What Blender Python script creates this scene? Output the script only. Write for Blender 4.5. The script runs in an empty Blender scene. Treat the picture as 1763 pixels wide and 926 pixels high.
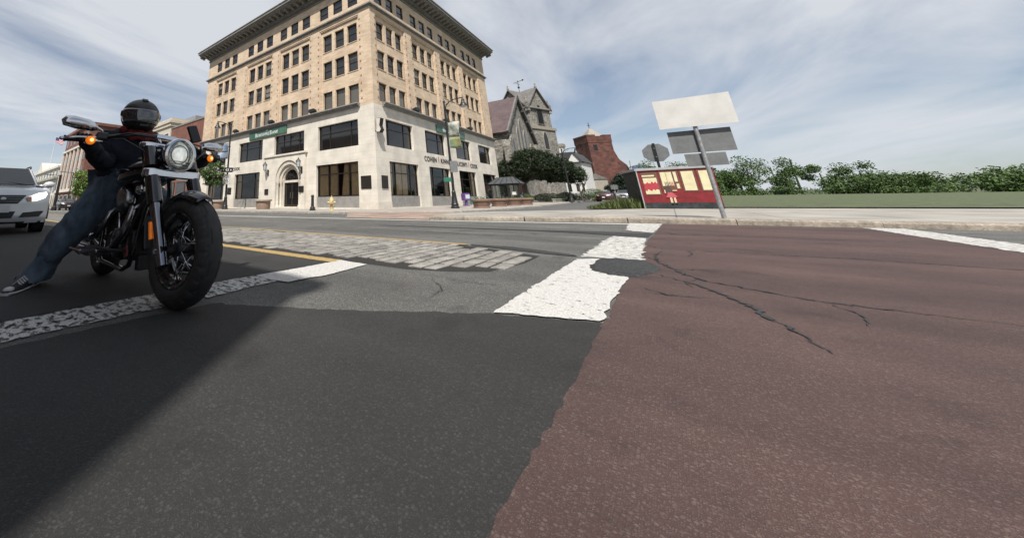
import bpy, bmesh, math, random
from mathutils import Vector, Matrix, Quaternion

# ---------------------------------------------------------------- camera
scene = bpy.context.scene
col = scene.collection
RAD = math.radians
CAM_H = 0.62
YAW, PITCH, ROLL = -0.752761793, 0.295580409, -0.0110668432
cam_data = bpy.data.cameras.new('Camera')
cam = bpy.data.objects.new('Camera', cam_data)
col.objects.link(cam)
cam_data.sensor_fit = 'HORIZONTAL'
cam_data.sensor_width = 36.0
cam_data.lens = 594.03 / 1763.0 * 36.0
cam_data.shift_x = (881.5 - 571.89) / 1763.0
cam_data.shift_y = -(463.0 - 167.45) / 1763.0
cam_data.clip_start = 0.05
cam_data.clip_end = 6000.0
_f = Vector((math.sin(YAW) * math.cos(PITCH), math.cos(YAW) * math.cos(PITCH), math.sin(PITCH)))
_r = Vector((math.cos(YAW), -math.sin(YAW), 0))
_u = _r.cross(_f)
_r2 = _r * math.cos(ROLL) + _u * math.sin(ROLL)
_u2 = -_r * math.sin(ROLL) + _u * math.cos(ROLL)
cam.matrix_world = Matrix(((_r2.x, _u2.x, -_f.x, 0), (_r2.y, _u2.y, -_f.y, 0), (_r2.z, _u2.z, -_f.z, CAM_H), (0, 0, 0, 1)))
scene.camera = cam

# ---------------------------------------------------------------- light
TO_SUN = Vector((0.78, -1.25, 2.08)).normalized()
sun_data = bpy.data.lights.new('Sun', 'SUN')
sun_data.energy = 5.0
sun_data.angle = RAD(0.55)
sun_data.color = (1.0, 0.95, 0.88)
sun = bpy.data.objects.new('Sun', sun_data)
col.objects.link(sun)
sun.rotation_euler = (-TO_SUN).to_track_quat('-Z', 'Y').to_euler()
sun.location = (5, -10, 30)

world = bpy.data.worlds.new('World')
scene.world = world
world.use_nodes = True
wn = world.node_tree.nodes
wl = world.node_tree.links
wn.clear()
w_out = wn.new('ShaderNodeOutputWorld')
w_bg = wn.new('ShaderNodeBackground')
w_bg.inputs['Strength'].default_value = 0.072
sky = wn.new('ShaderNodeTexSky')
sky.sky_type = 'NISHITA'
sky.sun_disc = False
sky.sun_elevation = math.asin(TO_SUN.z)
sky.sun_rotation = math.atan2(TO_SUN.x, TO_SUN.y)
sky.air_density = 1.0
sky.dust_density = 0.7
sky.ozone_density = 3.0
# thin high cloud: noise laid on a flat layer far overhead
tc = wn.new('ShaderNodeTexCoord')
sep = wn.new('ShaderNodeSeparateXYZ')
wl.new(tc.outputs['Generated'], sep.inputs[0])
zc = wn.new('ShaderNodeMath'); zc.operation = 'MAXIMUM'; zc.inputs[1].default_value = 0.0
wl.new(sep.outputs['Z'], zc.inputs[0])
za = wn.new('ShaderNodeMath'); za.operation = 'ADD'; za.inputs[1].default_value = 0.16
wl.new(zc.outputs[0], za.inputs[0])
dx = wn.new('ShaderNodeMath'); dx.operation = 'DIVIDE'
dy = wn.new('ShaderNodeMath'); dy.operation = 'DIVIDE'
wl.new(sep.outputs['X'], dx.inputs[0]); wl.new(za.outputs[0], dx.inputs[1])
wl.new(sep.outputs['Y'], dy.inputs[0]); wl.new(za.outputs[0], dy.inputs[1])
cmb = wn.new('ShaderNodeCombineXYZ')
wl.new(dx.outputs[0], cmb.inputs[0]); wl.new(dy.outputs[0], cmb.inputs[1])
mp = wn.new('ShaderNodeMapping'); mp.vector_type = 'TEXTURE'
mp.inputs['Rotation'].default_value = (0, 0, RAD(100))
mp.inputs['Scale'].default_value = (2.0, 1.0, 1.0)
mp.inputs['Location'].default_value = (5.7, 1.1, 0.0)
wl.new(cmb.outputs[0], mp.inputs['Vector'])
n1 = wn.new('ShaderNodeTexNoise'); n1.inputs['Scale'].default_value = 1.15
n1.inputs['Detail'].default_value = 9.0; n1.inputs['Roughness'].default_value = 0.56
n1.inputs['Distortion'].default_value = 0.5
wl.new(mp.outputs[0], n1.inputs['Vector'])
cr1 = wn.new('ShaderNodeValToRGB')
cr1.color_ramp.elements[0].position = 0.35; cr1.color_ramp.elements[0].color = (0.25, 0.25, 0.25, 1)
cr1.color_ramp.elements[1].position = 0.60; cr1.color_ramp.elements[1].color = (0.98, 0.98, 0.98, 1)
wl.new(n1.outputs['Fac'], cr1.inputs[0])
mixw = wn.new('ShaderNodeMix'); mixw.data_type = 'RGBA'
wl.new(cr1.outputs[0], mixw.inputs['Factor'])
wl.new(sky.outputs[0], mixw.inputs[6])
mixw.inputs[7].default_value = (7.2, 7.55, 8.1, 1)
wl.new(mixw.outputs[2], w_bg.inputs['Color'])
wl.new(w_bg.outputs[0], w_out.inputs['Surface'])

vs = scene.view_settings
vs.view_transform = 'Standard'
vs.look = 'None'
vs.exposure = 0.40
vs.gamma = 1.0
vs.use_curve_mapping = False

# ---------------------------------------------------------------- helpers
random.seed(7)

def setp(o, label=None, cat=None, group=None, kind=None):
    if label: o['label'] = label
    if cat: o['category'] = cat
    if group: o['group'] = group
    if kind: o['kind'] = kind
    return o

def thing(name, label, cat, loc=(0, 0, 0), rz=0.0, group=None):
    o = bpy.data.objects.new(name, None)
    o.empty_display_size = 0.2
    col.objects.link(o)
    o.location = loc
    o.rotation_euler = (0, 0, rz)
    return setp(o, label, cat, group)

def copy_tree(o, parent=None):
    c = o.copy()
    col.objects.link(c)
    c.parent = parent
    for ch in list(o.children):
        copy_tree(ch, c)
    return c

class MB:
    def __init__(self):
        self.v = []; self.f = []; self.m = []
    def add(self, vs, fs, mi=0):
        b = len(self.v)
        self.v.extend([tuple(p) for p in vs])
        for q in fs:
            self.f.append(tuple(b + i for i in q)); self.m.append(mi)
        return self
    def box(self, x0, y0, z0, x1, y1, z1, mi=0):
        vs = [(x0, y0, z0), (x1, y0, z0), (x1, y1, z0), (x0, y1, z0), (x0, y0, z1), (x1, y0, z1), (x1, y1, z1), (x0, y1, z1)]
        return self.add(vs, [(0, 3, 2, 1), (4, 5, 6, 7), (0, 1, 5, 4), (1, 2, 6, 5), (2, 3, 7, 6), (3, 0, 4, 7)], mi)
    def obox(self, c, s, rot=None, mi=0):
        rot = rot or Matrix.Identity(3)
        c = Vector(c); vs = []
        for k in (-.5, .5):
            for (i, j) in ((-.5, -.5), (.5, -.5), (.5, .5), (-.5, .5)):
                vs.append(c + rot @ Vector((i * s[0], j * s[1], k * s[2])))
        return self.add(vs, [(0, 3, 2, 1), (4, 5, 6, 7), (0, 1, 5, 4), (1, 2, 6, 5), (2, 3, 7, 6), (3, 0, 4, 7)], mi)
    def prism(self, poly, fa, fb, mi=0):
        # poly: 2-D points, fa / fb map a 2-D point to the two end caps
        n = len(poly)
        vs = [fa(p) for p in poly] + [fb(p) for p in poly]
        fs = [tuple(range(n - 1, -1, -1)), tuple(range(n, 2 * n))]
        fs += [(i, (i + 1) % n, n + (i + 1) % n, n + i) for i in range(n)]
        return self.add(vs, fs, mi)
    def slab(self, poly, z0, z1, mi=0):
        return self.prism(poly, lambda p: (p[0], p[1], z0), lambda p: (p[0], p[1], z1), mi)
    def tube(self, pts, r, n=10, cap=True, mi=0):
        pts = [Vector(p) for p in pts]
        if not isinstance(r, (list, tuple)): r = [r] * len(pts)
        vs = []; fs = []
        up = None
        for i, p in enumerate(pts):
            if i == 0: t = pts[1] - pts[0]
            elif i == len(pts) - 1: t = pts[-1] - pts[-2]
            else: t = (pts[i + 1] - pts[i]).normalized() + (pts[i] - pts[i - 1]).normalized()
            if t.length < 1e-9: t = Vector((0, 0, 1))
            t.normalize()
            if up is None:
                a = Vector((0, 0, 1)) if abs(t.z) < .9 else Vector((1, 0, 0))
                up = a.cross(t).normalized()
            up = (up - t * up.dot(t))
            if up.length < 1e-6:
                up = t.orthogonal()
            up.normalize()
            w = t.cross(up)
            for k in range(n):
                an = 2 * math.pi * k / n
                vs.append(p + (up * math.cos(an) + w * math.sin(an)) * r[i])
        for i in range(len(pts) - 1):
            for k in range(n):
                k2 = (k + 1) % n
                fs.append((i * n + k, i * n + k2, (i + 1) * n + k2, (i + 1) * n + k))
        if cap:
            fs.append(tuple(range(n - 1, -1, -1)))
            fs.append(tuple((len(pts) - 1) * n + k for k in range(n)))
        return self.add(vs, fs, mi)
    def lathe(self, prof, o=(0, 0, 0), axis=(0, 0, 1), n=24, mi=0, cap=True):
        ax = Vector(axis).normalized(); a = ax.orthogonal().normalized(); b = ax.cross(a); o = Vector(o)
        vs = []; fs = []
        for (r, h) in prof:
            for k in range(n):
                an = 2 * math.pi * k / n
                vs.append(o + ax * h + (a * math.cos(an) + b * math.sin(an)) * max(r, 1e-4))
        for i in range(len(prof) - 1):
            for k in range(n):
                k2 = (k + 1) % n
                fs.append((i * n + k, i * n + k2, (i + 1) * n + k2, (i + 1) * n + k))
        if cap:
            fs.append(tuple(range(n - 1, -1, -1)))
            fs.append(tuple((len(prof) - 1) * n + k for k in range(n)))
        return self.add(vs, fs, mi)
    def ell(self, c, rad, nu=16, nv=10, rot=None, mi=0, fn=None):
        c = Vector(c); rot = rot or Matrix.Identity(3); vs = []; fs = []
        for j in range(nv + 1):
            th = math.pi * j / nv
            for i in range(nu):
                ph = 2 * math.pi * i / nu
                p = Vector((math.sin(th) * math.cos(ph) * rad[0], math.sin(th) * math.sin(ph) * rad[1], math.cos(th) * rad[2]))
                if fn: p = fn(p)
                vs.append(c + rot @ p)
        for j in range(nv):
            for i in range(nu):
                i2 = (i + 1) % nu
                fs.append((j * nu + i, (j + 1) * nu + i, (j + 1) * nu + i2, j * nu + i2))
        return self.add(vs, fs, mi)
    def loft(self, secs, closed=True, cap=True, mi=0):
        n = len(secs[0]); vs = [p for s in secs for p in s]; fs = []
        kk = n if closed else n - 1
        for i in range(len(secs) - 1):
            for k in range(kk):
                k2 = (k + 1) % n
                fs.append((i * n + k, i * n + k2, (i + 1) * n + k2, (i + 1) * n + k))
        if cap:
            fs.append(tuple(range(n - 1, -1, -1)))
            fs.append(tuple((len(secs) - 1) * n + k for k in range(n)))
        return self.add(vs, fs, mi)
    def mesh(self, name, mats, smooth=False, recalc=True, weld=False):
        me = bpy.data.meshes.new(name)
        me.from_pydata(self.v, [], self.f)
        for m in (mats if isinstance(mats, (list, tuple)) else [mats]): me.materials.append(m)
        me.polygons.foreach_set('material_index', self.m)
        if recalc or weld:
            bm = bmesh.new(); bm.from_mesh(me)
            if weld: bmesh.ops.remove_doubles(bm, verts=bm.verts, dist=1e-4)
            bmesh.ops.recalc_face_normals(bm, faces=bm.faces)
            bm.to_mesh(me); bm.free()
        if smooth is True:
            me.polygons.foreach_set('use_smooth', [True] * len(me.polygons))
        elif smooth:
            me.polygons.foreach_set('use_smooth', [True] * len(me.polygons))
            try: me.set_sharp_from_angle(angle=RAD(smooth))
            except Exception: pass
        me.update()
        return me
    def build(self, name, mats, parent=None, smooth=False, bevel=0, recalc=True, weld=False, loc=None, rz=None, sub=0):
        o = bpy.data.objects.new(name, self.mesh(name, mats, smooth, recalc, weld))
        col.objects.link(o)
        if parent is not None: o.parent = parent
        if loc is not None: o.location = loc
        if rz is not None: o.rotation_euler = (0, 0, rz)
        if bevel:
            b = o.modifiers.new('Bevel', 'BEVEL'); b.width = bevel; b.segments = 2
            b.limit_method = 'ANGLE'; b.angle_limit = RAD(40)
        if sub:
            s = o.modifiers.new('Subsurf', 'SUBSURF'); s.levels = sub; s.render_levels = sub
        return o

def inst(name, me, parent=None, loc=(0, 0, 0), rz=0.0):
    o = bpy.data.objects.new(name, me); col.objects.link(o)
    if parent is not None: o.parent = parent
    o.location = loc; o.rotation_euler = (0, 0, rz)
    return o

def text_mesh(body, size, depth, align='CENTER', mat_=None, font_scale_x=1.0, name='lettering', bold=0.0):
    cu = bpy.data.curves.new(name, 'FONT')
    cu.body = body; cu.size = size; cu.extrude = depth; cu.align_x = align; cu.align_y = 'CENTER'
    cu.offset = bold; cu.space_character = 1.12
    ob = bpy.data.objects.new(name, cu); col.objects.link(ob)
    dg = bpy.context.evaluated_depsgraph_get()
    me = bpy.data.meshes.new_from_object(ob.evaluated_get(dg))
    bpy.data.objects.remove(ob); bpy.data.curves.remove(cu)
    for v in me.vertices: v.co.x *= font_scale_x
    me.materials.clear()
    if mat_: me.materials.append(mat_)
    return me

# ---------------------------------------------------------------- materials
ALB = 0.77          # real-world reflectance level that goes with this exposure
def dim(c): return tuple(x * ALB for x in c)

def mat(name, c, rough=0.6, metal=0.0, var=0.12, scale=6.0, bump=0.0, bscale=60.0, spec=0.5, coat=0.0, emit=0.0, rnd=0.0, detail=5.0, stretch=(1, 1, 1), c2=None, lo=0.35, hi=0.65):
    m = bpy.data.materials.new(name); m.use_nodes = True
    nt = m.node_tree; n = nt.nodes; l = nt.links
    b = n['Principled BSDF']
    b.inputs['Roughness'].default_value = rough
    b.inputs['Metallic'].default_value = metal
    b.inputs['Specular IOR Level'].default_value = spec
    b.inputs['Coat Weight'].default_value = coat
    b.inputs['Coat Roughness'].default_value = 0.06
    t = n.new('ShaderNodeTexCoord'); mpn = n.new('ShaderNodeMapping')
    mpn.inputs['Scale'].default_value = stretch
    l.new(t.outputs['Object'], mpn.inputs['Vector'])
    nz = n.new('ShaderNodeTexNoise'); nz.inputs['Scale'].default_value = scale; nz.inputs['Detail'].default_value = detail
    nz.inputs['Roughness'].default_value = 0.6
    l.new(mpn.outputs[0], nz.inputs['Vector'])
    rp = n.new('ShaderNodeValToRGB')
    c = dim(c); c2 = dim(c2) if c2 else None
    if emit: emit *= .77
    c0 = [max(0, x * (1 - var)) for x in c]; c1 = list(c2) if c2 else [min(1, x * (1 + var)) for x in c]
    rp.color_ramp.elements[0].position = lo; rp.color_ramp.elements[0].color = (*c0, 1)
    rp.color_ramp.elements[1].position = hi; rp.color_ramp.elements[1].color = (*c1, 1)
    l.new(nz.outputs['Fac'], rp.inputs[0])
    out = rp.outputs[0]
    if rnd:
        oi = n.new('ShaderNodeObjectInfo'); hs = n.new('ShaderNodeHueSaturation')
        mr = n.new('ShaderNodeMapRange'); mr.inputs[3].default_value = 1 - rnd; mr.inputs[4].default_value = 1 + rnd
        l.new(oi.outputs['Random'], mr.inputs[0]); l.new(mr.outputs[0], hs.inputs['Value'])
        l.new(out, hs.inputs['Color']); out = hs.outputs[0]
    l.new(out, b.inputs['Base Color'])
    if bump:
        nb = n.new('ShaderNodeTexNoise'); nb.inputs['Scale'].default_value = bscale; nb.inputs['Detail'].default_value = 4
        l.new(mpn.outputs[0], nb.inputs['Vector'])
        bp = n.new('ShaderNodeBump'); bp.inputs['Strength'].default_value = bump; bp.inputs['Distance'].default_value = 0.02
        l.new(nb.outputs['Fac'], bp.inputs['Height']); l.new(bp.outputs[0], b.inputs['Normal'])
    if emit:
        l.new(out, b.inputs['Emission Color']); b.inputs['Emission Strength'].default_value = emit
    m['nodes_out'] = 1
    return m

def bsdf(m): return m.node_tree.nodes['Principled BSDF']

def speckle(m, amount=0.35, scale=180.0, big=0.35, bigscale=0.35):
    """coarse stones and broad worn patches on top of the base colour"""
    nt = m.node_tree; n = nt.nodes; l = nt.links; b = bsdf(m)
    src = b.inputs['Base Color'].links[0].from_socket
    t = n.new('ShaderNodeTexCoord')
    v = n.new('ShaderNodeTexVoronoi'); v.inputs['Scale'].default_value = scale
    l.new(t.outputs['Object'], v.inputs['Vector'])
    mr = n.new('ShaderNodeMapRange'); mr.inputs[3].default_value = 1 - amount; mr.inputs[4].default_value = 1 + amount
    sp = n.new('ShaderNodeSeparateColor'); l.new(v.outputs['Color'], sp.inputs[0]); l.new(sp.outputs[0], mr.inputs[0])
    g = n.new('ShaderNodeTexNoise'); g.inputs['Scale'].default_value = bigscale; g.inputs['Detail'].default_value = 6
    l.new(t.outputs['Object'], g.inputs['Vector'])
    mg = n.new('ShaderNodeMapRange'); mg.inputs[1].default_value = .3; mg.inputs[2].default_value = .7
    mg.inputs[3].default_value = 1 - big; mg.inputs[4].default_value = 1 + big
    l.new(g.outputs['Fac'], mg.inputs[0])
    mu = n.new('ShaderNodeMath'); mu.operation = 'MULTIPLY'; l.new(mr.outputs[0], mu.inputs[0]); l.new(mg.outputs[0], mu.inputs[1])
    hs = n.new('ShaderNodeHueSaturation'); l.new(mu.outputs[0], hs.inputs['Value']); l.new(src, hs.inputs['Color'])
    l.new(hs.outputs[0], b.inputs['Base Color'])
    return m

def brick_mat(name, c1, c2, mortar, bw, bh, mw, rough=0.85, axis='XZ', bump=0.4, blotch=0.15, offset=0.5):
    c1, c2, mortar = dim(c1), dim(c2), dim(mortar)
    m = bpy.data.materials.new(name); m.use_nodes = True
    nt = m.node_tree; n = nt.nodes; l = nt.links; b = n['Principled BSDF']
    b.inputs['Roughness'].default_value = rough
    t = n.new('ShaderNodeTexCoord'); sp = n.new('ShaderNodeSeparateXYZ'); l.new(t.outputs['Object'], sp.inputs[0])
    cb = n.new('ShaderNodeCombineXYZ')
    if axis == 'XZ':
        # walls of both directions: x + y along the wall
        ad = n.new('ShaderNodeMath'); ad.operation = 'ADD'
        l.new(sp.outputs['X'], ad.inputs[0]); l.new(sp.outputs['Y'], ad.inputs[1])
        l.new(ad.outputs[0], cb.inputs[0]); l.new(sp.outputs['Z'], cb.inputs[1])
    else:
        l.new(sp.outputs['X'], cb.inputs[0]); l.new(sp.outputs['Y'], cb.inputs[1])
    bt = n.new('ShaderNodeTexBrick')
    bt.inputs['Scale'].default_value = 1.0
    bt.inputs['Color1'].default_value = (*c1, 1); bt.inputs['Color2'].default_value = (*c2, 1); bt.inputs['Mortar'].default_value = (*mortar, 1)
    bt.inputs['Brick Width'].default_value = bw; bt.inputs['Row Height'].default_value = bh; bt.inputs['Mortar Size'].default_value = mw
    bt.inputs['Mortar Smooth'].default_value = 0.3; bt.offset = offset
    l.new(cb.outputs[0], bt.inputs['Vector'])
    nz = n.new('ShaderNodeTexNoise'); nz.inputs['Scale'].default_value = 0.9; nz.inputs['Detail'].default_value = 8
    l.new(t.outputs['Object'], nz.inputs['Vector'])
    mr = n.new('ShaderNodeMapRange'); mr.inputs[1].default_value = .3; mr.inputs[2].default_value = .7
    mr.inputs[3].default_value = 1 - blotch; mr.inputs[4].default_value = 1 + blotch; l.new(nz.outputs['Fac'], mr.inputs[0])
    hs = n.new('ShaderNodeHueSaturation'); l.new(mr.outputs[0], hs.inputs['Value']); l.new(bt.outputs['Color'], hs.inputs['Color'])
    l.new(hs.outputs[0], b.inputs['Base Color'])
    bp = n.new('ShaderNodeBump'); bp.inputs['Strength'].default_value = bump; bp.inputs['Distance'].default_value = 0.02; bp.invert = True
    l.new(bt.outputs['Fac'], bp.inputs['Height']); l.new(bp.outputs[0], b.inputs['Normal'])
    return m

def glass_mat(name, tint=(0.30, 0.29, 0.27), refl=0.12):
    m = bpy.data.materials.new(name); m.use_nodes = True
    nt = m.node_tree; n = nt.nodes; l = nt.links
    n.clear()
    o = n.new('ShaderNodeOutputMaterial'); mx = n.new('ShaderNodeMixShader')
    tr = n.new('ShaderNodeBsdfTransparent'); tr.inputs[0].default_value = (*tint, 1)
    gl = n.new('ShaderNodeBsdfGlossy'); gl.inputs['Roughness'].default_value = 0.02
    gl.inputs['Color'].default_value = (0.9, 0.92, 0.95, 1)
    fr = n.new('ShaderNodeFresnel'); fr.inputs[0].default_value = 1.5
    ad = n.new('ShaderNodeMath'); ad.operation = 'ADD'; ad.inputs[1].default_value = refl - 0.04
    l.new(fr.outputs[0], ad.inputs[0]); l.new(ad.outputs[0], mx.inputs[0])
    l.new(tr.outputs[0], mx.inputs[1]); l.new(gl.outputs[0], mx.inputs[2]); l.new(mx.outputs[0], o.inputs[0])
    return m

M = {}
def aggregate(name, tar, stone, rough=.88, cell=230.0, bright=.10, stain=.22, worn=.25, tint=None):
    """asphalt: pale stones of several sizes set in tar, with oil stains and polished wheel tracks"""
    tar, stone = dim(tar), dim(stone)
    m = bpy.data.materials.new(name); m.use_nodes = True
    nt = m.node_tree; n = nt.nodes; l = nt.links; b = n['Principled BSDF']; b.inputs['Roughness'].default_value = rough
    t = n.new('ShaderNodeTexCoord'); co = t.outputs['Object']
    def vor(sc):
        v = n.new('ShaderNodeTexVoronoi'); v.inputs['Scale'].default_value = sc; l.new(co, v.inputs['Vector']); return v
    def ramp(sock, p0, p1, v0=0.0, v1=1.0):
        r = n.new('ShaderNodeMapRange'); r.inputs[1].default_value = p0; r.inputs[2].default_value = p1; r.inputs[3].default_value = v0; r.inputs[4].default_value = v1
        l.new(sock, r.inputs[0]); return r.outputs[0]
    def op(o, a, c):
        q = n.new('ShaderNodeMath'); q.operation = o
        for k, x in enumerate((a, c)):
            if isinstance(x, (int, float)): q.inputs[k].default_value = x
            else: l.new(x, q.inputs[k])
        return q.outputs[0]
    tot = None
    for sc, w in ((cell, 1.0), (cell * .45, .8), (cell * 2.3, .7)):
        v = vor(sc); sp = n.new('ShaderNodeSeparateColor'); l.new(v.outputs['Color'], sp.inputs[0])
        val = op('POWER', sp.outputs[0], 2.2); edge = ramp(v.outputs['Distance'], .30, .62, 1.0, .0)
        q = op('MULTIPLY', op('MULTIPLY', val, edge), w); tot = q if tot is None else op('MAXIMUM', tot, q)
    mx = n.new('ShaderNodeMix'); mx.data_type = 'RGBA'; l.new(tot, mx.inputs['Factor']); mx.inputs[6].default_value = (*tar, 1); mx.inputs[7].default_value = (*stone, 1)
    g = n.new('ShaderNodeTexNoise'); g.inputs['Scale'].default_value = .55; g.inputs['Detail'].default_value = 8; g.inputs['Roughness'].default_value = .62; l.new(co, g.inputs['Vector'])
    mp2 = n.new('ShaderNodeMapping'); mp2.inputs['Scale'].default_value = (.10, 1.25, 1); l.new(co, mp2.inputs['Vector'])
    tr = n.new('ShaderNodeTexNoise'); tr.inputs['Scale'].default_value = 1.0; tr.inputs['Detail'].default_value = 3; l.new(mp2.outputs[0], tr.inputs['Vector'])
    st = n.new('ShaderNodeTexNoise'); st.inputs['Scale'].default_value = 3.4; st.inputs['Detail'].default_value = 5; st.inputs['Roughness'].default_value = .7; l.new(co, st.inputs['Vector'])
    f = op('MULTIPLY', ramp(g.outputs['Fac'], .3, .7, 1 - stain, 1 + stain), ramp(tr.outputs['Fac'], .35, .65, 1 - worn * .5, 1 + worn * .5))
    f = op('MULTIPLY', f, ramp(st.outputs['Fac'], .30, .44, .72, 1.0))
    oil = n.new('ShaderNodeTexNoise'); oil.inputs['Scale'].default_value = 1.7; oil.inputs['Detail'].default_value = 3; oil.inputs['Distortion'].default_value = .6; l.new(co, oil.inputs['Vector'])
    f = op('MULTIPLY', f, ramp(oil.outputs['Fac'], .60, .70, 1.0, .62))
    hs = n.new('ShaderNodeHueSaturation'); l.new(f, hs.inputs['Value']); l.new(mx.outputs[2], hs.inputs['Color']); l.new(hs.outputs[0], b.inputs['Base Color'])
    bp = n.new('ShaderNodeBump'); bp.inputs['Strength'].default_value = .7; bp.inputs['Distance'].default_value = .004; l.new(tot, bp.inputs['Height']); l.new(bp.outputs[0], b.inputs['Normal'])
    return m
M['asphalt'] = aggregate('asphalt', (0.055, 0.054, 0.050), (0.33, 0.325, 0.305), stain=.30, worn=.45)
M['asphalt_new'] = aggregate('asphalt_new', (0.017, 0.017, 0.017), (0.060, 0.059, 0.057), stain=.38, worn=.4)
M['asphalt_patch'] = speckle(mat('asphalt_patch', (0.030, 0.031, 0.032), 0.75, var=0.3, scale=40, bump=0.9, bscale=70), 0.5, 60, 0.2, 1.5)
M['side_asphalt'] = speckle(mat('side_asphalt', (0.105, 0.106, 0.104), 0.88, var=0.12, scale=20), 0.25, 40, 0.14, 0.3)
M['red_paving'] = aggregate('red_paving', (0.066, 0.032, 0.028), (0.150, 0.108, 0.097), stain=.34, worn=.35)
M['concrete'] = brick_mat('concrete', (0.40, 0.365, 0.32), (0.36, 0.33, 0.29), (0.24, 0.215, 0.19), 1.6, 1.6, .018, axis='XY', blotch=.22, offset=0.0)
M['concrete_b'] = brick_mat('concrete_b', (0.365, 0.345, 0.31), (0.335, 0.315, 0.28), (0.20, 0.185, 0.165), 1.9, 1.9, .020, axis='XY', blotch=.26, offset=0.0)
M['kerb'] = speckle(mat('kerb', (0.34, 0.295, 0.24), 0.9, var=0.3, scale=7, bump=0.4, bscale=60, rnd=0.14), 0.2, 50, 0.25, 1.2)
M['kerb_grey'] = speckle(mat('kerb_grey', (0.36, 0.34, 0.31), 0.9, var=0.2, scale=7, bump=0.3, bscale=60, rnd=0.1), 0.15, 50, 0.2, 1.0)
M['cobble'] = speckle(mat('cobble', (0.26, 0.252, 0.232), 0.8, var=0.22, scale=14, bump=0.35, bscale=120, rnd=0.26, c2=(0.335, 0.315, 0.285)), 0.18, 160, 0.18, 2.0)
M['joint'] = speckle(mat('joint', (0.022, 0.020, 0.018), 0.95, var=0.3, scale=30, bump=0.6, bscale=90), 0.4, 120, 0.2, 1.0)
M['grass_ground'] = mat('grass_ground', (0.085, 0.105, 0.045), 0.95, var=0.4, scale=2.5, bump=0.4, bscale=30)
M['earth'] = mat('earth', (0.14, 0.105, 0.075), 0.95, var=0.35, scale=9, bump=0.5, bscale=60)
M['black_iron'] = mat('black_iron', (0.018, 0.019, 0.020), 0.42, var=0.2, scale=9)
M['black_plastic'] = mat('black_plastic', (0.014, 0.014, 0.015), 0.5, var=0.2, scale=9)
M['steel'] = mat('steel', (0.46, 0.47, 0.48), 0.42, metal=0.9, var=0.14, scale=10)
M['galv'] = mat('galv', (0.42, 0.43, 0.44), 0.5, metal=0.55, var=0.22, scale=16)
M['sign_back'] = mat('sign_back', (0.20, 0.21, 0.215), 0.55, metal=0.2, var=0.12, scale=7)
M['sign_face'] = mat('sign_face', (0.76, 0.745, 0.71), 0.4, metal=0.1, var=0.08, scale=3)
M['white_paint'] = mat('white_paint', (0.76, 0.75, 0.72), 0.6, var=0.06, scale=8)

def road_paint(name, c, wear_lo, wear_hi, scale=9.0, stretch=(1, 1, 1)):
    """thin paint film: holes where the paint has worn off show the road below"""
    c = dim(c)
    m = bpy.data.materials.new(name); m.use_nodes = True
    nt = m.node_tree; n = nt.nodes; l = nt.links
    b = n['Principled BSDF']; b.inputs['Roughness'].default_value = 0.7
    t = n.new('ShaderNodeTexCoord'); mpn = n.new('ShaderNodeMapping'); mpn.inputs['Scale'].default_value = stretch
    l.new(t.outputs['Object'], mpn.inputs['Vector'])
    nz = n.new('ShaderNodeTexNoise'); nz.inputs['Scale'].default_value = scale; nz.inputs['Detail'].default_value = 9
    nz.inputs['Roughness'].default_value = 0.72
    l.new(mpn.outputs[0], nz.inputs['Vector'])
    rp = n.new('ShaderNodeValToRGB'); rp.color_ramp.elements[0].position = wear_lo; rp.color_ramp.elements[1].position = wear_hi
    l.new(nz.outputs['Fac'], rp.inputs[0])
    n2 = n.new('ShaderNodeTexNoise'); n2.inputs['Scale'].default_value = 90; n2.inputs['Detail'].default_value = 8; l.new(t.outputs['Object'], n2.inputs['Vector'])
    r2 = n.new('ShaderNodeValToRGB'); r2.color_ramp.elements[0].color = (*[x * .62 for x in c], 1); r2.color_ramp.elements[1].color = (*c, 1)
    r2.color_ramp.elements[0].position = .35; r2.color_ramp.elements[1].position = .6
    l.new(n2.outputs['Fac'], r2.inputs[0]); l.new(r2.outputs[0], b.inputs['Base Color'])
    l.new(rp.outputs[0], b.inputs['Alpha'])
    return m
M['yellow_line'] = road_paint('yellow_line', (0.47, 0.325, 0.125), 0.33, 0.40, 7)
M['white_line'] = road_paint('white_line', (0.66, 0.65, 0.62), 0.36, 0.41, 17, (1.0, 1.2, 1))
M['white_worn'] = road_paint('white_worn', (0.72, 0.71, 0.67), 0.42, 0.48, 22, (0.7, 1.6, 1))
M['white_bad'] = road_paint('white_bad', (0.64, 0.64, 0.61), 0.43, 0.52, 17, (0.8, 1.5, 1))

# ================================================================ SETTING
def zs(y): return max(0.0, y - 20.0) * 0.008      # the side street climbs gently

def sheet(name, poly, z, m, parent=None, kind=None, rough=0.0):
    if rough:
        rr = random.Random(len(name) + int(poly[0][0] * 100)); q = []
        for a, c in zip(poly, poly[1:] + poly[:1]):
            k = max(1, int(math.dist(a, c) / .05))
            for i in range(k): q.append((a[0] + (c[0] - a[0]) * i / k + rr.gauss(0, rough), a[1] + (c[1] - a[1]) * i / k + rr.gauss(0, rough)))
        poly = q
    b = MB(); n = len(poly)
    b.add([(p[0], p[1], z) for p in poly], [tuple(range(n))])
    o = b.build(name, m, parent, recalc=False)
    if kind: setp(o, kind=kind)
    return o

def strip(name, left, right, m, parent=None, zf=lambda x, y: 0.0):
    b = MB(); n = len(left)
    vs_ = [(p[0], p[1], zf(*p)) for p in left] + [(p[0], p[1], zf(*p)) for p in right]
    b.add(vs_, [(i, i + 1, n + i + 1, n + i) for i in range(n - 1)])
    return b.build(name, m, parent, recalc=False)

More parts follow.
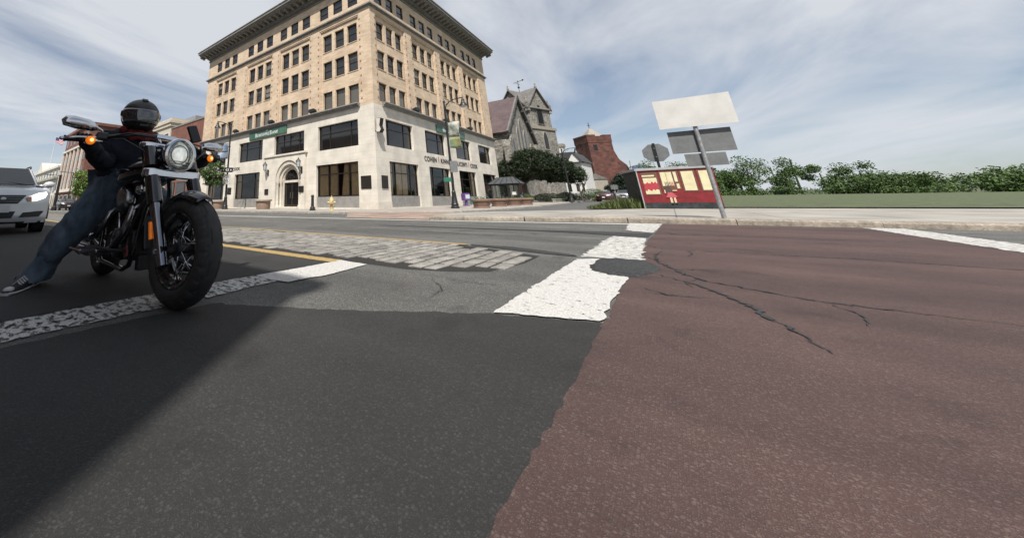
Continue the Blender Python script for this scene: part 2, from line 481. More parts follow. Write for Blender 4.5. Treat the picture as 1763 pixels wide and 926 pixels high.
def ribbon(name, pts, w, z, m, parent, jitter=0.0, seed=0):
    rr = random.Random(seed); L = []; R = []
    for i, p in enumerate(pts):
        a = Vector(pts[max(0, i - 1)]); c = Vector(pts[min(len(pts) - 1, i + 1)])
        t = (c - a).normalized(); nn = Vector((-t.y, t.x)); ww = w * (1 + rr.uniform(-jitter, jitter))
        if jitter: ww *= min(1.0, .15 + 3.0 * min(i, len(pts) - 1 - i) / len(pts))
        L.append(Vector(p) + nn * ww / 2); R.append(Vector(p) - nn * ww / 2)
    return strip(name, L, R, m, parent, lambda x, y: z)

def crack_pts(pts, step, amp, seed):
    rr = random.Random(seed); out = []
    for a, b in zip(pts[:-1], pts[1:]):
        a = Vector(a); b = Vector(b); k = max(1, int((b - a).length / step))
        for i in range(k):
            p = a.lerp(b, i / k); out.append((p.x + rr.uniform(-amp, amp), p.y + rr.uniform(-amp, amp)))
    out.append(pts[-1]); return out

# the land, as one sheet out to the horizon
gb = MB(); gx = [-3000, -600, -200, -90, -45, -20, -8, 0, 20, 60, 200, 700, 3000]; gy = [-1500, -300, -60, -20, 0, 20, 45, 90, 150, 220, 500, 1500, 3500]
def gz(x, y):
    return -0.06 + (0.0 if y < 20 else min(1.6, (y - 20) * 0.008)) + max(0.0, (y - 220)) * 0.012
gb.v = [(x, y, gz(x, y)) for y in gy for x in gx]
nx = len(gx)
for j in range(len(gy) - 1):
    for i in range(nx - 1):
        gb.f.append((j * nx + i, j * nx + i + 1, (j + 1) * nx + i + 1, (j + 1) * nx + i)); gb.m.append(0)
ground = gb.build('ground', M['grass_ground'], recalc=False); setp(ground, kind='structure')

road = sheet('road', [(-420, -1.6), (420, -1.6), (420, 14.6), (60, 15), (10, 15), (-6, 19), (-14, 19), (-420, 19)], 0.0, M['asphalt'], kind='structure')
side = strip('side_street', [(-14, 14.5), (-9, 18), (-9, 20), (-9, 26), (-9, 34), (-9, 60), (-9, 170)],
             [(2, 14.5), (0, 18), (0, 20), (0, 26), (0, 34), (0, 60), (0, 170)], M['side_asphalt'], None, lambda x, y: 0.005 + zs(y))
setp(side, kind='structure')
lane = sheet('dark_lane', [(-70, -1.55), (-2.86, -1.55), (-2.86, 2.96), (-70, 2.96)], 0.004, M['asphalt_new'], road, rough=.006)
redp = sheet('red_crosswalk', [(-0.39, -1.55), (2.7, -1.55), (2.7, 12.9), (1.0, 12.75), (-0.33, 12.6), (-0.35, 9), (-0.41, 7), (-0.37, 5.2), (-0.40, 4), (-0.385, 2)], 0.005, M['red_paving'], road, rough=.006)

# painted lines
edge = [(-90, 4.6 + 3.2), (-40, 8.6), (-17.66, 10.06), (-12, 10.5), (-6.85, 11.03), (-3.5, 11.55), (-0.9, 12.05), (-0.4, 12.15)]
ribbon('white_edge_line', edge, 0.34, 0.006, M['white_line'], road)
sheet('yellow_line', [(-90, 2.95), (-2.80, 2.94), (-2.80, 3.12), (-90, 3.14)], 0.008, M['yellow_line'], road, rough=.004)
sheet('yellow_line', [(-90, 5.24), (-2.34, 5.28), (-2.30, 5.40), (-90, 5.50)], 0.008, M['yellow_line'], road)
sheet('stop_line', [(-2.83, 2.0), (-2.56, 1.97), (-2.40, 2.02), (-2.36, 2.4), (-2.41, 3.08), (-2.80, 3.10), (-2.79, 2.5)], 0.0085, M['white_line'], road, rough=.006)
sheet('stop_line', [(-2.83, -1.2), (-2.43, -1.2), (-2.44, 1.2), (-2.50, 1.95), (-2.56, 1.965), (-2.83, 1.995)], 0.0085, M['white_bad'], road, rough=.009)
sheet('crosswalk_line', [(-0.88, 2.27), (-0.405, 2.47), (-0.40, 3.3), (-0.385, 3.95), (-0.53, 3.98), (-0.66, 4.12), (-0.71, 4.4), (-0.62, 4.88), (-0.72, 4.92), (-0.875, 4.75), (-0.88, 3.4)], 0.009, M['white_line'], road, rough=.006)
sheet('crosswalk_line', [(-0.88, 4.98), (-0.36, 5.08), (-0.37, 5.6), (-0.40, 6.6), (-0.43, 7.9), (-0.86, 8.05), (-0.90, 7.2), (-0.87, 6.0)], 0.009, M['white_worn'], road, rough=.014)
sheet('crosswalk_line', [(-0.80, 9.6), (-0.38, 9.2), (-0.33, 11.0), (-0.30, 12.5), (-0.93, 12.5), (-0.90, 11.2)], 0.009, M['white_worn'], road, rough=.016)
sheet('crosswalk_line', [(2.72, -1.4), (3.18, -1.4), (3.2, 5.0), (3.16, 9.0), (3.2, 12.9), (2.72, 12.9), (2.70, 8), (2.74, 4)], 0.009, M['white_worn'], road, rough=.012)

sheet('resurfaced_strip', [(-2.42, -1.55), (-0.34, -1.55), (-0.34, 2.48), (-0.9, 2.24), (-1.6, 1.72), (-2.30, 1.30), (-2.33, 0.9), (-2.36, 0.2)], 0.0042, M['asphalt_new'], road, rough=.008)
# tar repairs and cracks
pr = random.Random(3)
pp = [(-0.70, 4.36), (-0.70, 4.84), (-0.58, 5.04), (-0.38, 5.00), (-0.24, 4.82), (-0.20, 4.58), (-0.26, 4.22), (-0.38, 3.94), (-0.52, 3.95), (-0.66, 4.10)]
pj = []
for a, b in zip(pp, pp[1:] + pp[:1]):
    for k in range(4):
        t = k / 4; pj.append((a[0] + (b[0] - a[0]) * t + pr.uniform(-.012, .012), a[1] + (b[1] - a[1]) * t + pr.uniform(-.018, .018)))
pb = MB(); cx_, cy_ = -0.45, 4.5; n_ = len(pj)
ring2 = [(cx_ + (p[0] - cx_) * .86, cy_ + (p[1] - cy_) * .86) for p in pj]
pb.add([(p[0], p[1], 0.006) for p in pj] + [(p[0], p[1], 0.026) for p in ring2], [(i, (i + 1) % n_, n_ + (i + 1) % n_, n_ + i) for i in range(n_)] + [tuple(range(n_, 2 * n_))])
pb.build('asphalt_patch', M['asphalt_patch'], road, recalc=False)
strip('tar_seam', [(-2.30, 5.42), (-1.76, 5.46), (-1.3, 5.30), (-0.95, 5.12)], [(-2.24, 5.29), (-1.65, 5.14), (-1.22, 5.01), (-0.90, 4.98)], M['asphalt_patch'], road, lambda x, y: 0.007)
strip('tar_seam', [(-6, 8.3), (-2.3, 8.75), (-1.5, 8.98), (-0.93, 9.0), (-0.38, 9.0)], [(-6, 8.22), (-2.22, 8.5), (-1.39, 8.4), (-0.90, 8.21), (-0.42, 7.95)], M['asphalt_patch'], road, lambda x, y: 0.0072)
for i, (pts, w) in enumerate([
        ([(-0.40, 5.5), (-0.31, 5.39), (-0.2, 4.95), (-0.1, 4.61), (-0.03, 4.33), (0.06, 4.15), (0.5, 3.8), (1.3, 3.7)], .020),
        ([(-0.38, 6.75), (-0.28, 6.5), (-0.19, 6.37), (0.1, 6.35), (1.2, 6.5), (2.7, 6.3)], .022), ([(-0.2, 9.6), (-0.1, 9.0), (0.2, 9.1), (2.6, 9.3)], .028),
        ([(-0.25, 4.3), (-0.12, 4.1), (0.02, 3.9), (0.2, 3.4), (0.35, 2.6)], .02), ([(-0.3, 3.6), (-0.15, 3.4), (0.1, 3.5)], .015),
        ([(-0.22, 5.0), (-0.27, 5.6), (-0.21, 6.1)], .018), ([(-1.6, 2.9), (-1.35, 2.6), (-1.3, 2.3)], .007),
        ([(-1.9, 3.0), (-1.2, 2.95), (-0.95, 3.1)], .010), ([(-9, 7.4), (-6, 7.25), (-3.2, 7.0), (-1.0, 7.05)], .03), ([(0.55, 3.8), (0.62, 3.5), (0.58, 3.2)], .008), ([(-0.1, 4.6), (0.05, 4.75), (0.2, 4.72)], .009), ([(0.0, 6.36), (0.05, 6.0), (0.0, 5.7)], .010), ([(0.02, 4.2), (-0.05, 4.0), (-0.02, 3.8)], .008)]):
    ribbon('road_crack', crack_pts(pts, .035, .010 if w < .019 else .018, 40 + i), w, 0.0105, M['asphalt_patch'], road, .7, i)
ribbon('drain_grate', [(-14.2, 14.25), (-12.9, 14.35)], 0.3, 0.012, M['black_iron'], road)

# cobbled median
med = sheet('median', [(-26, 3.13), (-1.98, 3.13), (-1.62, 3.28), (-1.34, 3.50), (-1.23, 4.2), (-1.24, 4.80), (-2.30, 5.27), (-26, 5.33)], 0.002, M['joint'], kind='structure')
stone_meshes = []
for k in range(10):
    rr = random.Random(100 + k); b = MB()
    def ring(s, z, jz):
        return [(sx * (.5 - s) + rr.uniform(-.03, .03), sy * (.5 - s) + rr.uniform(-.03, .03), z + rr.uniform(-jz, jz)) for sx, sy in ((-1, -1), (0, -1.03), (1, -1), (1.03, 0), (1, 1), (0, 1.03), (-1, 1), (-1.03, 0))]
    n = 8; vs_ = ring(0, -.02, 0) + ring(0.002, .005, .0005) + ring(.03, .009, .001) + [(0, 0, .0095)]
    fs_ = []
    for j in range(2):
        fs_ += [(j * n + i, j * n + (i + 1) % n, (j + 1) * n + (i + 1) % n, (j + 1) * n + i) for i in range(n)]
    fs_ += [(2 * n + i, 2 * n + (i + 1) % n, 3 * n) for i in range(n)]
    b.add(vs_, fs_); stone_meshes.append(b.mesh('cobble', M['cobble'], smooth=20))
rc = random.Random(5); x = -1.25; cnt = 0
while x > -11.2 and cnt < 296:
    wx = rc.uniform(.138, .178)
    y = 3.16 + rc.uniform(0, .25)
    ylo = 3.14 + max(0, (x + 1.9)) * .75
    while y < 5.32:
        ly = rc.uniform(.25, .33)
        if y + ly > 5.27: ly = 5.27 - y
        if ly < .12: break
        ymid = y + ly / 2
        if y > ylo - .02 and (x - wx / 2 < -1.24 - max(0, y + ly - 4.75) * 2.05) and cnt < 298:
            o = inst('cobble', rc.choice(stone_meshes), med, (x - wx / 2, ymid, rc.uniform(0.001, .007)), rc.uniform(-.05, .05))
            o.scale = (wx - .036, ly - .040, 1.0)
            cnt += 1
        y += ly
    x -= wx

farmed = sheet('far_cobbles', [(-90, 3.13), (x, 3.13), (x, 5.33), (-90, 5.33)], 0.008,
               brick_mat('cobble_far', (0.25, 0.24, 0.225), (0.17, 0.165, 0.155), (0.06, 0.055, 0.05), 0.2, 0.36, 0.02, axis='XY'), med)

# pavements
def sw(x, y): return 0.13 + zs(y)
bank_walk = MB()
bank_walk.slab([(-420, 14.75), (-12.8, 14.75), (-10.6, 15.25), (-9.0, 16.4), (-8.05, 18.2), (-7.72, 20.0), (-7.72, 20.2), (-20, 20.2), (-420, 20.6)], -0.15, 0.13)
lft = [(-16, 20.2), (-16, 27), (-16, 34), (-16, 46), (-16, 60), (-16, 170)]; rgt = [(-7.72, 20.2), (-7.62, 27), (-7.6, 34), (-8.2, 46), (-8.6, 60), (-8.8, 170)]
for i in range(len(lft) - 1):
    a, b_, c, d = lft[i], rgt[i], rgt[i + 1], lft[i + 1]
    bank_walk.add([(p[0], p[1], z + zs(p[1])) for z in (-.15, .13) for p in (a, b_, c, d)], [(4, 5, 6, 7), (1, 2, 6, 5)])
pave = bank_walk.build('pavement', M['concrete'], recalc=True); setp(pave, kind='structure')
isl_front = [(-6.3, 11.75), (-5.2, 12.05), (-3.5, 12.5), (-2.2, 12.95), (-1.0, 13.0), (3, 13.3), (60, 15.5), (420, 17)]
isl_back = [(420, 27), (60, 27), (-0.9, 27), (-1.1, 25.4), (-2.5, 22.3), (-4.2, 20.6), (-5.2, 18.7), (-6.2, 17.4), (-6.9, 15.6), (-7.0, 14.6)]
isl = MB(); isl.slab(isl_front + isl_back, -0.12, 0.128)
island = isl.build('corner_pavement', M['concrete_b']); setp(island, kind='structure')
rb = MB(); rb.add([(0, 26.9, .12 + zs(27)), (420, 26.9, .12 + zs(27)), (420, 170, .13 + zs(170)), (0, 170, .13 + zs(170)), (0, 26.9, -.1), (0, 170, -.1)], [(0, 1, 2, 3), (0, 3, 5, 4)])
rv = rb.build('far_verge', M['grass_ground']); setp(rv, kind='structure')
near = MB(); near.slab([(-420, -40), (-420, -1.75), (-3, -1.75), (-1.6, -2.0), (3.2, -2.0), (5, -1.75), (420, -1.75), (420, -40)], -0.12, 0.13)
nearw = near.build('near_pavement', M['concrete_b']); setp(nearw, kind='structure')

def kerb_run(pts, z_top, parent, m, ln=1.7, w=.17, seed=1, step=None):
    rr = random.Random(seed); k = 0
    for a, b in zip(pts[:-1], pts[1:]):
        a = Vector(a); b = Vector(b); d = b - a; n = max(1, round(d.length / ln)); t = d.normalized(); nn = Vector((t.y, -t.x))
        for i in range(n):
            p0 = a + d * (i / n); p1 = a + d * ((i + 1) / n); mid = (p0 + p1) / 2 + nn * w / 2
            L_ = (p1 - p0).length - .014
            q = MB(); z1 = z_top(mid.x, mid.y) + rr.uniform(-.008, .008)
            q.prism([(-w / 2, -.1), (w / 2, -.1), (w / 2, z1 - .03 + rr.uniform(-.01, .01)), (w / 2 - .03, z1), (-w / 2, z1 + .004)],
                    lambda p, s=-L_ / 2: (s, -p[0], p[1]), lambda p, s=L_ / 2: (s, -p[0], p[1]))
            q.build('kerb_stone', m, parent, loc=(mid.x, mid.y, 0), rz=math.atan2(t.y, t.x)); k += 1
kerb_run([(-46, 14.75), (-12.8, 14.75), (-10.6, 15.25), (-9.0, 16.4), (-8.05, 18.2), (-7.72, 20.0)], lambda x, y: .135, pave, M['kerb_grey'], 2.0, .16, 2)
kerb_run([(-7.72, 20.2), (-7.62, 27), (-7.6, 34), (-8.2, 46)], lambda x, y: .135 + zs(y), pave, M['kerb_grey'], 2.4, .16, 3)
kerb_run([(-6.3, 11.75), (-5.2, 12.05), (-3.5, 12.5), (-2.2, 12.95), (-1.0, 13.0), (3, 13.3), (14, 13.75)], lambda x, y: .132, island, M['kerb'], 1.9, .24, 4)

# brick ramp joining the corner to the road
ramp = MB()
ramp.add([(-10.15, 11.62, .012), (-6.3, 11.55, .012), (-6.3, 11.9, .10), (-6.9, 14.6, .126), (-7.6, 16.6, .126), (-8.8, 16.3, .126), (-10.6, 15.1, .125), (-12.6, 14.62, .12)],
         [(0, 1, 2), (0, 2, 3), (0, 3, 6, 7), (3, 4, 5, 6)])
rampo = ramp.build('brick_ramp', brick_mat('ramp_brick', (0.30, 0.20, 0.155), (0.36, 0.27, 0.22), (0.25, 0.22, 0.19), .22, .11, .012, axis='XY', blotch=.3), recalc=False)
setp(rampo, kind='structure')

# ================================================================ BANK BUILDING
XC, YC = -14.66, 20.15
LW, RW = 26.6, 24.9                     # lengths of the two street fronts
M['tan_brick'] = brick_mat('tan_brick', (0.62, 0.465, 0.315), (0.76, 0.605, 0.445), (0.67, 0.545, 0.42), .50, .12, .012, blotch=.14, bump=.3)
M['lime'] = brick_mat('limestone', (0.75, 0.70, 0.61), (0.79, 0.74, 0.65), (0.64, 0.585, 0.50), 1.25, .52, .012, blotch=.15, bump=.25)
M['lime_plain'] = mat('limestone_plain', (0.72, 0.66, 0.57), 0.85, var=.08, scale=3, bump=.15, bscale=40)
M['grey_stone'] = mat('grey_stone', (0.29, 0.28, 0.265), 0.8, var=.15, scale=3, bump=.2, bscale=30)
M['cornice'] = mat('cornice_metal', (0.235, 0.225, 0.205), 0.7, var=.18, scale=2.5)
M['cornice_dark'] = mat('cornice_dark', (0.15, 0.14, 0.12), 0.75, var=.2, scale=3)
M['bronze'] = mat('window_bronze', (0.035, 0.028, 0.024), 0.45, metal=.3, var=.2, scale=8)
M['dark_glass'] = mat('dark_glass', (0.030, 0.030, 0.028), 0.06, var=.3, scale=.7, spec=.8, rnd=.45)
M['blind_glass'] = mat('blind_glass', (0.150, 0.140, 0.120), 0.12, var=.2, scale=.7, spec=.6, rnd=.25, stretch=(1, 1, .2))
M['tint_glass'] = mat('tint_glass', (0.016, 0.016, 0.016), 0.05, var=.3, scale=.5, spec=.7, rnd=.3)
M['shop_glass'] = glass_mat('shop_glass', (0.92, 0.87, 0.78), 0.05)
M['interior'] = mat('interior', (0.035, 0.03, 0.026), .9)
M['curtain'] = mat('curtain', (0.98, 0.86, 0.66), .9, var=.1, scale=4)
M['arch_stone'] = mat('arch_stone', (0.69, 0.635, 0.55), .85, var=.12, scale=5, bump=.3, bscale=30)

bank = thing('bank_building', 'six storey tan brick corner bank building with pale stone base and deep cornice', 'building', (XC, YC, 0))
def FL(u, z, d): return (u, d, z)           # left front: u runs to -26.6, d goes inwards
def FR(u, z, d): return (-d, u, z)          # right front
def wall(mb, F, u0, u1, z0, z1, openings, d0=0.0, rev=.32, mi=0, mi_rev=None):
    us = sorted(set([u0, u1] + [o[0] for o in openings] + [o[1] for o in openings]))
    zz = sorted(set([z0, z1] + [o[2] for o in openings] + [o[3] for o in openings]))
    for i in range(len(us) - 1):
        for j in range(len(zz) - 1):
            cu, cz = (us[i] + us[i + 1]) / 2, (zz[j] + zz[j + 1]) / 2
            if any(o[0] < cu < o[1] and o[2] < cz < o[3] for o in openings): continue
            mb.add([F(us[i], zz[j], d0), F(us[i + 1], zz[j], d0), F(us[i + 1], zz[j + 1], d0), F(us[i], zz[j + 1], d0)], [(0, 1, 2, 3)], mi)
    for (a, b, c, d) in openings:
        p = [F(a, c, d0), F(b, c, d0), F(b, d, d0), F(a, d, d0)]; q = [F(a, c, d0 + rev), F(b, c, d0 + rev), F(b, d, d0 + rev), F(a, d, d0 + rev)]
        mb.add(p + q, [(0, 1, 5, 4), (1, 2, 6, 5), (2, 3, 7, 6), (3, 0, 4, 7)], mi if mi_rev is None else mi_rev)

LB = [(-5.41, -1.48), (-11.25, -7.28), (-17.15, -13.05), (-24.1, -19.95)]      # bays, left front
RB = [(1.05, 4.95), (6.75, 10.7), (12.45, 16.35), (18.15, 22.1)]
FLO = [(8.05, 9.63), (10.78, 12.42), (13.36, 15.02)]
TOP = (16.60, 17.88)
def bay_wins(b):
    w = (b[1] - b[0]); ww = w * .272; g = (w - 3 * ww) / 2
    return [(b[0] + i * (ww + g), b[0] + i * (ww + g) + ww) for i in range(3)]
def bay_wins6(b):
    b = (b[0] - .28, b[1] + .28); w = b[1] - b[0]; ww = w * .245; g = (w - 3 * ww) / 2
    return [(b[0] + i * (ww + g), b[0] + i * (ww + g) + ww) for i in range(3)]
S1 = [(-6.12, -1.65), (-18.5, -14.0), (-24.4, -20.6)]          # shop windows, left front
S2 = [(-5.91, -1.56), (-11.85, -7.63), (-18.0, -13.73), (-24.4, -20.6)]
R1 = [(1.65, 5.86), (7.7, 11.7), (13.72, 17.9), (19.88, 23.9)]
R2 = [(1.42, 5.35), (7.45, 11.25), (13.55, 17.25), (19.5, 23.2)]
DOOR = (-10.62, -8.33, 0.30, 3.62)

lower = MB(); upper = MB()
ol = [(a, b, .22, 3.52) for a, b in S1] + [(a, b, 4.69, 6.72) for a, b in S2] + [(-11.0, -7.9, .13, 4.0)]
orr = [(a, b, .22 if i < 3 else .14, 3.50) for i, (a, b) in enumerate(R1)] + [(a, b, 4.66, 6.68) for a, b in R2]
wall(lower, FL, -LW, 0, 0, 7.66, ol, rev=.40); wall(lower, FR, 0, RW, 0, 7.66, orr, rev=.40)
lower.build('stone_wall', M['lime'], bank, recalc=False)
for F, bays, W, sgn in ((FL, LB, -LW, -1), (FR, RB, RW, 1)):
    lo, hi = (W, 0) if sgn < 0 else (0, W)
    rec = [(b[0] - .32, b[1] + .32, 7.9, 15.66) for b in bays]
    top = [(w[0], w[1], TOP[0], TOP[1]) for b in bays for w in bay_wins6(b)]
    wall(upper, F, lo, hi, 7.66, 19.0, rec + top, rev=.16)
    for r in top:
        pass
    for b in bays:
        a0, a1 = b[0] - .32, b[1] + .32
        ops = [(w[0], w[1], f[0], f[1]) for f in FLO for w in bay_wins(b)]
        wall(upper, F, a0, a1, 7.9, 15.66, ops, d0=.16, rev=.26)
        # small frame inside each recess
        for e0, e1 in ((a0 - .002, a0 + .10), (a1 - .10, a1 + .002)):
            upper.add([F(e0, 7.9, .05), F(e1, 7.9, .05), F(e1, 15.6, .05), F(e0, 15.6, .05), F(e0, 7.9, .2), F(e1, 7.9, .2), F(e1, 15.6, .2), F(e0, 15.6, .2)],
                      [(0, 1, 2, 3), (0, 3, 7, 4), (1, 5, 6, 2), (3, 2, 6, 7)])
# back and party walls, roof
upper.add([(-LW, 0, 0), (-LW, RW, 0), (-LW, RW, 19), (-LW, 0, 19)], [(0, 1, 2, 3)])
upper.add([(-LW, RW, 0), (0, RW, 0), (0, RW, 19), (-LW, RW, 19)], [(0, 1, 2, 3)])
upper.add([(-LW, 0, 19), (0, 0, 19), (0, RW, 19), (-LW, RW, 19)], [(0, 1, 2, 3)])
upper.build('brick_wall', M['tan_brick'], bank, recalc=False)
inn = MB(); inn.add([(-LW + .1, 1.6, 0), (-1.6, 1.6, 0), (-1.6, RW - .2, 0), (-1.6, 1.6, 7.6), (-LW + .1, 1.6, 7.6), (-1.6, RW - .2, 7.6)], [(0, 1, 3, 4), (1, 2, 5, 3)])
inn.add([(-LW + .1, .3, .2), (-.3, .3, .2), (-.3, RW - .2, .2), (-LW + .1, RW - .2, .2)], [(0, 1, 2, 3)])
inn.add([(-LW + .1, .3, 4.1), (-.3, .3, 4.1), (-.3, RW - .2, 4.1), (-LW + .1, RW - .2, 4.1)], [(0, 1, 2, 3)])
inn.build('interior_wall', M['interior'], bank, recalc=False)

# string course under the top floor
sc = MB()
for z0, z1, e in ((15.92, 16.02, .10), (16.02, 16.14, .22), (16.14, 16.20, .14)):
    sc.slab([(-LW - e, .05), (-LW - e, -e), (e, -e), (e, RW + e), (-.05, RW + e), (-.05, .05)], z0, z1)
sc.build('string_course', M['cornice'], bank, recalc=False)
for F, bays in ((FL, LB), (FR, RB)):
    for b in bays:
        h = MB(); a0, a1 = b[0] - .30, b[1] + .30
        for z0, z1, e in ((15.46, 15.56, .04), (15.56, 15.66, .0)):
            vs_ = [F(a, z, d) for z in (z0, z1) for (a, d) in ((a0, e), (a1, e), (a1, .18), (a0, .18))]
            h.add(vs_, [(0, 1, 5, 4), (1, 2, 6, 5), (3, 0, 4, 7), (4, 5, 6, 7), (0, 3, 2, 1)])
        h.build('recess_moulding', M['tan_brick'], bank, recalc=False)
# belt course above the stone base, broken at the corner
for nm, poly in (('l', 0), ('r', 1)):
    q = MB()
    for z0, z1, e in ((7.62, 7.74, .14), (7.74, 7.84, .26), (7.84, 7.93, .38)):
        if poly == 0: q.box(-LW - .1, -e, z0, -1.28, .1, z1)
        else: q.box(-.1, 1.1, z0, e, RW + .1, z1)
    q.build('belt_course', M['grey_stone'], bank)
# main cornice: frieze, soffit brackets, corona
cn = MB()
for z0, z1, e in ((18.62, 18.72, .10), (18.95, 19.05, .14), (19.05, 19.16, .26), (19.46, 19.56, .98), (19.56, 19.70, 1.06), (19.70, 19.96, 1.18), (19.96, 20.05, 1.25)):
    cn.slab([(-LW - e, .05), (-LW - e, -e), (e, -e), (e, RW + e), (-.05, RW + e), (-.05, .05)], z0, z1)
cornice = cn.build('cornice', M['cornice'], bank, recalc=False)
fz = MB()
for z0, z1, e in ((18.72, 18.95, .06), (19.16, 19.46, .34)):
    fz.slab([(-LW - e, .05), (-LW - e, -e), (e, -e), (e, RW + e), (-.05, RW + e), (-.05, .05)], z0, z1)
fz.build('frieze', M['cornice_dark'], cornice, recalc=False)
bk = MB(); bk.prism([(0, 0), (-.58, 0), (-.62, -.12), (-.54, -.2), (-.28, -.22), (-.10, -.30), (0, -.30)], lambda p: (-.15, p[0], p[1]), lambda p: (.15, p[0], p[1]))
bkm = bk.mesh('bracket', M['cornice'])
k = -LW - .9
while k < 1.2:
    inst('bracket', bkm, cornice, (k, -.33, 19.459), 0); k += .80
k = -.5
while k < RW + 1.2:
    inst('bracket', bkm, cornice, (.33, k, 19.459), RAD(90)); k += .80
dn = MB()
k = -LW
while k < .2:
    dn.box(k, -.20, 18.97, k + .11, -.13, 19.045); k += .24
k = 0
while k < RW:
    dn.box(.13, k, 18.97, .20, k + .11, 19.045); k += .24
dno = dn.build('dentils', M['cornice'], cornice); setp(dno, kind='stuff')

# rosettes along the bay frames
rs = MB()
for F, bays in ((FL, LB), (FR, RB)):
    for b in bays:
        for a in (b[0] - .42, b[1] + .42):
            z = 8.3
            while z < 15.5:
                vs_ = [F(a + i, z + j, d) for d in (-.002, -.05) for (i, j) in ((-.06, -.06), (.06, -.06), (.06, .06), (-.06, .06))]
                rs.add(vs_, [(4, 5, 6, 7), (0, 1, 5, 4), (1, 2, 6, 5), (2, 3, 7, 6), (3, 0, 4, 7)]); z += .62
ro_ = rs.build('rosettes', mat('rosette', (0.50, 0.33, 0.21), .8), bank, recalc=False); setp(ro_, kind='stuff')

# ---- windows: one mesh for each kind, every window its own object with its pane
def sash(w, h, bar=.5, fr=.055, depth=.07):
    b = MB()
    b.box(-w / 2, -depth, 0, -w / 2 + fr, 0, h); b.box(w / 2 - fr, -depth, 0, w / 2, 0, h)
    b.box(-w / 2 + fr, -depth, h - fr, w / 2 - fr, 0, h); b.box(-w / 2 + fr, -depth, 0, w / 2 - fr, 0, fr * 1.1)
    if bar: b.box(-w / 2 + fr, -depth * .8, h * bar - .025, w / 2 - fr, -.001, h * bar + .025)
    p = MB(); p.add([(-w / 2 + fr * .9, -.02, fr), (w / 2 - fr * .9, -.02, fr), (w / 2 - fr * .9, -.02, h - fr * .9), (-w / 2 + fr * .9, -.02, h - fr * .9)], [(0, 1, 2, 3)])
    return b.mesh('window', M['bronze']), p
def put_window(F, u, z, depth, fm, pm):
    p = F(u, z, depth)
    w = inst('window', fm, bank, p, 0 if F is FL else RAD(90))
    inst('pane', pm, w); return w
rw = random.Random(9)
M['blind'] = mat('blind', (0.20, 0.185, 0.155), .25, var=.2, scale=2, rnd=.5)
M['sill'] = mat('sill', (0.60, 0.46, 0.32), .85, var=.08)
for F, bays in ((FL, LB), (FR, RB)):
    cache = {}
    for bi, b in enumerate(bays):
        for fi, f in enumerate(FLO):
            for wi, w in enumerate(bay_wins(b)):
                key = (round(w[1] - w[0], 2), fi)
                if key not in cache:
                    fm, p = sash(w[1] - w[0], f[1] - f[0], 0 if fi == 0 else .5)
                    cache[key] = (fm, p.mesh('pane', M['blind_glass'] if fi == 0 else M['dark_glass'], recalc=False))
                o = put_window(F, (w[0] + w[1]) / 2, f[0], .16 + .24, *cache[key])
                s = MB(); s.box(-(w[1] - w[0]) / 2 - .04, -.28, -.07, (w[1] - w[0]) / 2 + .04, -.05, 0.0)
                if key + ('s',) not in cache: cache[key + ('s',)] = s.mesh('sill', M['sill'])
                if fi > 0: inst('sill', cache[key + ('s',)], o)
                if fi > 0 and rw.random() < .30:
                    hb_ = (f[1] - f[0]) * rw.choice((.25, .35, .5, .5, .72)); wb_ = (w[1] - w[0]) / 2 - .06
                    bl = MB(); bl.add([(-wb_, -.026, f[1] - f[0] - .06 - hb_), (wb_, -.026, f[1] - f[0] - .06 - hb_), (wb_, -.026, f[1] - f[0] - .06), (-wb_, -.026, f[1] - f[0] - .06)], [(0, 1, 2, 3)]); bl.build('blind', M['blind'], o, recalc=False)
        for w in bay_wins6(b):
            key = (round(w[1] - w[0], 2), 9)
            if key not in cache:
                fm, p = sash(w[1] - w[0], TOP[1] - TOP[0], .45)
                cache[key] = (fm, p.mesh('pane', M['dark_glass'], recalc=False))
            put_window(F, (w[0] + w[1]) / 2, TOP[0], .15, *cache[key])

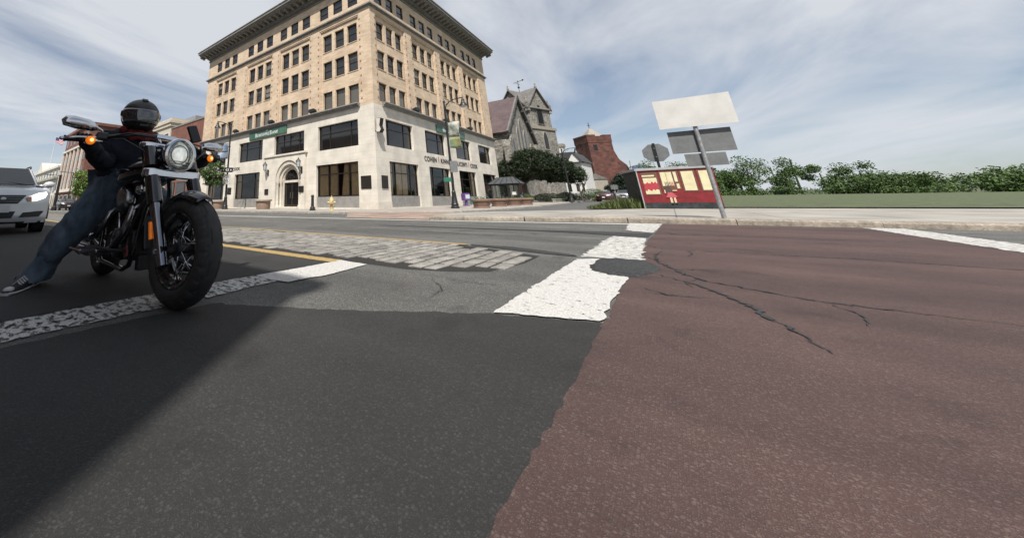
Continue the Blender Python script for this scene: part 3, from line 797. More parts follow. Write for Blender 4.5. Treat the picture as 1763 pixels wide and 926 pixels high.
def big_window(F, a, b, z0, z1, cols, row, glass, depth=.30, sillh=0.0, curtains=None):
    w, h = b - a, z1 - z0; fr = .07; m = MB()
    m.box(-w / 2, -.09, 0, -w / 2 + fr, 0, h); m.box(w / 2 - fr, -.09, 0, w / 2, 0, h)
    m.box(-w / 2 + fr, -.09, h - fr, w / 2 - fr, 0, h); m.box(-w / 2 + fr, -.09, 0, w / 2 - fr, 0, fr)
    for c in cols: m.box(-w / 2 + w * c - .03, -.085, fr, -w / 2 + w * c + .03, -.002, h - fr)
    if row: m.box(-w / 2 + fr, -.08, h * row - .03, w / 2 - fr, -.004, h * row + .03)
    p = F((a + b) / 2, z0, depth)
    o = m.build('window', M['bronze'], bank, loc=p, rz=0 if F is FL else RAD(90))
    cs = [0] + list(cols) + [1]; rows = [(0, row), (row, 1)] if row else [(0, 1)]
    for i in range(len(cs) - 1):
        for (r0, r1) in rows:
            q = MB(); x0, x1 = -w / 2 + w * cs[i] + .03, -w / 2 + w * cs[i + 1] - .03
            y = -.03
            q.add([(x0, y, h * r0 + .03), (x1, y, h * r0 + .03), (x1, y, h * r1 - .03), (x0, y, h * r1 - .03)], [(0, 1, 2, 3)])
            q.build('pane', glass, o, recalc=False)
    for (c0, c1, c2, c3) in (curtains or []):       # top from..to, bottom from..to as fractions of the width
        q = MB(); n = 40; vs_ = []
        for k in range(n + 1):
            t = k / n; yy = .10 + .03 * math.sin(t * 40) + .02 * math.sin(t * 93)
            vs_.append((-w / 2 + w * (c0 + (c1 - c0) * t), yy, h * .99)); 
        for k in range(n + 1):
            t = k / n; yy = .10 + .035 * math.sin(t * 40) + .02 * math.sin(t * 93)
            vs_.append((-w / 2 + w * (c2 + (c3 - c2) * t), yy, .05))
        q.add(vs_, [(k, k + 1, n + 2 + k, n + 1 + k) for k in range(n)])
        q.build('curtain', M['curtain'], o, smooth=True, recalc=False)
    return o
CUR = [[(0.02, .25, .02, .25), (.28, .46, .28, .45), (.62, .76, .55, .72), (.77, .98, .77, .98)], [(.02, .24, .02, .22), (.78, .98, .80, .98)], [(.05, .3, .05, .3)]]
for i, (a, b) in enumerate(S1): big_window(FL, a, b, 1.03, 3.52, (.27, .5, .75) if i == 0 else (.25, .75), .69, M['shop_glass'], curtains=CUR[i])
for a, b in S2: big_window(FL, a, b, 4.69, 6.72, (.28, .80), .66, M['tint_glass'])
CUR = [[(.02, .2, .02, .2), (.28, .50, .28, .50), (.52, .70, .52, .69)], [(.02, .10, .02, .10), (.8, .92, .8, .92)], [(.02, .15, .02, .15), (.75, .97, .78, .97)], []]
for i, (a, b) in enumerate(R1):
    if i < 3: big_window(FR, a, b, 1.02, 3.50, (.25, .75), .68, M['shop_glass'], curtains=CUR[i])
    else: big_window(FR, a, b, .14, 3.50, (.33, .66), .70, M['tint_glass'])
for a, b in R2: big_window(FR, a, b, 4.66, 6.68, (.16, .72), .66, M['tint_glass'])
for F, L_ in ((FL, S1), (FR, R1[:3])):
    for (a, b) in L_:
        q = MB(); vs_ = [F(u, z, d) for z in (.05, 1.03) for (u, d) in ((a, .12), (b, .12), (b, .34), (a, .34))]
        q.add(vs_, [(0, 1, 5, 4), (4, 5, 6, 7)]); q.build('stall_riser', M['grey_stone'], bank, recalc=False)
# plinth
for nm, boxes in (('a', [(-1.62, -.06, 0, .06, 0.0, .62)]), ('b', [(0, 0, 0, .06, 1.62, .62)]), ('c', [(-7.6, -.05, 0, -6.15, 0, .5)]), ('d', [(-13.97, -.05, 0, -13.2, 0, .5)]), ('e', [(-20.55, -.05, 0, -18.55, 0, .5)])):
    q = MB()
    for bx in boxes: q.box(*bx)
    q.build('plinth', M['lime_plain'], bank)

# entrance: projecting portal, stepped round arch, columns, door
acx, az = -9.48, 2.50
po = MB(); arcs = 28
pts = [(-13.05, .13), (-13.05, 4.72), (-7.28, 4.72), (-7.28, .13), (acx + 1.75, .13), (acx + 1.75, az)]
pts += [(acx + 1.75 * math.cos(math.pi * k / arcs), az + 1.75 * math.sin(math.pi * k / arcs)) for k in range(1, arcs)]
pts += [(acx - 1.75, az), (acx - 1.75, .13)]
po.prism(pts, lambda p: (p[0], -.22, p[1]), lambda p: (p[0], -.01, p[1]))
po.box(-13.2, -.32, 4.721, -7.13, -.01, 4.86)
ent = po.build('portal', M['lime'], bank, recalc=False)
for i, (r0, r1, d) in enumerate(((1.40, 1.752, -.12), (1.12, 1.402, .05), (0.98, 1.122, .2))):
    a = MB(); ri = []; ro = []
    for k in range(arcs + 1):
        t = math.pi * k / arcs
        ri.append((acx + r0 * math.cos(t), az + r0 * math.sin(t))); ro.append((acx + r1 * math.cos(t), az + r1 * math.sin(t)))
    n = arcs + 1
    vs_ = [(p[0], d, p[1]) for p in ri] + [(p[0], d, p[1]) for p in ro] + [(p[0], d + .5, p[1]) for p in ri]
    a.add(vs_, [(k, k + 1, n + k + 1, n + k) for k in range(arcs)] + [(k, 2 * n + k, 2 * n + k + 1, k + 1) for k in range(arcs)])
    a.build('arch_ring', M['arch_stone'], ent, smooth=30, recalc=False)
for s in (-1, 1):
    for r, d, ra in ((1.56, -.06, .12), (1.26, .10, .11)):
        c = MB(); c.lathe([(ra * 1.5, .13), (ra * 1.5, .34), (ra * 1.2, .42), (ra, .48), (ra * .95, 2.15), (ra * 1.1, 2.2), (ra * 1.5, 2.38), (ra * 1.6, 2.49)], (acx + s * r, d, 0), n=14)
        c.build('column', M['arch_stone'], ent, smooth=40)
    q = MB(); q.box(min(acx + s * 1.02, acx + s * 1.76), .22, .13, max(acx + s * 1.02, acx + s * 1.76), .6, 2.52); q.build('door_jamb', M['lime_plain'], ent)
tym = MB()
tp = [(acx + 1.0 * math.cos(math.pi * k / arcs), az + .1 + 1.0 * math.sin(math.pi * k / arcs)) for k in range(arcs + 1)]
tym.add([(p[0], .34, p[1]) for p in tp], [tuple(range(len(tp)))])
tymo = tym.build('fanlight', M['tint_glass'], ent, recalc=False)
g = MB()
for k in range(1, 8):
    t = math.pi * k / 8; g.tube([(acx + .3 * math.cos(t), .32, az + .12 + .3 * math.sin(t)), (acx + .95 * math.cos(t), .32, az + .12 + .95 * math.sin(t))], .015, 5)
g.tube([(acx + .3 * math.cos(math.pi * k / 12), .32, az + .12 + .3 * math.sin(math.pi * k / 12)) for k in range(13)], .018, 5)
g.tube([(acx + .65 * math.cos(math.pi * k / 12), .32, az + .12 + .65 * math.sin(math.pi * k / 12)) for k in range(13)], .015, 5)
g.build('fanlight_grille', M['bronze'], tymo)
q = MB(); q.box(-10.66, .25, 2.34, -8.30, .5, 2.54); q.build('door_lintel', M['lime_plain'], ent)
for s in (-1, 1):
    d = MB(); x0, x1 = (-10.5, -9.495) if s < 0 else (-9.475, -8.46)
    fr = .09
    d.box(x0, .32, .30, x0 + fr, .40, 2.33); d.box(x1 - fr, .32, .30, x1, .40, 2.33); d.box(x0 + fr, .32, .30, x1 - fr, .40, .46); d.box(x0 + fr, .32, 2.22, x1 - fr, .40, 2.33)
    do = d.build('door', M['bronze'], bank)
    p = MB(); p.add([(x0 + fr, .36, .46), (x1 - fr, .36, .46), (x1 - fr, .36, 2.22), (x0 + fr, .36, 2.22)], [(0, 1, 2, 3)]); p.build('pane', M['tint_glass'], do, recalc=False)
    h = MB(); hx = x1 - .16 if s < 0 else x0 + .16; h.tube([(hx, .28, 1.0), (hx, .28, 1.5)], .018, 6); h.tube([(hx, .28, 1.05), (hx, .34, 1.05)], .012, 5); h.tube([(hx, .28, 1.45), (hx, .34, 1.45)], .012, 5)
    h.build('handle', M['steel'], do)
st = MB(); st.box(-11.0, -.5, .131, -7.95, .42, .29); st.build('doorstep', M['lime_plain'], bank, bevel=.01)

# ================================================================ THINGS FIXED TO THE BANK
M['sign_green'] = mat('sign_green', (0.020, 0.135, 0.095), .4, var=.25, scale=.35, c2=(0.10, 0.20, 0.13))
M['letter_white'] = mat('letter_white', (0.80, 0.80, 0.78), .5, var=.03)
M['letter_dark'] = mat('letter_dark', (0.022, 0.022, 0.026), .5, var=.1)
M['letter_red'] = mat('letter_red', (0.30, 0.03, 0.04), .5, var=.1)
M['lamp_glass'] = mat('lamp_glass', (0.62, 0.66, 0.70), .15, var=.08, spec=.7)
M['orange_glow'] = mat('orange_glow', (0.80, 0.20, 0.02), .15, var=.15, scale=20, emit=.35)  # faint glow put into the side reflector's colour, which is no lamp
M['green_paint'] = mat('green_paint', (0.03, 0.17, 0.12), .45, var=.15)
M['purple'] = mat('purple_paint', (0.16, 0.085, 0.30), .45, var=.15)
M['terracotta'] = mat('terracotta', (0.26, 0.165, 0.125), .85, var=.2, scale=5, bump=.25, bscale=60)
M['planter_tan'] = mat('planter_tan', (0.33, 0.235, 0.175), .85, var=.12, scale=6, bump=.2, bscale=80)
M['planter_rim'] = mat('planter_rim', (0.40, 0.35, 0.29), .85, var=.12, scale=6, bump=.2, bscale=80)
M['hydrant'] = mat('hydrant_paint', (0.62, 0.49, 0.24), .5, var=.15, scale=12)
M['soil'] = mat('soil', (0.05, 0.038, 0.028), .95, var=.3, scale=20, bump=.6, bscale=50)

def layout(parts, z, y, parent, F_rz, base, depth, track=0.0):
    """letters set side by side: parts = [(text, size, material)], returns total width"""
    ms = []; x = 0
    for (s, size, m) in parts:
        if s == ' ': x += size * .55; continue
        me = text_mesh(s, size, depth, 'LEFT', m, 1.0, 'lettering', size * .002)
        xs = [v.co.x for v in me.vertices]; zz = [v.co.y for v in me.vertices]
        ms.append((me, x - min(xs), -min(zz), size)); x += max(xs) - min(xs) + track * size
    return ms, x

def wall_text(name, parts, F, u_c, z_base, width, d, parent, depth=.012):
    ms, tot = layout(parts, 0, 0, parent, 0, 0, depth, .13)
    k = width / tot; out = []
    for me, x, dz, size in ms:
        for v in me.vertices:
            X_, Y_, Z_ = v.co.x, v.co.y, v.co.z
            v.co = (((X_ + x) - tot / 2) * k, -Z_, (Y_ + dz) * k)
        out.append(inst(name, me, parent, (0, 0, 0)))
    return out

def sign_thing(F, u0, u1, z0, z1, label, flip=False):
    p = F((u0 + u1) / 2, z0, -.02)
    t = thing('bank_sign', label, 'sign', (XC + p[0], YC + p[1], p[2]), 0 if F is FL else RAD(90), 'green bank signs on the stone base')
    w = u1 - u0; b = MB(); b.box(-w / 2, -.10, 0, w / 2, 0, z1 - z0); b.build('sign_board', M['sign_green'], t, bevel=.01)
    s = .45
    for o in wall_text('lettering', [('B', s, M['letter_white']), ('ERKSHIRE', s * .74, M['letter_white']), (' ', .1, None), ('B', s, M['letter_white']), ('ANK', s * .74, M['letter_white'])], F, 0, 0, w * .62, 0, t):
        o.location = (0.0, -.115, .14)
    e = MB()
    for k in range(7):
        a = RAD(20 + k * 23.3); e.add([(.02, -.11, .56), (.02 + .17 * math.cos(a - .12), -.11, .56 + .15 * math.sin(a - .12)), (.02 + .2 * math.cos(a), -.11, .56 + .17 * math.sin(a)), (.02 + .17 * math.cos(a + .12), -.11, .56 + .15 * math.sin(a + .12))], [(0, 1, 2, 3)])
    e.build('tree_emblem', M['letter_white'], t, recalc=False)
    return t
sign_thing(FL, -16.0, -9.98, 6.83, 7.56, 'green sign with white bank lettering above the arched entrance')
sign_thing(FR, 9.6, 15.9, 6.80, 7.50, 'green bank sign on the right front half hidden by the lamp post')
D_, R_ = M['letter_dark'], M['letter_red']
TXT = [('COHEN', .4, D_), (' ', .4, None), ('|', .4, R_), (' ', .4, None), ('KINNE', .4, D_), (' ', .4, None), ('|', .4, R_), (' ', .4, None), ('VALICENTI', .4, D_), (' ', .4, None), ('|', .4, R_), (' ', .4, None), ('COOK', .4, D_)]
for F, uc, wd, z, lab in ((FR, 12.75, 11.6, 3.94, 'dark letters of law firm names on the right stone front'), (FL, -21.8, 8.6, 3.95, 'dark letters of law firm names ending beside the left lamp post')):
    p = F(uc, z, -.03)
    t = thing('wall_lettering', lab, 'lettering', (XC + p[0], YC + p[1], p[2]), 0 if F is FL else RAD(90))
    for o in wall_text('name', TXT, F, 0, 0, wd, 0, t): pass

def lantern(u, z, label):
    t = thing('wall_lantern', label, 'lantern', (XC + u, YC - .22, z))
    a = MB(); a.tube([(0, 0, -.55), (0, -.12, -.6), (0, -.38, -.45), (0, -.42, -.25)], .025, 8); a.box(-.08, -.04, -.75, .08, 0.0, -.2); a.tube([(0, 0, -.25), (0, -.25, -.35), (0, -.42, -.27)], .018, 6)
    a.build('bracket', M['black_iron'], t)
    g = MB(); g.lathe([(.11, -.25), (.20, .22)], (0, -.42, 0), n=6); g.build('glass', M['lamp_glass'], t)
    c = MB(); c.lathe([(.13, -.28), (.13, -.24)], (0, -.42, 0), n=6); c.lathe([(.24, .221), (.22, .25), (.10, .40), (.05, .44), (.03, .52), (.005, .6)], (0, -.42, 0), n=6)
    for k in range(6):
        an = math.pi / 3 * k + math.pi / 6 * 0
        ax = Vector((0, 0, 1)).orthogonal().normalized(); bx = Vector((0, 0, 1)).cross(ax)
        d = ax * math.cos(an) + bx * math.sin(an)
        c.tube([(d.x * .115, -.42 + d.y * .115, -.25), (d.x * .205, -.42 + d.y * .205, .22)], .012, 4)
    c.build('cage', M['black_iron'], t)
lantern(-12.3, 3.78, 'black six sided wall lantern left of the arched entrance')
lantern(-7.62, 3.74, 'black six sided wall lantern right of the arched entrance')

def plaque(F, u0, u1, z0, z1, d, label, rows=3):
    p = F((u0 + u1) / 2, z0, d)
    t = thing('wall_plaque', label, 'plaque', (XC + p[0], YC + p[1], p[2]), 0 if F is FL else RAD(90))
    w = u1 - u0; h = z1 - z0
    b = MB(); b.box(-w / 2, -.05, 0, w / 2, 0, h); b.build('plate', M['bronze'], t, bevel=.008)
    r = MB()
    for e in ((-w / 2 + .03, -.058, .03, w / 2 - .03, -.05, .05), (-w / 2 + .03, -.058, h - .05, w / 2 - .03, -.05, h - .03), (-w / 2 + .03, -.058, .05, -w / 2 + .05, -.05, h - .05), (w / 2 - .05, -.058, .05, w / 2 - .03, -.05, h - .05)): r.box(*e)
    r.build('rim', M['black_iron'], t)
plaque(FL, -1.42, -.5, 1.52, 2.42, -.001, 'large dark plaque on the left side of the stone corner pier')
plaque(FR, .52, 1.28, 1.52, 2.42, -.001, 'large dark plaque on the right side of the stone corner pier')
plaque(FL, -12.75, -12.2, 1.35, 1.85, -.221, 'small dark plaque left of the entrance columns')
plaque(FL, -7.95, -7.35, 1.45, 1.95, -.221, 'small dark plaque right of the entrance door')

def corner_light():
    t = thing('floodlight', 'tall black angular light box high on the stone corner casting a shadow', 'light', (XC, YC + .22, 5.45))
    b = MB(); b.prism([(0, 0), (.28, -.05), (.42, .15), (.30, .45), (.42, 1.0), (.05, 1.05), (.0, .9)], lambda p: (p[0] + .12, -.20, p[1]), lambda p: (p[0] + .12, .20, p[1])); b.build('housing', M['black_plastic'], t, bevel=.01)
    s = MB(); s.prism([(0.02, 0.03), (.27, -.02), (.40, .15), (.28, .45), (.40, .97), (.05, 1.02)], lambda p: (p[0] + .12, -.225, p[1]), lambda p: (p[0] + .12, -.202, p[1])); s.build('side_panel', M['lime_plain'], t)
    a = MB(); a.box(.0, -.06, .3, .125, .06, .7); a.tube([(.02, -.1, .15), (.02, -.22, .12)], .015, 5); a.build('bracket', M['black_iron'], t)
corner_light()
fl_proto = None
FLAB = {('L', -6.35): 'small black floodlight on the left ledge nearest the corner', ('L', -12.2): 'small black floodlight on the left ledge above the green sign', ('L', -18.55): 'small black floodlight on the ledge at the far left',
        ('R', 5.85): 'small black floodlight on the right ledge nearest the corner', ('R', 11.6): 'small black floodlight on the right ledge behind the lamp post', ('R', 17.25): 'small black floodlight on the right ledge farthest from the corner'}
for (s, u), lab in FLAB.items():
    F = FL if s == 'L' else FR; p = F(u, 7.94, -.22)
    loc = (XC + p[0], YC + p[1], p[2])
    if fl_proto is None:
        t = thing('ledge_floodlight', lab, 'light', loc, 0, 'floodlights on the stone ledge')
        b = MB(); b.prism([(-.22, .10), (.16, .06), (.20, .30), (-.18, .40)], lambda q: (-.32, q[0], q[1]), lambda q: (.32, q[0], q[1])); b.build('housing', M['black_plastic'], t, bevel=.015)
        b = MB(); b.box(-.2, -.1, 0, .2, .1, .09); b.build('base', M['black_iron'], t); fl_proto = t
    else:
        t = copy_tree(fl_proto); t.location = loc; t['label'] = lab
    t.rotation_euler = (0, 0, 0 if s == 'L' else RAD(90))

# ================================================================ STREET LAMPS, SIGNS, STREET FURNITURE
def street_lamp(loc, h, rz, label, extra=None):
    t = thing('street_lamp', label, 'street lamp', loc, rz, 'black street lamps')
    b = MB(); b.lathe([(.27, 0), (.27, .10), (.22, .16), (.24, .26), (.20, .34), (.15, .75), (.13, 1.0), (.14, 1.04), (.095, 1.12)], n=12); b.build('base', M['black_iron'], t, smooth=35)
    p = MB(); p.lathe([(.092, 1.1), (.060, h)], n=10); p.lathe([(.10, h * .72), (.10, h * .72 + .08)], n=10); p.lathe([(.085, h), (.09, h + .06), (.03, h + .16), (.002, h + .3)], n=10); p.build('pole', M['black_iron'], t, smooth=35)
    a = MB(); z = h - .25
    pts = [(0, 0, z - .5), (.12, 0, z - .05), (.4, 0, z + .22), (.8, 0, z + .32), (1.2, 0, z + .33), (1.42, 0, z + .33)]
    a.tube(pts, .035, 8)
    def sc(c, r, a0, a1, n=14, s=1): return [(c[0] + (r * (1 - .6 * k / n)) * math.cos(a0 + (a1 - a0) * k / n), 0, c[1] + (r * (1 - .6 * k / n)) * math.sin(a0 + (a1 - a0) * k / n)) for k in range(n + 1)]
    a.tube(sc((.28, z + .02), .17, 2.2, 8.5), .016, 5); a.tube(sc((.58, z + .18), .12, 3.5, 9.5), .014, 5); a.tube([(0, 0, z - .02), (.3, 0, z + .16)], .015, 5); a.tube([(0, 0, z + .2), (.45, 0, z + .25)], .014, 5)
    a.build('arm', M['black_iron'], t, smooth=40)
    l = MB(); l.lathe([(.04, z + .36), (.05, z + .24), (.10, z + .18), (.11, z + .02), (.16, z - .06), (.27, z - .22), (.28, z - .26)], (1.36, 0, 0), n=14); l.build('lamp_shade', M['black_iron'], t, smooth=35)
    g = MB(); g.lathe([(.24, z - .261), (.20, z - .33), (.10, z - .38), (.01, z - .40)], (1.36, 0, 0), n=14); g.build('lamp_glass', M['lamp_glass'], t, smooth=True)
    return t
lampR = street_lamp((-10.39, 22.75, .15), 7.2, RAD(0), 'tall black street lamp with banner in front of the right bank front')
lampL = street_lamp((-28.8, 16.75, .13), 7.6, RAD(-90), 'black street lamp with speed sign and banner behind the motorcycle handlebar')
lampC = street_lamp((-8.25, 48.3, .36), 5.9, RAD(0), 'black street lamp standing before the white house')
lampD = street_lamp((-3.78, 67.9, .5), 4.7, RAD(0), 'black street lamp before the red sandstone tower')
b = MB(); b.lathe([(.02, 5.62), (.16, 5.5), (.17, 5.3), (.05, 5.2)], (-.45, 0, 0), n=10); b.tube([(0, 0, 5.3), (-.45, 0, 5.62)], .03, 6); b.build('side_fitting', M['black_iron'], lampC, smooth=True)

# banner of the right lamp
M['banner_a'] = mat('banner_a', (0.16, 0.25, 0.19), .7, var=.6, scale=2.2, c2=(0.50, 0.50, 0.44), detail=3)
M['banner_b'] = mat('banner_b', (0.13, 0.27, 0.20), .7, var=.3, scale=1.5, c2=(0.45, 0.38, 0.12), detail=2)
M['banner_c'] = mat('banner_c', (0.10, 0.17, 0.30), .7, var=.4, scale=1.2, c2=(0.40, 0.46, 0.55), detail=2)
def banner(parent_loc, rz, w, z0, z1, mats, label, curl=.12):
    t = thing('street_banner', label, 'banner', parent_loc, rz)
    n = 10; mid = z0 + (z1 - z0) * .42
    for (a0, a1, m) in ((mid, z1, mats[0]), (z0, mid, mats[1])):
        q = MB(); vs_ = []
        for j in range(5):
            for i in range(n + 1):
                s = i / n; zz = a0 + (a1 - a0) * j / 4
                ph = (zz - z0) / (z1 - z0)
                vs_.append((.1 + w * s * (1 - .15 * math.sin(ph * 3)), curl * math.sin(s * 3.1 + ph * 2.2) * (1 - ph * .6), zz - .10 * s * (1 - ph)))
        q.add(vs_, [(j * (n + 1) + i, j * (n + 1) + i + 1, (j + 1) * (n + 1) + i + 1, (j + 1) * (n + 1) + i) for j in range(4) for i in range(n)])
        o = q.build('cloth', m, t, smooth=True, recalc=False)
        sm = o.modifiers.new('Solid', 'SOLIDIFY'); sm.thickness = .006
    q = MB(); q.tube([(0, 0, z1 + .02), (w + .12, 0, z1 + .02)], .014, 6); q.build('rod', M['black_iron'], t)
    q = MB(); q.tube([(0, 0, z0 + .03), (w + .1, 0, z0 - .06)], .012, 6); q.build('rod', M['black_iron'], t)
banner((-10.39, 22.75, .15), RAD(20), .80, 3.95, 5.75, (M['banner_a'], M['banner_b']), 'green and tan banner hanging from the lamp before the bank')
banner((-28.8, 16.75, .13), RAD(-120), 1.0, 4.4, 5.8, (M['banner_c'], M['banner_c']), 'blue banner on the left lamp post behind the mirror')

def text_plate(name, body, size, m, parent, loc, rz=0, sx=1.0):
    me = text_mesh(body, size, .002, 'CENTER', m, sx, name, size * .015)
    for v in me.vertices: v.co = (v.co.x, -v.co.z, v.co.y)
    return inst(name, me, parent, loc, rz)
# signs on the left lamp post, turned to face the traffic
VZ = RAD(57)
t = thing('speed_sign', 'white speed limit 25 sign on the left lamp post', 'sign', (-28.78, 16.68, 2.25), VZ)
b = MB(); b.box(-.33, -.16, 0, .33, -.14, .85); b.build('plate', M['white_paint'], t, bevel=.004)
b = MB()
for e in ((-.31, -.164, .02, .31, -.1605, .045), (-.31, -.164, .805, .31, -.1605, .83), (-.31, -.164, .045, -.285, -.1605, .805), (.285, -.164, .045, .31, -.1605, .805)): b.box(*e)
b.build('border', M['letter_dark'], t)
text_plate('lettering', 'SPEED', .17, D_, t, (0, -.164, .70)); text_plate('lettering', 'LIMIT', .17, D_, t, (0, -.164, .53)); text_plate('lettering', '25', .40, D_, t, (0, -.164, .25))
t = thing('route_sign', 'black sign with white 43 and arrows above the speed sign', 'sign', (-28.78, 16.68, 3.3), VZ)
b = MB(); b.box(-.5, -.16, 0, .5, -.14, .42); b.build('plate', M['letter_dark'], t, bevel=.004)
text_plate('lettering', '43', .30, M['letter_white'], t, (0, -.164, .21))
for s in (-1, 1):
    b = MB(); b.add([(s * .42, -.163, .21), (s * .28, -.163, .29), (s * .28, -.163, .13)], [(0, 1, 2)]); b.build('arrow', M['letter_white'], t, recalc=False)
t = thing('pole_box', 'small black box on the left lamp post below the speed sign', 'box', (-28.7, 16.75, 1.35), VZ)
b = MB(); b.box(.05, -.12, 0, .38, .14, .62); b.build('case', M['black_plastic'], t, bevel=.02); b = MB(); b.box(.09, -.14, .08, .34, -.121, .54); b.build('lid', M['black_iron'], t)
# street name blades on the right lamp
t = thing('street_name_sign', 'green street name blades on the lamp before the bank', 'sign', (-10.39, 22.75, 1.85), RAD(25))
b = MB(); b.box(-.55, -.085, 0, -.02, -.07, .27); b.build('blade', M['green_paint'], t, bevel=.004); b = MB(); b.box(-.11, -.06, .02, -.085, .6, .29); b.build('blade', M['green_paint'], t, bevel=.004)
b = MB(); b.tube([(0, 0, -.03), (0, 0, .32)], .10, 10); b.build('clamp', M['black_iron'], t)
t = thing('pole_notice', 'grey notice plate on the lamp before the bank', 'sign', (-10.39, 22.75, 2.45), RAD(25))
b = MB(); b.box(-.05, -.11, 0, .42, -.09, .75); b.build('plate', M['sign_back'], t, bevel=.004); b = MB(); b.tube([(0, 0, .1), (0, 0, .2)], .095, 10); b.tube([(0, 0, .5), (0, 0, .6)], .095, 10); b.build('clamp', M['black_iron'], t)

def bollard(loc, h, label):
    t = thing('bollard', label, 'bollard', loc)
    b = MB(); b.lathe([(.20, 0), (.20, .07), (.16, .10), (.17, .17), (.12, .24)], n=10); b.build('base', M['black_iron'], t, smooth=35)
    b = MB(); b.lathe([(.10, .23), (.085, h - .13)], n=10); b.build('post', M['black_iron'], t, smooth=35)
    b = MB(); b.lathe([(.10, h - .14), (.10, h - .08), (.07, h - .02), (.01, h)], n=10); b.build('cap', M['black_iron'], t, smooth=35)
bollard((-16.86, 16.04, .13), .98, 'black iron bollard at the kerb beside the fire hydrant')
bollard((-12.2, 33.5, .24), .95, 'plain black post beside the green bicycle rack')

t = thing('fire_hydrant', 'cream yellow fire hydrant at the kerb before the bank', 'hydrant', (-15.03, 15.89, .13), RAD(35))
b = MB(); b.lathe([(.15, 0), (.15, .05), (.11, .07), (.11, .24), (.145, .26), (.145, .30), (.115, .32), (.115, .56)], n=16); b.build('barrel', M['hydrant'], t, smooth=35)
b = MB(); b.lathe([(.15, .56), (.15, .60), (.13, .63), (.125, .68), (.10, .74), (.05, .78), (.035, .79), (.035, .86), (.01, .88)], n=16); b.build('bonnet', M['hydrant'], t, smooth=35)
for d, r in (((1, 0, 0), .055), ((-1, 0, 0), .055), ((0, -1, 0), .075)):
    b = MB(); b.lathe([(r, .08), (r, .18), (r * 1.25, .18), (r * 1.25, .23), (r * .5, .235), (r * .5, .26)], (0, 0, .48), d, n=12); b.build('nozzle', M['hydrant'], t, smooth=35)

def leaf_cloud(mb, c, rad, n, size, rr, shell=.35, mi=0, flat=0.0):
    for _ in range(n):
        while True:
            p = Vector((rr.uniform(-1, 1), rr.uniform(-1, 1), rr.uniform(-1, 1)))
            if p.length <= 1: break
        if p.length > 1e-3: p = p.normalized() * (shell + (1 - shell) * rr.random() ** .6)
        p = Vector((c[0] + p.x * rad[0], c[1] + p.y * rad[1], c[2] + p.z * rad[2]))
        s = size * rr.uniform(.6, 1.4)
        a = Vector((rr.gauss(0, 1), rr.gauss(0, 1), rr.gauss(0, 1 - flat))).normalized(); b_ = a.cross(Vector((rr.gauss(0, 1), rr.gauss(0, 1), rr.gauss(0, 1))))
        if b_.length < 1e-3: continue
        b_.normalize()
        mb.add([p - a * s, p + b_ * s * .45, p + a * s, p - b_ * s * .45], [(0, 1, 2, 3)], mi)

def leaf_mat(name, c, var=.35, rnd=.0):
    m = mat(name, c, .55, var=var, scale=.9, spec=.3, detail=3)
    b = bsdf(m); b.inputs['Transmission Weight'].default_value = 0.0
    n = m.node_tree.nodes; l = m.node_tree.links
    oi = n.new('ShaderNodeNewGeometry'); mr = n.new('ShaderNodeMapRange'); mr.inputs[3].default_value = .55; mr.inputs[4].default_value = 1.5
    hs = n.new('ShaderNodeHueSaturation'); src = b.inputs['Base Color'].links[0].from_socket
    l.new(oi.outputs['Random Per Island'], mr.inputs[0]); l.new(mr.outputs[0], hs.inputs['Value']); l.new(src, hs.inputs['Color']); l.new(hs.outputs[0], b.inputs['Base Color'])
    return m
M['leaf'] = leaf_mat('leaf', (0.070, 0.120, 0.032))
M['leaf_light'] = leaf_mat('leaf_light', (0.135, 0.21, 0.045))
M['leaf_dark'] = leaf_mat('leaf_dark', (0.030, 0.046, 0.020))
M['leaf_pine'] = leaf_mat('leaf_pine', (0.018, 0.032, 0.018))
M['grass'] = leaf_mat('grass', (0.115, 0.150, 0.048))
M['bark'] = mat('bark', (0.075, 0.058, 0.045), .9, var=.3, scale=10, bump=.6, bscale=30)

# round planters along the main street
def round_planter(loc, label, seed, kind):
    t = thing('planter', label, 'planter', loc, 0, 'planters on the pavement')
    rr = random.Random(seed)
    if kind == 0:
        b = MB(); b.lathe([(.54, 0), (.56, .04), (.60, .60), (.60, .64)], n=28); b.build('tub', M['planter_tan'], t, smooth=35)
        b = MB(); b.lathe([(.62, .641), (.72, .66), (.72, .76), (.62, .80), (.56, .78), (.56, .70)], n=28, cap=False); b.build('rim', M['planter_rim'], t, smooth=35)
        zt = .76
    else:
        b = MB(); b.lathe([(.50, 0), (.51, .10), (.47, .115), (.48, .13), (.535, .30), (.50, .315), (.50, .33), (.57, .44)], n=24); b.build('tub', M['terracotta'], t, smooth=35)
        b = MB(); b.lathe([(.58, .441), (.62, .45), (.62, .53), (.56, .56), (.52, .55)], n=24, cap=False); b.build('rim', M['terracotta'], t, smooth=35)
        zt = .53
    b = MB(); b.lathe([(.001, zt - .02), (.54, zt - .03)], n=20, cap=False); b.build('soil', M['soil'], t)
    if kind == 1:
        b = MB(); leaf_cloud(b, (0, 0, zt + .03), (.42, .42, .07), 90, .05, rr); setp(b.build('seedlings', M['leaf'], t, recalc=False), kind='stuff')
round_planter((-25.0, 18.1, .13), 'round tan planter left of the arched entrance', 1, 0)
round_planter((-33.2, 18.5, .13), 'round tan planter beside the left lamp post base', 2, 0)
for i, (x, y, lab) in enumerate(((-9.11, 23.9, 'ringed brown planter standing alone right of the lamp post'), (-9.25, 27.6, 'second ringed brown planter from the lamp post'), (-9.2, 30.8, 'third ringed brown planter from the lamp post'), (-8.95, 33.2, 'ringed brown planter farthest from the lamp post'))):
    round_planter((x, y, .13 + zs(y)), lab, 10 + i, 1)

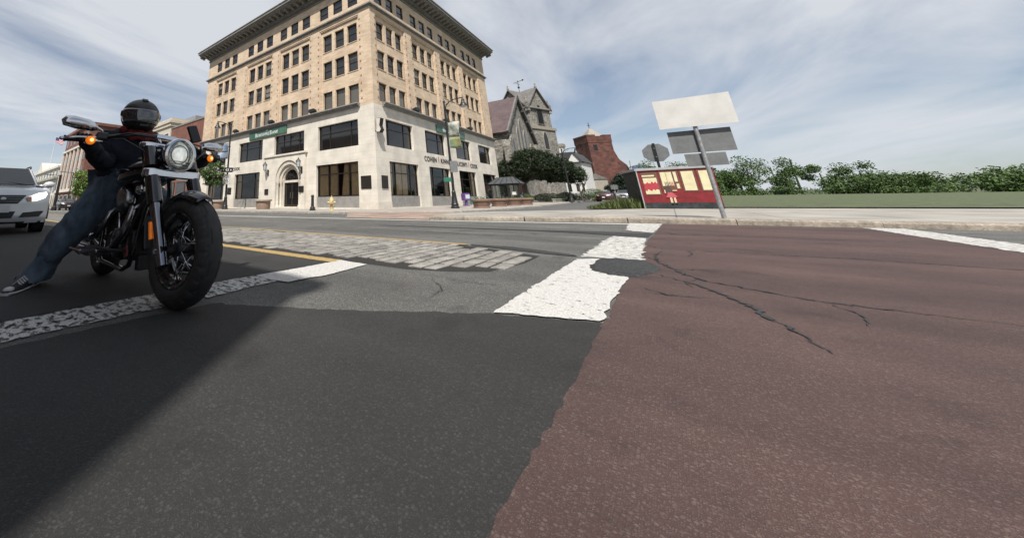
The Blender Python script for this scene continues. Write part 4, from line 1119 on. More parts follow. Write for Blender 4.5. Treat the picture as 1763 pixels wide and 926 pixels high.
# newspaper box, cycle rack, bus shelter
t = thing('newspaper_box', 'purple newspaper box on a pedestal before the bank window', 'newspaper box', (-12.6, 29.8, .21), RAD(60))
b = MB(); b.box(-.20, -.2, 0, .2, .2, .08); b.lathe([(.13, .08), (.11, .45)], n=10); b.build('pedestal', M['purple'], t)
b = MB(); b.prism([(-.24, .45), (.24, .45), (.24, .95), (.16, 1.02), (-.24, 1.02)], lambda p: (-.27, p[0], p[1]), lambda p: (.27, p[0], p[1])); b.build('case', M['purple'], t, bevel=.02)
b = MB(); b.box(-.2, -.262, .58, .2, -.242, .9); b.build('window', M['lamp_glass'], t)
t = thing('bicycle_rack', 'low green metal bicycle rack beside the purple box', 'rack', (-12.3, 32.0, .22), RAD(30))
for k in range(3):
    b = MB(); x0 = -.75 + k * .55
    b.tube([(x0, 0, 0), (x0, 0, .55)] + [(x0 + .22 - .22 * math.cos(a * math.pi / 8), 0, .55 + .2 * math.sin(a * math.pi / 8)) for a in range(1, 8)] + [(x0 + .44, 0, .55), (x0 + .44, 0, 0)], .028, 7); b.build('hoop', M['green_paint'], t, smooth=40)
b = MB(); b.box(-.8, .05, .12, .85, .08, .5); b.build('panel', M['green_paint'], t)

t = thing('bus_shelter', 'dark framed glass bus shelter with hipped ribbed roof beside the bank', 'bus shelter', (-11.95, 38.6, .28))
t.scale = (.84, .84, .90)
lx, ly, hh = 1.55, .8, 2.0
b = MB()
for x in (-lx, -lx / 3, lx / 3, lx):
    for y in (-ly, ly): b.box(x - .05, y - .05, 0, x + .05, y + .05, hh)
b.box(-lx, -ly - .06, hh, lx, -ly + .06, hh + .16); b.box(-lx, ly - .06, hh, lx, ly + .06, hh + .16); b.box(-lx - .06, -ly, hh, -lx + .06, ly, hh + .16); b.box(lx - .06, -ly, hh, lx + .06, ly, hh + .16)
b.box(-lx + .05, -ly - .03, .35, lx - .05, -ly + .03, .43)
b.build('frame', M['black_iron'], t)
M['shelter_roof'] = mat('shelter_roof', (0.10, 0.11, 0.12), .35, metal=.2, var=.3, scale=4)
ov = .28
b = MB(); zr = hh + .16; b.add([(-lx - ov, -ly - ov, zr), (lx + ov, -ly - ov, zr), (lx + ov, ly + ov, zr), (-lx - ov, ly + ov, zr), (-lx * .6, 0, zr + .75), (lx * .6, 0, zr + .75)], [(0, 1, 5, 4), (1, 2, 5), (2, 3, 4, 5), (3, 0, 4), (0, 3, 2, 1)]); ro = b.build('roof', M['shelter_roof'], t)
for k in range(6):
    f = k / 5; b = MB(); b.tube([(-lx - ov + 2 * (lx + ov) * f, -ly - ov, zr + .02), (-lx * .6 + 1.2 * lx * f, 0, zr + .77)], .03, 5); b.build('rib', M['black_iron'], ro)
b = MB(); b.tube([(lx + ov, -ly - ov, zr + .02), (lx * .6, 0, zr + .77)], .03, 5); b.tube([(lx + ov, ly + ov, zr + .02), (lx * .6, 0, zr + .77)], .03, 5); b.build('hip', M['black_iron'], ro)
sg = glass_mat('shelter_glass', (.72, .75, .74), .10)
for i, (x0, x1) in enumerate(((-lx, -lx / 3), (-lx / 3, lx / 3), (lx / 3, lx))):
    b = MB(); b.box(x0 + .06, -ly - .01, .44, x1 - .06, -ly + .01, hh - .02); b.build('pane', sg, t)
    b = MB(); b.box(x0 + .06, ly - .01, .44, x1 - .06, ly + .01, hh - .02); b.build('pane', sg, t)
b = MB(); b.box(lx - .01, -ly + .07, .44, lx + .01, ly - .07, hh - .02); b.build('pane', sg, t)
b = MB(); b.box(-1.2, .2, .42, 1.2, .6, .48); b.box(-1.1, .25, 0, -1.02, .55, .42); b.box(1.02, .25, 0, 1.1, .55, .42); b.build('bench', M['black_iron'], t)
b = MB(); b.box(lx / 3 + .25, -ly - .03, .95, lx - .35, -ly - .012, 1.25); b.build('notice', M['white_paint'], t)

# red mural kiosk
M['mural_red'] = mat('mural_red', (0.235, 0.014, 0.020), .6, var=.25, scale=3)
M['mural_cream'] = mat('mural_cream', (0.80, 0.72, 0.46), .7, var=.1, scale=4)
M['mural_brown'] = mat('mural_brown', (0.16, 0.075, 0.055), .7, var=.15)
M['mural_dark'] = mat('mural_dark', (0.028, 0.034, 0.038), .7, var=.6, scale=4)
M['mural_rose'] = mat('mural_rose', (0.50, 0.05, 0.07), .7, var=.2, scale=30)
M['mural_pink'] = mat('mural_pink', (0.58, 0.11, 0.14), .7, var=.1)
M['mural_skin'] = mat('mural_skin', (0.75, 0.60, 0.38), .7, var=.06)
M['mural_hair'] = mat('mural_hair', (0.085, 0.06, 0.05), .7, var=.3, scale=20)
M['kiosk_cap'] = mat('kiosk_cap', (0.42, 0.43, 0.44), .6, var=.12)
t = thing('mural_kiosk', 'red kiosk with painted windows and a girl mural under a grey cap', 'kiosk', (0, 25, .128))
zb = -.128
b = MB(); b.slab([(-1.06, 0), (1.75, 0), (1.75, 2.2), (-1.75, 2.2)], -.05, 2.04 + zb); b.build('body', M['mural_red'], t)
b = MB(); b.slab([(-1.14, -.06), (1.80, -.06), (1.80, 2.3), (-1.9, 2.3)], 2.041 + zb, 2.165 + zb); b.build('cap', M['kiosk_cap'], t, bevel=.01)
b = MB(); b.box(-1.10, -.05, -.02, -1.055, .0, 2.04 + zb); b.build('corner_trim', M['kiosk_cap'], t)
b = MB(); b.box(-1.05, -.03, -.01, 1.74, -.002, .42 + zb); b.build('dark_base', M['mural_dark'], t)
b = MB(); b.prism([(-1.07, .01), (-1.78, 2.21), (-1.80, 2.21), (-1.09, .01)], lambda p: (p[0], p[1], -.02), lambda p: (p[0], p[1], 2.03 + zb)); b.build('side_panel', M['mural_dark'], t)
def mp_(name, x0, x1, z0, z1, d, m):
    q = MB(); q.box(x0, -d, z0 + zb, x1, -.001, z1 + zb); return q.build(name, m, t)
mp_('painted_frame', -.93, -.28, .79, 1.95, .012, M['mural_brown']); mp_('painted_light', -.90, -.41, 1.73, 1.81, .018, M['mural_cream']); mp_('painted_light', -.89, -.35, .85, 1.66, .018, M['mural_cream'])
rr = random.Random(4); up = []; dn_ = []
for k in range(15):
    x = -.90 + .56 * k / 14; up.append((x, 1.42 + (0.0 if k in (0, 14) else rr.uniform(-.06, .07)))); dn_.append((x, 1.06 + rr.uniform(-.07, .05)))
q = MB(); q.prism(up + dn_[::-1], lambda p: (p[0], -.024, p[1] + zb), lambda p: (p[0], -.0185, p[1] + zb)); q.build('painted_flowers', M['mural_rose'], t)
mp_('painted_frame', -.22, .50, 1.05, 1.97, .012, M['mural_brown']); mp_('painted_light', -.17, .03, 1.24, 1.92, .018, M['mural_cream']); mp_('painted_light', .045, .26, 1.24, 1.92, .018, M['mural_cream'])
mp_('painted_light', .32, .43, 1.43, 1.92, .018, M['mural_cream']); mp_('painted_light', .345, .445, 1.10, 1.34, .018, M['mural_cream'])
mp_('painted_frame', .55, 1.10, .94, 1.97, .012, M['mural_brown']); mp_('painted_light', .61, 1.04, 1.0, 1.92, .018, M['mural_cream'])
for k in range(6):
    q = MB(); x = -.08 + k * .055; q.prism([(x, 1.43), (x + .025, 1.43), (x + .04, 1.22), (x + .015, 1.22)], lambda p: (p[0], -.023, p[1] + zb), lambda p: (p[0], -.0185, p[1] + zb)); q.build('painted_stripe', M['mural_rose'] if k > 3 else M['mural_hair'], t)
q = MB(); q.prism([(-.02 + (.135 + .02 * math.sin(k * 5)) * math.cos(k * .3), 1.07 + (.16 + .015 * math.cos(k * 4)) * math.sin(k * .3)) for k in range(21)], lambda p: (p[0], -.032, p[1] + zb), lambda p: (p[0], -.0245, p[1] + zb)); q.build('painted_hair', M['mural_hair'], t)
q = MB(); q.prism([(-.07, .93), (.11, .93), (.20, .78), (.27, .70), (.05, .665), (-.17, .68), (-.10, .80)], lambda p: (p[0], -.030, p[1] + zb), lambda p: (p[0], -.0235, p[1] + zb)); q.build('painted_dress', M['mural_pink'], t)
mp_('painted_leg', -.04, .045, .36, .668, .028, M['mural_skin']); mp_('painted_leg', .10, .175, .37, .668, .028, M['mural_skin'])
mp_('painted_shoe', -.05, .05, .31, .36, .030, M['mural_hair']); mp_('painted_shoe', .10, .19, .32, .37, .030, M['mural_hair'])
mp_('painted_arm', -.18, -.13, .88, 1.05, .028, M['mural_skin']); mp_('painted_arm', .13, .30, .98, 1.03, .028, M['mural_skin'])
mp_('painted_frame', 1.18, 1.72, .94, 1.97, .012, M['mural_brown']); mp_('painted_light', 1.24, 1.66, 1.0, 1.92, .018, M['mural_cream'])

# backs of the road signs on the right
t = thing('stop_sign', 'grey back of an octagonal stop sign on a dark post', 'sign', (-.12, 28.6, .2), RAD(-4))
t.scale = (1.79, 1.79, 1.58)
b = MB(); o8 = [(.33 / math.cos(math.pi / 8) * math.cos(math.pi / 8 + k * math.pi / 4), 1.94 + .33 / math.cos(math.pi / 8) * math.sin(math.pi / 8 + k * math.pi / 4)) for k in range(8)]
b.prism(o8, lambda p: (p[0], .03, p[1]), lambda p: (p[0], .036, p[1])); b.build('plate', M['sign_back'], t)
M['stop_red'] = mat('stop_red', (.4, .02, .02), .5)
b = MB(); b.prism(o8, lambda p: (p[0], .0365, p[1]), lambda p: (p[0], .038, p[1])); b.build('front_sheeting', M['stop_red'], t)
b = MB(); b.prism([(-.035, -.02), (.035, -.02), (.035, .0), (.02, .029), (-.02, .029), (-.035, .0)], lambda p: (p[0], p[1], 0), lambda p: (p[0], p[1], 2.30)); b.build('post', M['black_iron'], t)
for z in (1.78, 2.10):
    b = MB(); b.lathe([(.018, 0), (.018, .02)], (0, -.021, z), (0, -1, 0), n=6); b.build('bolt', M['steel'], t)
t = thing('sign_post', 'galvanised post with stacked blank metal sign backs at the right', 'sign', (.86, 13.25, .128), RAD(3))
b = MB(); b.tube([(0, 0, 0), (0, 0, 3.0)], .045, 12); b.build('post', M['galv'], t, smooth=40)
b = MB(); b.box(-.70, -.075, 2.32, .78, -.065, 3.12); b.build('upper_plate', M['sign_face'], t)
b = MB(); b.box(-.57, .055, 1.65, .62, .062, 2.24); b.build('middle_plate', M['sign_back'], t)
b = MB(); b.box(-.36, .055, 1.30, .40, .062, 1.62); b.build('lower_plate', M['sign_back'], t)
b = MB(); b.box(-.30, -.064, 2.36, .34, -.035, 2.42); b.box(-.30, -.064, 2.95, .34, -.035, 3.0); b.build('rail', M['galv'], t)

# ================================================================ CHURCHES AND HOUSES UP THE SIDE STREET
def rubble(name, dark, light, mortar, scale=3.0):
    """rough coursed stones, every stone its own tone"""
    m = bpy.data.materials.new(name); m.use_nodes = True; nt = m.node_tree; n = nt.nodes; l = nt.links; b = n['Principled BSDF']; b.inputs['Roughness'].default_value = .9
    t = n.new('ShaderNodeTexCoord'); mp3 = n.new('ShaderNodeMapping'); mp3.inputs['Scale'].default_value = (1, 1, 1.9); l.new(t.outputs['Object'], mp3.inputs['Vector'])
    wob = n.new('ShaderNodeTexNoise'); wob.inputs['Scale'].default_value = 2.0; l.new(mp3.outputs[0], wob.inputs['Vector'])
    ad = n.new('ShaderNodeVectorMath'); ad.operation = 'MULTIPLY_ADD'; ad.inputs[1].default_value = (.25, .25, .25); l.new(wob.outputs['Color'], ad.inputs[0]); l.new(mp3.outputs[0], ad.inputs[2])
    v = n.new('ShaderNodeTexVoronoi'); v.inputs['Scale'].default_value = scale; l.new(ad.outputs[0], v.inputs['Vector'])
    e = n.new('ShaderNodeTexVoronoi'); e.feature = 'DISTANCE_TO_EDGE'; e.inputs['Scale'].default_value = scale; l.new(ad.outputs[0], e.inputs['Vector'])
    sp = n.new('ShaderNodeSeparateColor'); l.new(v.outputs['Color'], sp.inputs[0])
    r = n.new('ShaderNodeValToRGB'); r.color_ramp.elements[0].color = (*dim(dark), 1); r.color_ramp.elements[1].color = (*dim(light), 1); l.new(sp.outputs[0], r.inputs[0])
    k = n.new('ShaderNodeMapRange'); k.inputs[1].default_value = .02; k.inputs[2].default_value = .07; l.new(e.outputs['Distance'], k.inputs[0])
    mx = n.new('ShaderNodeMix'); mx.data_type = 'RGBA'; l.new(k.outputs[0], mx.inputs['Factor']); mx.inputs[6].default_value = (*dim(mortar), 1); l.new(r.outputs[0], mx.inputs[7])
    g = n.new('ShaderNodeTexNoise'); g.inputs['Scale'].default_value = .5; g.inputs['Detail'].default_value = 8; l.new(t.outputs['Object'], g.inputs['Vector'])
    gr_ = n.new('ShaderNodeMapRange'); gr_.inputs[1].default_value = .3; gr_.inputs[2].default_value = .7; gr_.inputs[3].default_value = .72; gr_.inputs[4].default_value = 1.25; l.new(g.outputs['Fac'], gr_.inputs[0])
    hs = n.new('ShaderNodeHueSaturation'); l.new(gr_.outputs[0], hs.inputs['Value']); l.new(mx.outputs[2], hs.inputs['Color']); l.new(hs.outputs[0], b.inputs['Base Color'])
    bp = n.new('ShaderNodeBump'); bp.inputs['Strength'].default_value = .8; bp.inputs['Distance'].default_value = .08; l.new(k.outputs[0], bp.inputs['Height']); l.new(bp.outputs[0], b.inputs['Normal'])
    return m
M['church_stone'] = rubble('church_stone', (0.15, 0.144, 0.128), (0.44, 0.415, 0.37), (0.29, 0.272, 0.24))
M['church_trim'] = mat('church_trim', (0.33, 0.295, 0.24), .85, var=.15, scale=4)
M['slate'] = brick_mat('slate', (0.105, 0.072, 0.074), (0.125, 0.09, 0.092), (0.08, 0.055, 0.058), .4, .22, .01, blotch=.2)
M['slate_grey'] = brick_mat('slate_grey', (0.20, 0.19, 0.175), (0.16, 0.15, 0.145), (0.12, 0.11, 0.11), .35, .22, .01, blotch=.2)
M['church_glass'] = mat('church_glass', (0.02, 0.02, 0.022), .25, var=.4, scale=3)
M['red_stone'] = brick_mat('red_sandstone', (0.16, 0.060, 0.043), (0.085, 0.036, 0.029), (0.13, 0.062, 0.048), 1.1, .5, .03, blotch=.4, bump=.7)
M['pale_stone'] = mat('pale_stone', (0.34, 0.315, 0.265), .85, var=.15, scale=2)
M['white_board'] = brick_mat('white_board', (0.78, 0.78, 0.76), (0.76, 0.76, 0.74), (0.55, 0.55, 0.54), 40, .16, .012, blotch=.04)
M['dark_roof'] = mat('dark_roof', (0.055, 0.055, 0.06), .8, var=.25, scale=5)

ch = thing('stone_church', 'grey rubble stone church with steep purple slate roof and lancet gable', 'church', (-14, 55, .3))
hw, ev, ap, ln = 6.6, 9.35, 14.9, 26
b = MB(); b.prism([(-hw, -.4), (hw, -.4), (hw, ev), (0, ap), (-hw, ev)], lambda p: (0, p[0], p[1]), lambda p: (-ln, p[0], p[1])); b.build('wall', M['church_stone'], ch)
for s in (-1, 1):
    b = MB(); t0 = .30
    vs_ = []
    for x in (.25, -ln - .2):
        for (y, z) in ((s * (hw + .55), ev - .45), (0, ap + .22), (0, ap + .02), (s * (hw + .45), ev - .62)): vs_.append((x, y, z))
    b.add(vs_, [(0, 1, 5, 4), (1, 2, 6, 5), (2, 3, 7, 6), (3, 0, 4, 7), (0, 3, 2, 1), (4, 5, 6, 7)]); b.build('roof_slope', M['slate'], ch)
    b = MB(); pts = []
    b.obox((.34, s * (hw + .5) / 2, (ev - .5 + ap + .3) / 2), (.24, math.hypot(hw + .5, ap - ev + .8) + .1, .42), Matrix.Rotation(-s * math.atan2(ap - ev + .8, hw + .5), 3, 'X')); b.build('barge_board', M['slate_grey'], ch)
    for k in (0.25, .5, .75):
        b = MB(); y = s * hw * k; z = ap - (ap - ev) * k; b.obox((.30, y, z - .25), (.35, .3, .5)); b.build('rake_bracket', M['dark_roof'], ch)
def lancet(parent, cy, z0, z1, w, plane=.0):
    h = z1 - z0 - w; n = 8
    def prof(w_, g): return [(cy - w_ / 2, z0 - g), (cy + w_ / 2, z0 - g), (cy + w_ / 2, z0 + h)] + [(cy + w_ / 2 * (1 - k / n), z0 + h + (w + g) * math.sin(math.pi / 2 * k / n)) for k in range(1, n)] + [(cy, z0 + h + w + g)] + [(cy - w_ / 2 * (k / n), z0 + h + (w + g) * math.cos(math.pi / 2 * k / n)) for k in range(1, n)] + [(cy - w_ / 2, z0 + h)]
    q = MB(); q.prism(prof(w + .36, .15), lambda p: (plane, p[0], p[1]), lambda p: (plane + .10, p[0], p[1])); o = q.build('lancet_window', M['church_trim'], parent)
    q = MB(); q.prism(prof(w, 0), lambda p: (plane + .08, p[0], p[1]), lambda p: (plane + .105, p[0], p[1])); q.build('pane', M['church_glass'], o)
for cy, z0, z1 in ((-1.6, 4.5, 10.2), (0, 4.5, 11.6), (1.6, 4.5, 10.2), (-4.3, 5.2, 8.4), (4.3, 5.2, 8.4)): lancet(ch, cy, z0, z1, .75)
b = MB(); b.box(-.35, -hw - .8, -.3, .45, -hw + .7, 7.2); b.prism([(-hw - .8, 7.2), (-hw + .7, 7.2), (-hw + .7, 8.6)], lambda p: (.45, p[0], p[1]), lambda p: (-.35, p[0], p[1])); b.build('buttress', M['church_stone'], ch)
b = MB(); b.box(-.35, hw - .7, -.3, .45, hw + .8, 7.2); b.prism([(hw + .8, 7.2), (hw - .7, 7.2), (hw - .7, 8.6)], lambda p: (.45, p[0], p[1]), lambda p: (-.35, p[0], p[1])); b.build('buttress', M['church_stone'], ch)

S = 5.6; rzt = RAD(-21); cr_ = Matrix.Rotation(rzt, 2) @ Vector((S / 2, -S / 2))
tw = thing('church_tower', 'square stone church tower with four gables and a weathervane', 'tower', (-14.2 - cr_.x, 62.3 - cr_.y, .3), rzt)
h2 = S / 2
b = MB(); b.box(-h2 - .25, -h2 - .25, -.4, h2 + .25, h2 + .25, 11.4); b.build('lower_stage', M['church_stone'], tw)
b = MB(); b.box(-h2 - .42, -h2 - .42, 11.4, h2 + .42, h2 + .42, 11.85); b.build('string_course', M['church_trim'], tw)
zt, zp = 15.3, 18.6
b = MB(); b.box(-h2, -h2, 11.85, h2, h2, zt)
for s in (-1, 1):
    b.prism([(-h2, zt), (h2, zt), (0, zp)], lambda p, s=s: (p[0], s * h2, p[1]), lambda p, s=s: (p[0], s * (h2 - .5), p[1]))
    b.prism([(-h2, zt), (h2, zt), (0, zp)], lambda p, s=s: (s * h2, p[0], p[1]), lambda p, s=s: (s * (h2 - .5), p[0], p[1]))
b.build('belfry', M['church_stone'], tw, recalc=False)
o_ = .35
for s in (-1, 1):
    for ax in (0, 1):
        b = MB(); vs_ = []
        for e in (h2 + o_, -h2 - o_):
            for (a, z) in ((s * (h2 + o_), zt - .35), (0, zp + .2), (0, zp), (s * (h2 + o_ - .1), zt - .5)):
                vs_.append((a, e, z) if ax == 0 else (e, a, z + .004))
        b.add(vs_, [(0, 1, 5, 4), (1, 2, 6, 5), (2, 3, 7, 6), (3, 0, 4, 7), (0, 3, 2, 1), (4, 5, 6, 7)]); b.build('gable_roof', M['slate_grey'], tw)
for sx, sy in ((1, -1), (1, 1), (-1, -1)):
    b = MB(); b.lathe([(.16, 0), (.2, .3), (.1, .5), (.14, .7), (.02, 1.0)], (sx * 0, sy * (h2 + .2), zp + .1) if sx > 0 else (h2 + .2, 0, zp + .1), n=8); b.build('finial', M['church_trim'], tw)
for (nx_, rot) in ((1, 0), (0, 0)):
    pass
lancet(tw, 0, 12.4, 15.6, 1.3, h2); lancet(tw, 0, 8.2, 11.0, 1.0, h2 + .25)
# same on the face towards the camera
def lancet_s(parent, cx, z0, z1, w, plane):
    q0 = len(parent.children); lancet(parent, cx, z0, z1, w, plane)
    for c in list(parent.children)[-1:]: c.rotation_euler = (0, 0, RAD(-90))
lancet_s(tw, 0, 12.4, 15.6, 1.3, h2)
b = MB(); b.box(-1.1, -h2 - .30, 7.4, .9, -h2 - .251, 8.3); b.build('pale_panel', M['pale_stone'], tw)
wv = MB(); wz = zp + .9; wv.tube([(0, 0, zp - .2), (0, 0, wz + 1.5)], .06, 6); wv.lathe([(.02, wz - .1), (.28, wz + .12), (.28, wz + .2), (.02, wz + .42)], n=10); wv.tube([(-1.2, 0, wz + 1.2), (1.2, 0, wz + 1.28)], .05, 5); wv.add([(1.2, 0, wz + 1.5), (1.75, 0, wz + 1.28), (1.2, 0, wz + 1.05)], [(0, 1, 2)]); wv.tube([(0, -.7, wz + .8), (0, .7, wz + .8)], .04, 5)
wo_ = wv.build('weathervane', M['black_iron'], tw, recalc=False); wo_.scale = (.7, .7, 1.0)
for sx in (-1, 1):
    for sy in (-1, 1):
        b = MB(); b.box(sx * h2 - .28, sy * h2 - .28, 14.4, sx * h2 + .28, sy * h2 + .28, 15.9); b.lathe([(.3, 15.9), (.12, 16.5), (.02, 17.0)], (sx * h2, sy * h2, 0), n=6); b.build('corner_pinnacle', M['church_stone'], tw, recalc=False)

rt = thing('sandstone_tower', 'stout red sandstone church tower with pale pyramid cap and cross', 'tower', (-12.95, 121.5, .8), RAD(38))
rt.scale = (1, 1, 1.04)
s = 3.15
b = MB(); b.loft([[(-s * 1.04, -s * 1.04, -1), (s * 1.04, -s * 1.04, -1), (s * 1.04, s * 1.04, -1), (-s * 1.04, s * 1.04, -1)], [(-s, -s, 9), (s, -s, 9), (s, s, 9), (-s, s, 9)], [(-s * .97, -s * .97, 14.2), (s * .97, -s * .97, 14.2), (s * .97, s * .97, 14.2), (-s * .97, s * .97, 14.2)]]); b.build('shaft', M['red_stone'], rt)
b = MB(); b.box(-s * 1.0, -s * 1.0, 14.2, s * 1.0, s * 1.0, 15.9); b.box(-s * 1.02, -s * 1.02, 15.9, -s * .3, s * 1.02, 16.3); b.box(s * .35, -s * 1.02, 15.9, s * 1.02, s * 1.02, 16.2); b.build('parapet', M['red_stone'], rt, recalc=False)
b = MB(); b.loft([[(-s * .68, -s * .68, 15.9), (s * .68, -s * .68, 15.9), (s * .68, s * .68, 15.9), (-s * .68, s * .68, 15.9)], [(-.12, -.12, 18.5), (.12, -.12, 18.5), (.12, .12, 18.5), (-.12, .12, 18.5)]]); b.build('cap', M['pale_stone'], rt)
b = MB(); b.box(-.06, -.06, 18.4, .06, .06, 20.1); b.box(-.45, -.05, 19.3, .45, .05, 19.42); b.build('cross', M['black_iron'], rt)
b = MB(); b.loft([[(s * .6, -s * .9, -1), (s * 2.35, -s * .9, -1), (s * 2.35, s * 1.0, -1), (s * .6, s * 1.0, -1)], [(s * .6, -s * .85, 8.2), (s * 1.85, -s * .85, 8.2), (s * 1.85, s * .95, 8.2), (s * .6, s * .95, 8.2)], [(s * .6, -s * .8, 9.8), (s * 1.35, -s * .8, 9.8), (s * 1.35, s * .9, 9.8), (s * .6, s * .9, 9.8)], [(s * .6, -s * .75, 12.2), (s * 1.12, -s * .75, 12.2), (s * 1.12, s * .85, 12.2), (s * .6, s * .85, 12.2)]]); b.build('stair_turret', M['red_stone'], rt)
b = MB(); b.box(-1.9, -s * 1.0, 12.2, -.9, -s * .96, 13.6); b.build('louvre', M['church_glass'], rt)
low = thing('church_annex', 'low pale stone annex in front of the red sandstone tower', 'building', (-12.5, 108, .75), RAD(10))
b = MB(); b.box(-2.2, 0, -.6, 2.2, 5, 4.6); b.build('wall', M['pale_stone'], low); b = MB(); b.prism([(-2.4, 4.6), (2.4, 4.6), (0, 6.0)], lambda p: (p[0], -.2, p[1]), lambda p: (p[0], 5.2, p[1])); b.build('roof', M['slate_grey'], low)

def window_grid(parent, rows, cols, face, glass, frame, name='window', d=.06):
    """face(u, z, out) -> local point; each window its own part with a pane"""
    for (z0, z1) in rows:
        for (u0, u1) in cols:
            q = MB(); vs_ = [face(u, z, o) for o in (0, d) for (u, z) in ((u0, z0), (u1, z0), (u1, z1), (u0, z1))]
            q.add(vs_, [(4, 5, 6, 7), (0, 1, 5, 4), (1, 2, 6, 5), (2, 3, 7, 6), (3, 0, 4, 7)]); w = q.build(name, frame, parent, recalc=False)
            e = min(.12, (u1 - u0) * .14); q = MB(); q.add([face(u, z, d + .015) for (u, z) in ((u0 + e, z0 + e), (u1 - e, z0 + e), (u1 - e, z1 - e), (u0 + e, z1 - e))], [(0, 1, 2, 3)]); q.build('pane', glass, w, recalc=False)

hs_ = thing('white_house', 'white clapboard house with dark roof between the two churches', 'house', (-16.4, 99.5, .65), RAD(-4))
hs_.scale = (1.0, 1.0, 1.32)
b = MB(); b.box(-3.0, 0, -.6, 2.9, 9, 6.4); b.build('wall', M['white_board'], hs_)
b = MB(); b.prism([(-3.4, 6.4), (3.3, 6.4), (1.6, 8.2), (-1.8, 8.2)], lambda p: (p[0], -.4, p[1]), lambda p: (p[0], 9.4, p[1])); b.build('roof', M['dark_roof'], hs_)
b = MB(); b.prism([(.2, 6.3), (2.9, 6.3), (1.55, 7.9)], lambda p: (p[0], -.7, p[1]), lambda p: (p[0], 2, p[1])); b.build('dormer', M['white_board'], hs_)
b = MB(); b.prism([(-.05, 6.25), (3.15, 6.25), (1.55, 8.15), (1.55, 7.95), (2.9, 6.35), (.2, 6.35), (1.55, 7.95), (1.55, 8.15)], lambda p: (p[0], -.85, p[1]), lambda p: (p[0], 2, p[1])); b.build('dormer_roof', M['dark_roof'], hs_)
b = MB(); b.box(-2.6, 3, 6.4, -1.0, 5, 9.6); b.build('chimney_block', M['white_board'], hs_); b = MB(); b.box(-2.8, 2.8, 9.6, -.8, 5.2, 10.2); b.build('chimney_cap', M['church_trim'], hs_)
window_grid(hs_, [(1.2, 2.8), (4.0, 5.6)], [(-2.4, -1.5), (-.8, .1), (.8, 1.7), (2.0, 2.6)], lambda u, z, o: (u, -o, z), M['dark_glass'], M['white_paint'])

# red block behind the kiosk
M['red_brick'] = brick_mat('red_brick', (0.24, 0.085, 0.058), (0.19, 0.066, 0.046), (0.22, 0.13, 0.10), .24, .08, .012, blotch=.2)
M['blue_paint'] = mat('blue_paint', (0.10, 0.16, 0.28), .6, var=.15)
rb_ = thing('red_shop', 'low dark red building with a blue parapet far behind the kiosk', 'building', (-3.6, 92, .7))
b = MB(); b.box(-1.8, 0, -.6, 9, 8, 3.6); b.build('wall', M['red_brick'], rb_); b = MB(); b.box(-1.9, -.1, 3.6, 9.1, 8.1, 4.2); b.build('parapet', M['dark_roof'], rb_)
b = MB(); b.box(-.9, 1, 4.2, .6, 2.5, 6.2); b.build('roof_box', M['blue_paint'], rb_); b = MB(); b.tube([(-1.2, 1.5, 4.2), (-1.0, 1.5, 7.4)], .06, 5); b.build('vent', M['steel'], rb_)
window_grid(rb_, [(1.0, 2.6)], [(-1.2, 0), (.8, 2.2), (3, 4.4), (5.2, 6.6)], lambda u, z, o: (u, -o, z), M['dark_glass'], M['white_paint'])

# ================================================================ MAIN STREET, LEFT
M['cream_wall'] = mat('cream_wall', (0.60, 0.54, 0.44), .85, var=.08, scale=.8)
M['white_stone'] = mat('white_stone', (0.66, 0.63, 0.56), .85, var=.12, scale=.7)
M['green_grey'] = mat('green_grey', (0.33, 0.33, 0.28), .8, var=.2, scale=1)
br = thing('brick_building', 'plain red brick building against the left end of the bank', 'building', (-41.3, 20.35, 0))
b = MB(); b.box(-10.3, 0, 0, -.03, 22, 11.2); b.build('wall', M['red_brick'], br); b = MB(); b.box(-10.35, -.08, 11.2, -.03, 22, 11.42); b.build('coping', M['cornice'], br)
b = MB(); b.box(-10.3, -.06, 4.0, -.03, -.002, 4.3); b.build('band', M['white_stone'], br)
window_grid(br, [(.6, 3.4)], [(-9.6, -7), (-6.4, -3.8), (-3.2, -.6)], lambda u, z, o: (u, -o, z), M['dark_glass'], M['bronze']); window_grid(br, [(5.4, 7.4)], [(-9, -7.8), (-6.8, -5.6), (-4.6, -3.4), (-2.2, -1)], lambda u, z, o: (u, -o, z), M['dark_glass'], M['white_paint'])
cb_ = thing('cream_building', 'cream building with projecting flat cornice behind the rider', 'building', (-51.75, 20.25, 0))
b = MB(); b.box(-22, 0, 0, 0, 26, 12.2); b.build('wall', M['cream_wall'], cb_); b = MB(); b.box(-22.2, -.35, 12.2, .35, 26, 12.55); b.box(-22.1, -.2, 11.7, .2, 26, 12.199); b.build('cornice', M['cream_wall'], cb_); b = MB(); b.box(-22, 0, 12.55, 0, 26, 13.0); b.build('parapet', M['cream_wall'], cb_)
window_grid(cb_, [(1, 3.5), (5, 7), (8.6, 10.8)], [(-20 + 3 * k, -18.4 + 3 * k) for k in range(7)], lambda u, z, o: (u, -o, z), M['dark_glass'], M['white_paint'])
window_grid(cb_, [(11.25, 11.62)], [(4 + 3 * k, 5.4 + 3 * k) for k in range(5)], lambda u, z, o: (o, u, z), M['dark_glass'], M['white_paint'])
b = MB(); b.box(-6, 4, 13, -1, 9, 14.2); b.build('roof_plant', M['galv'], cb_)

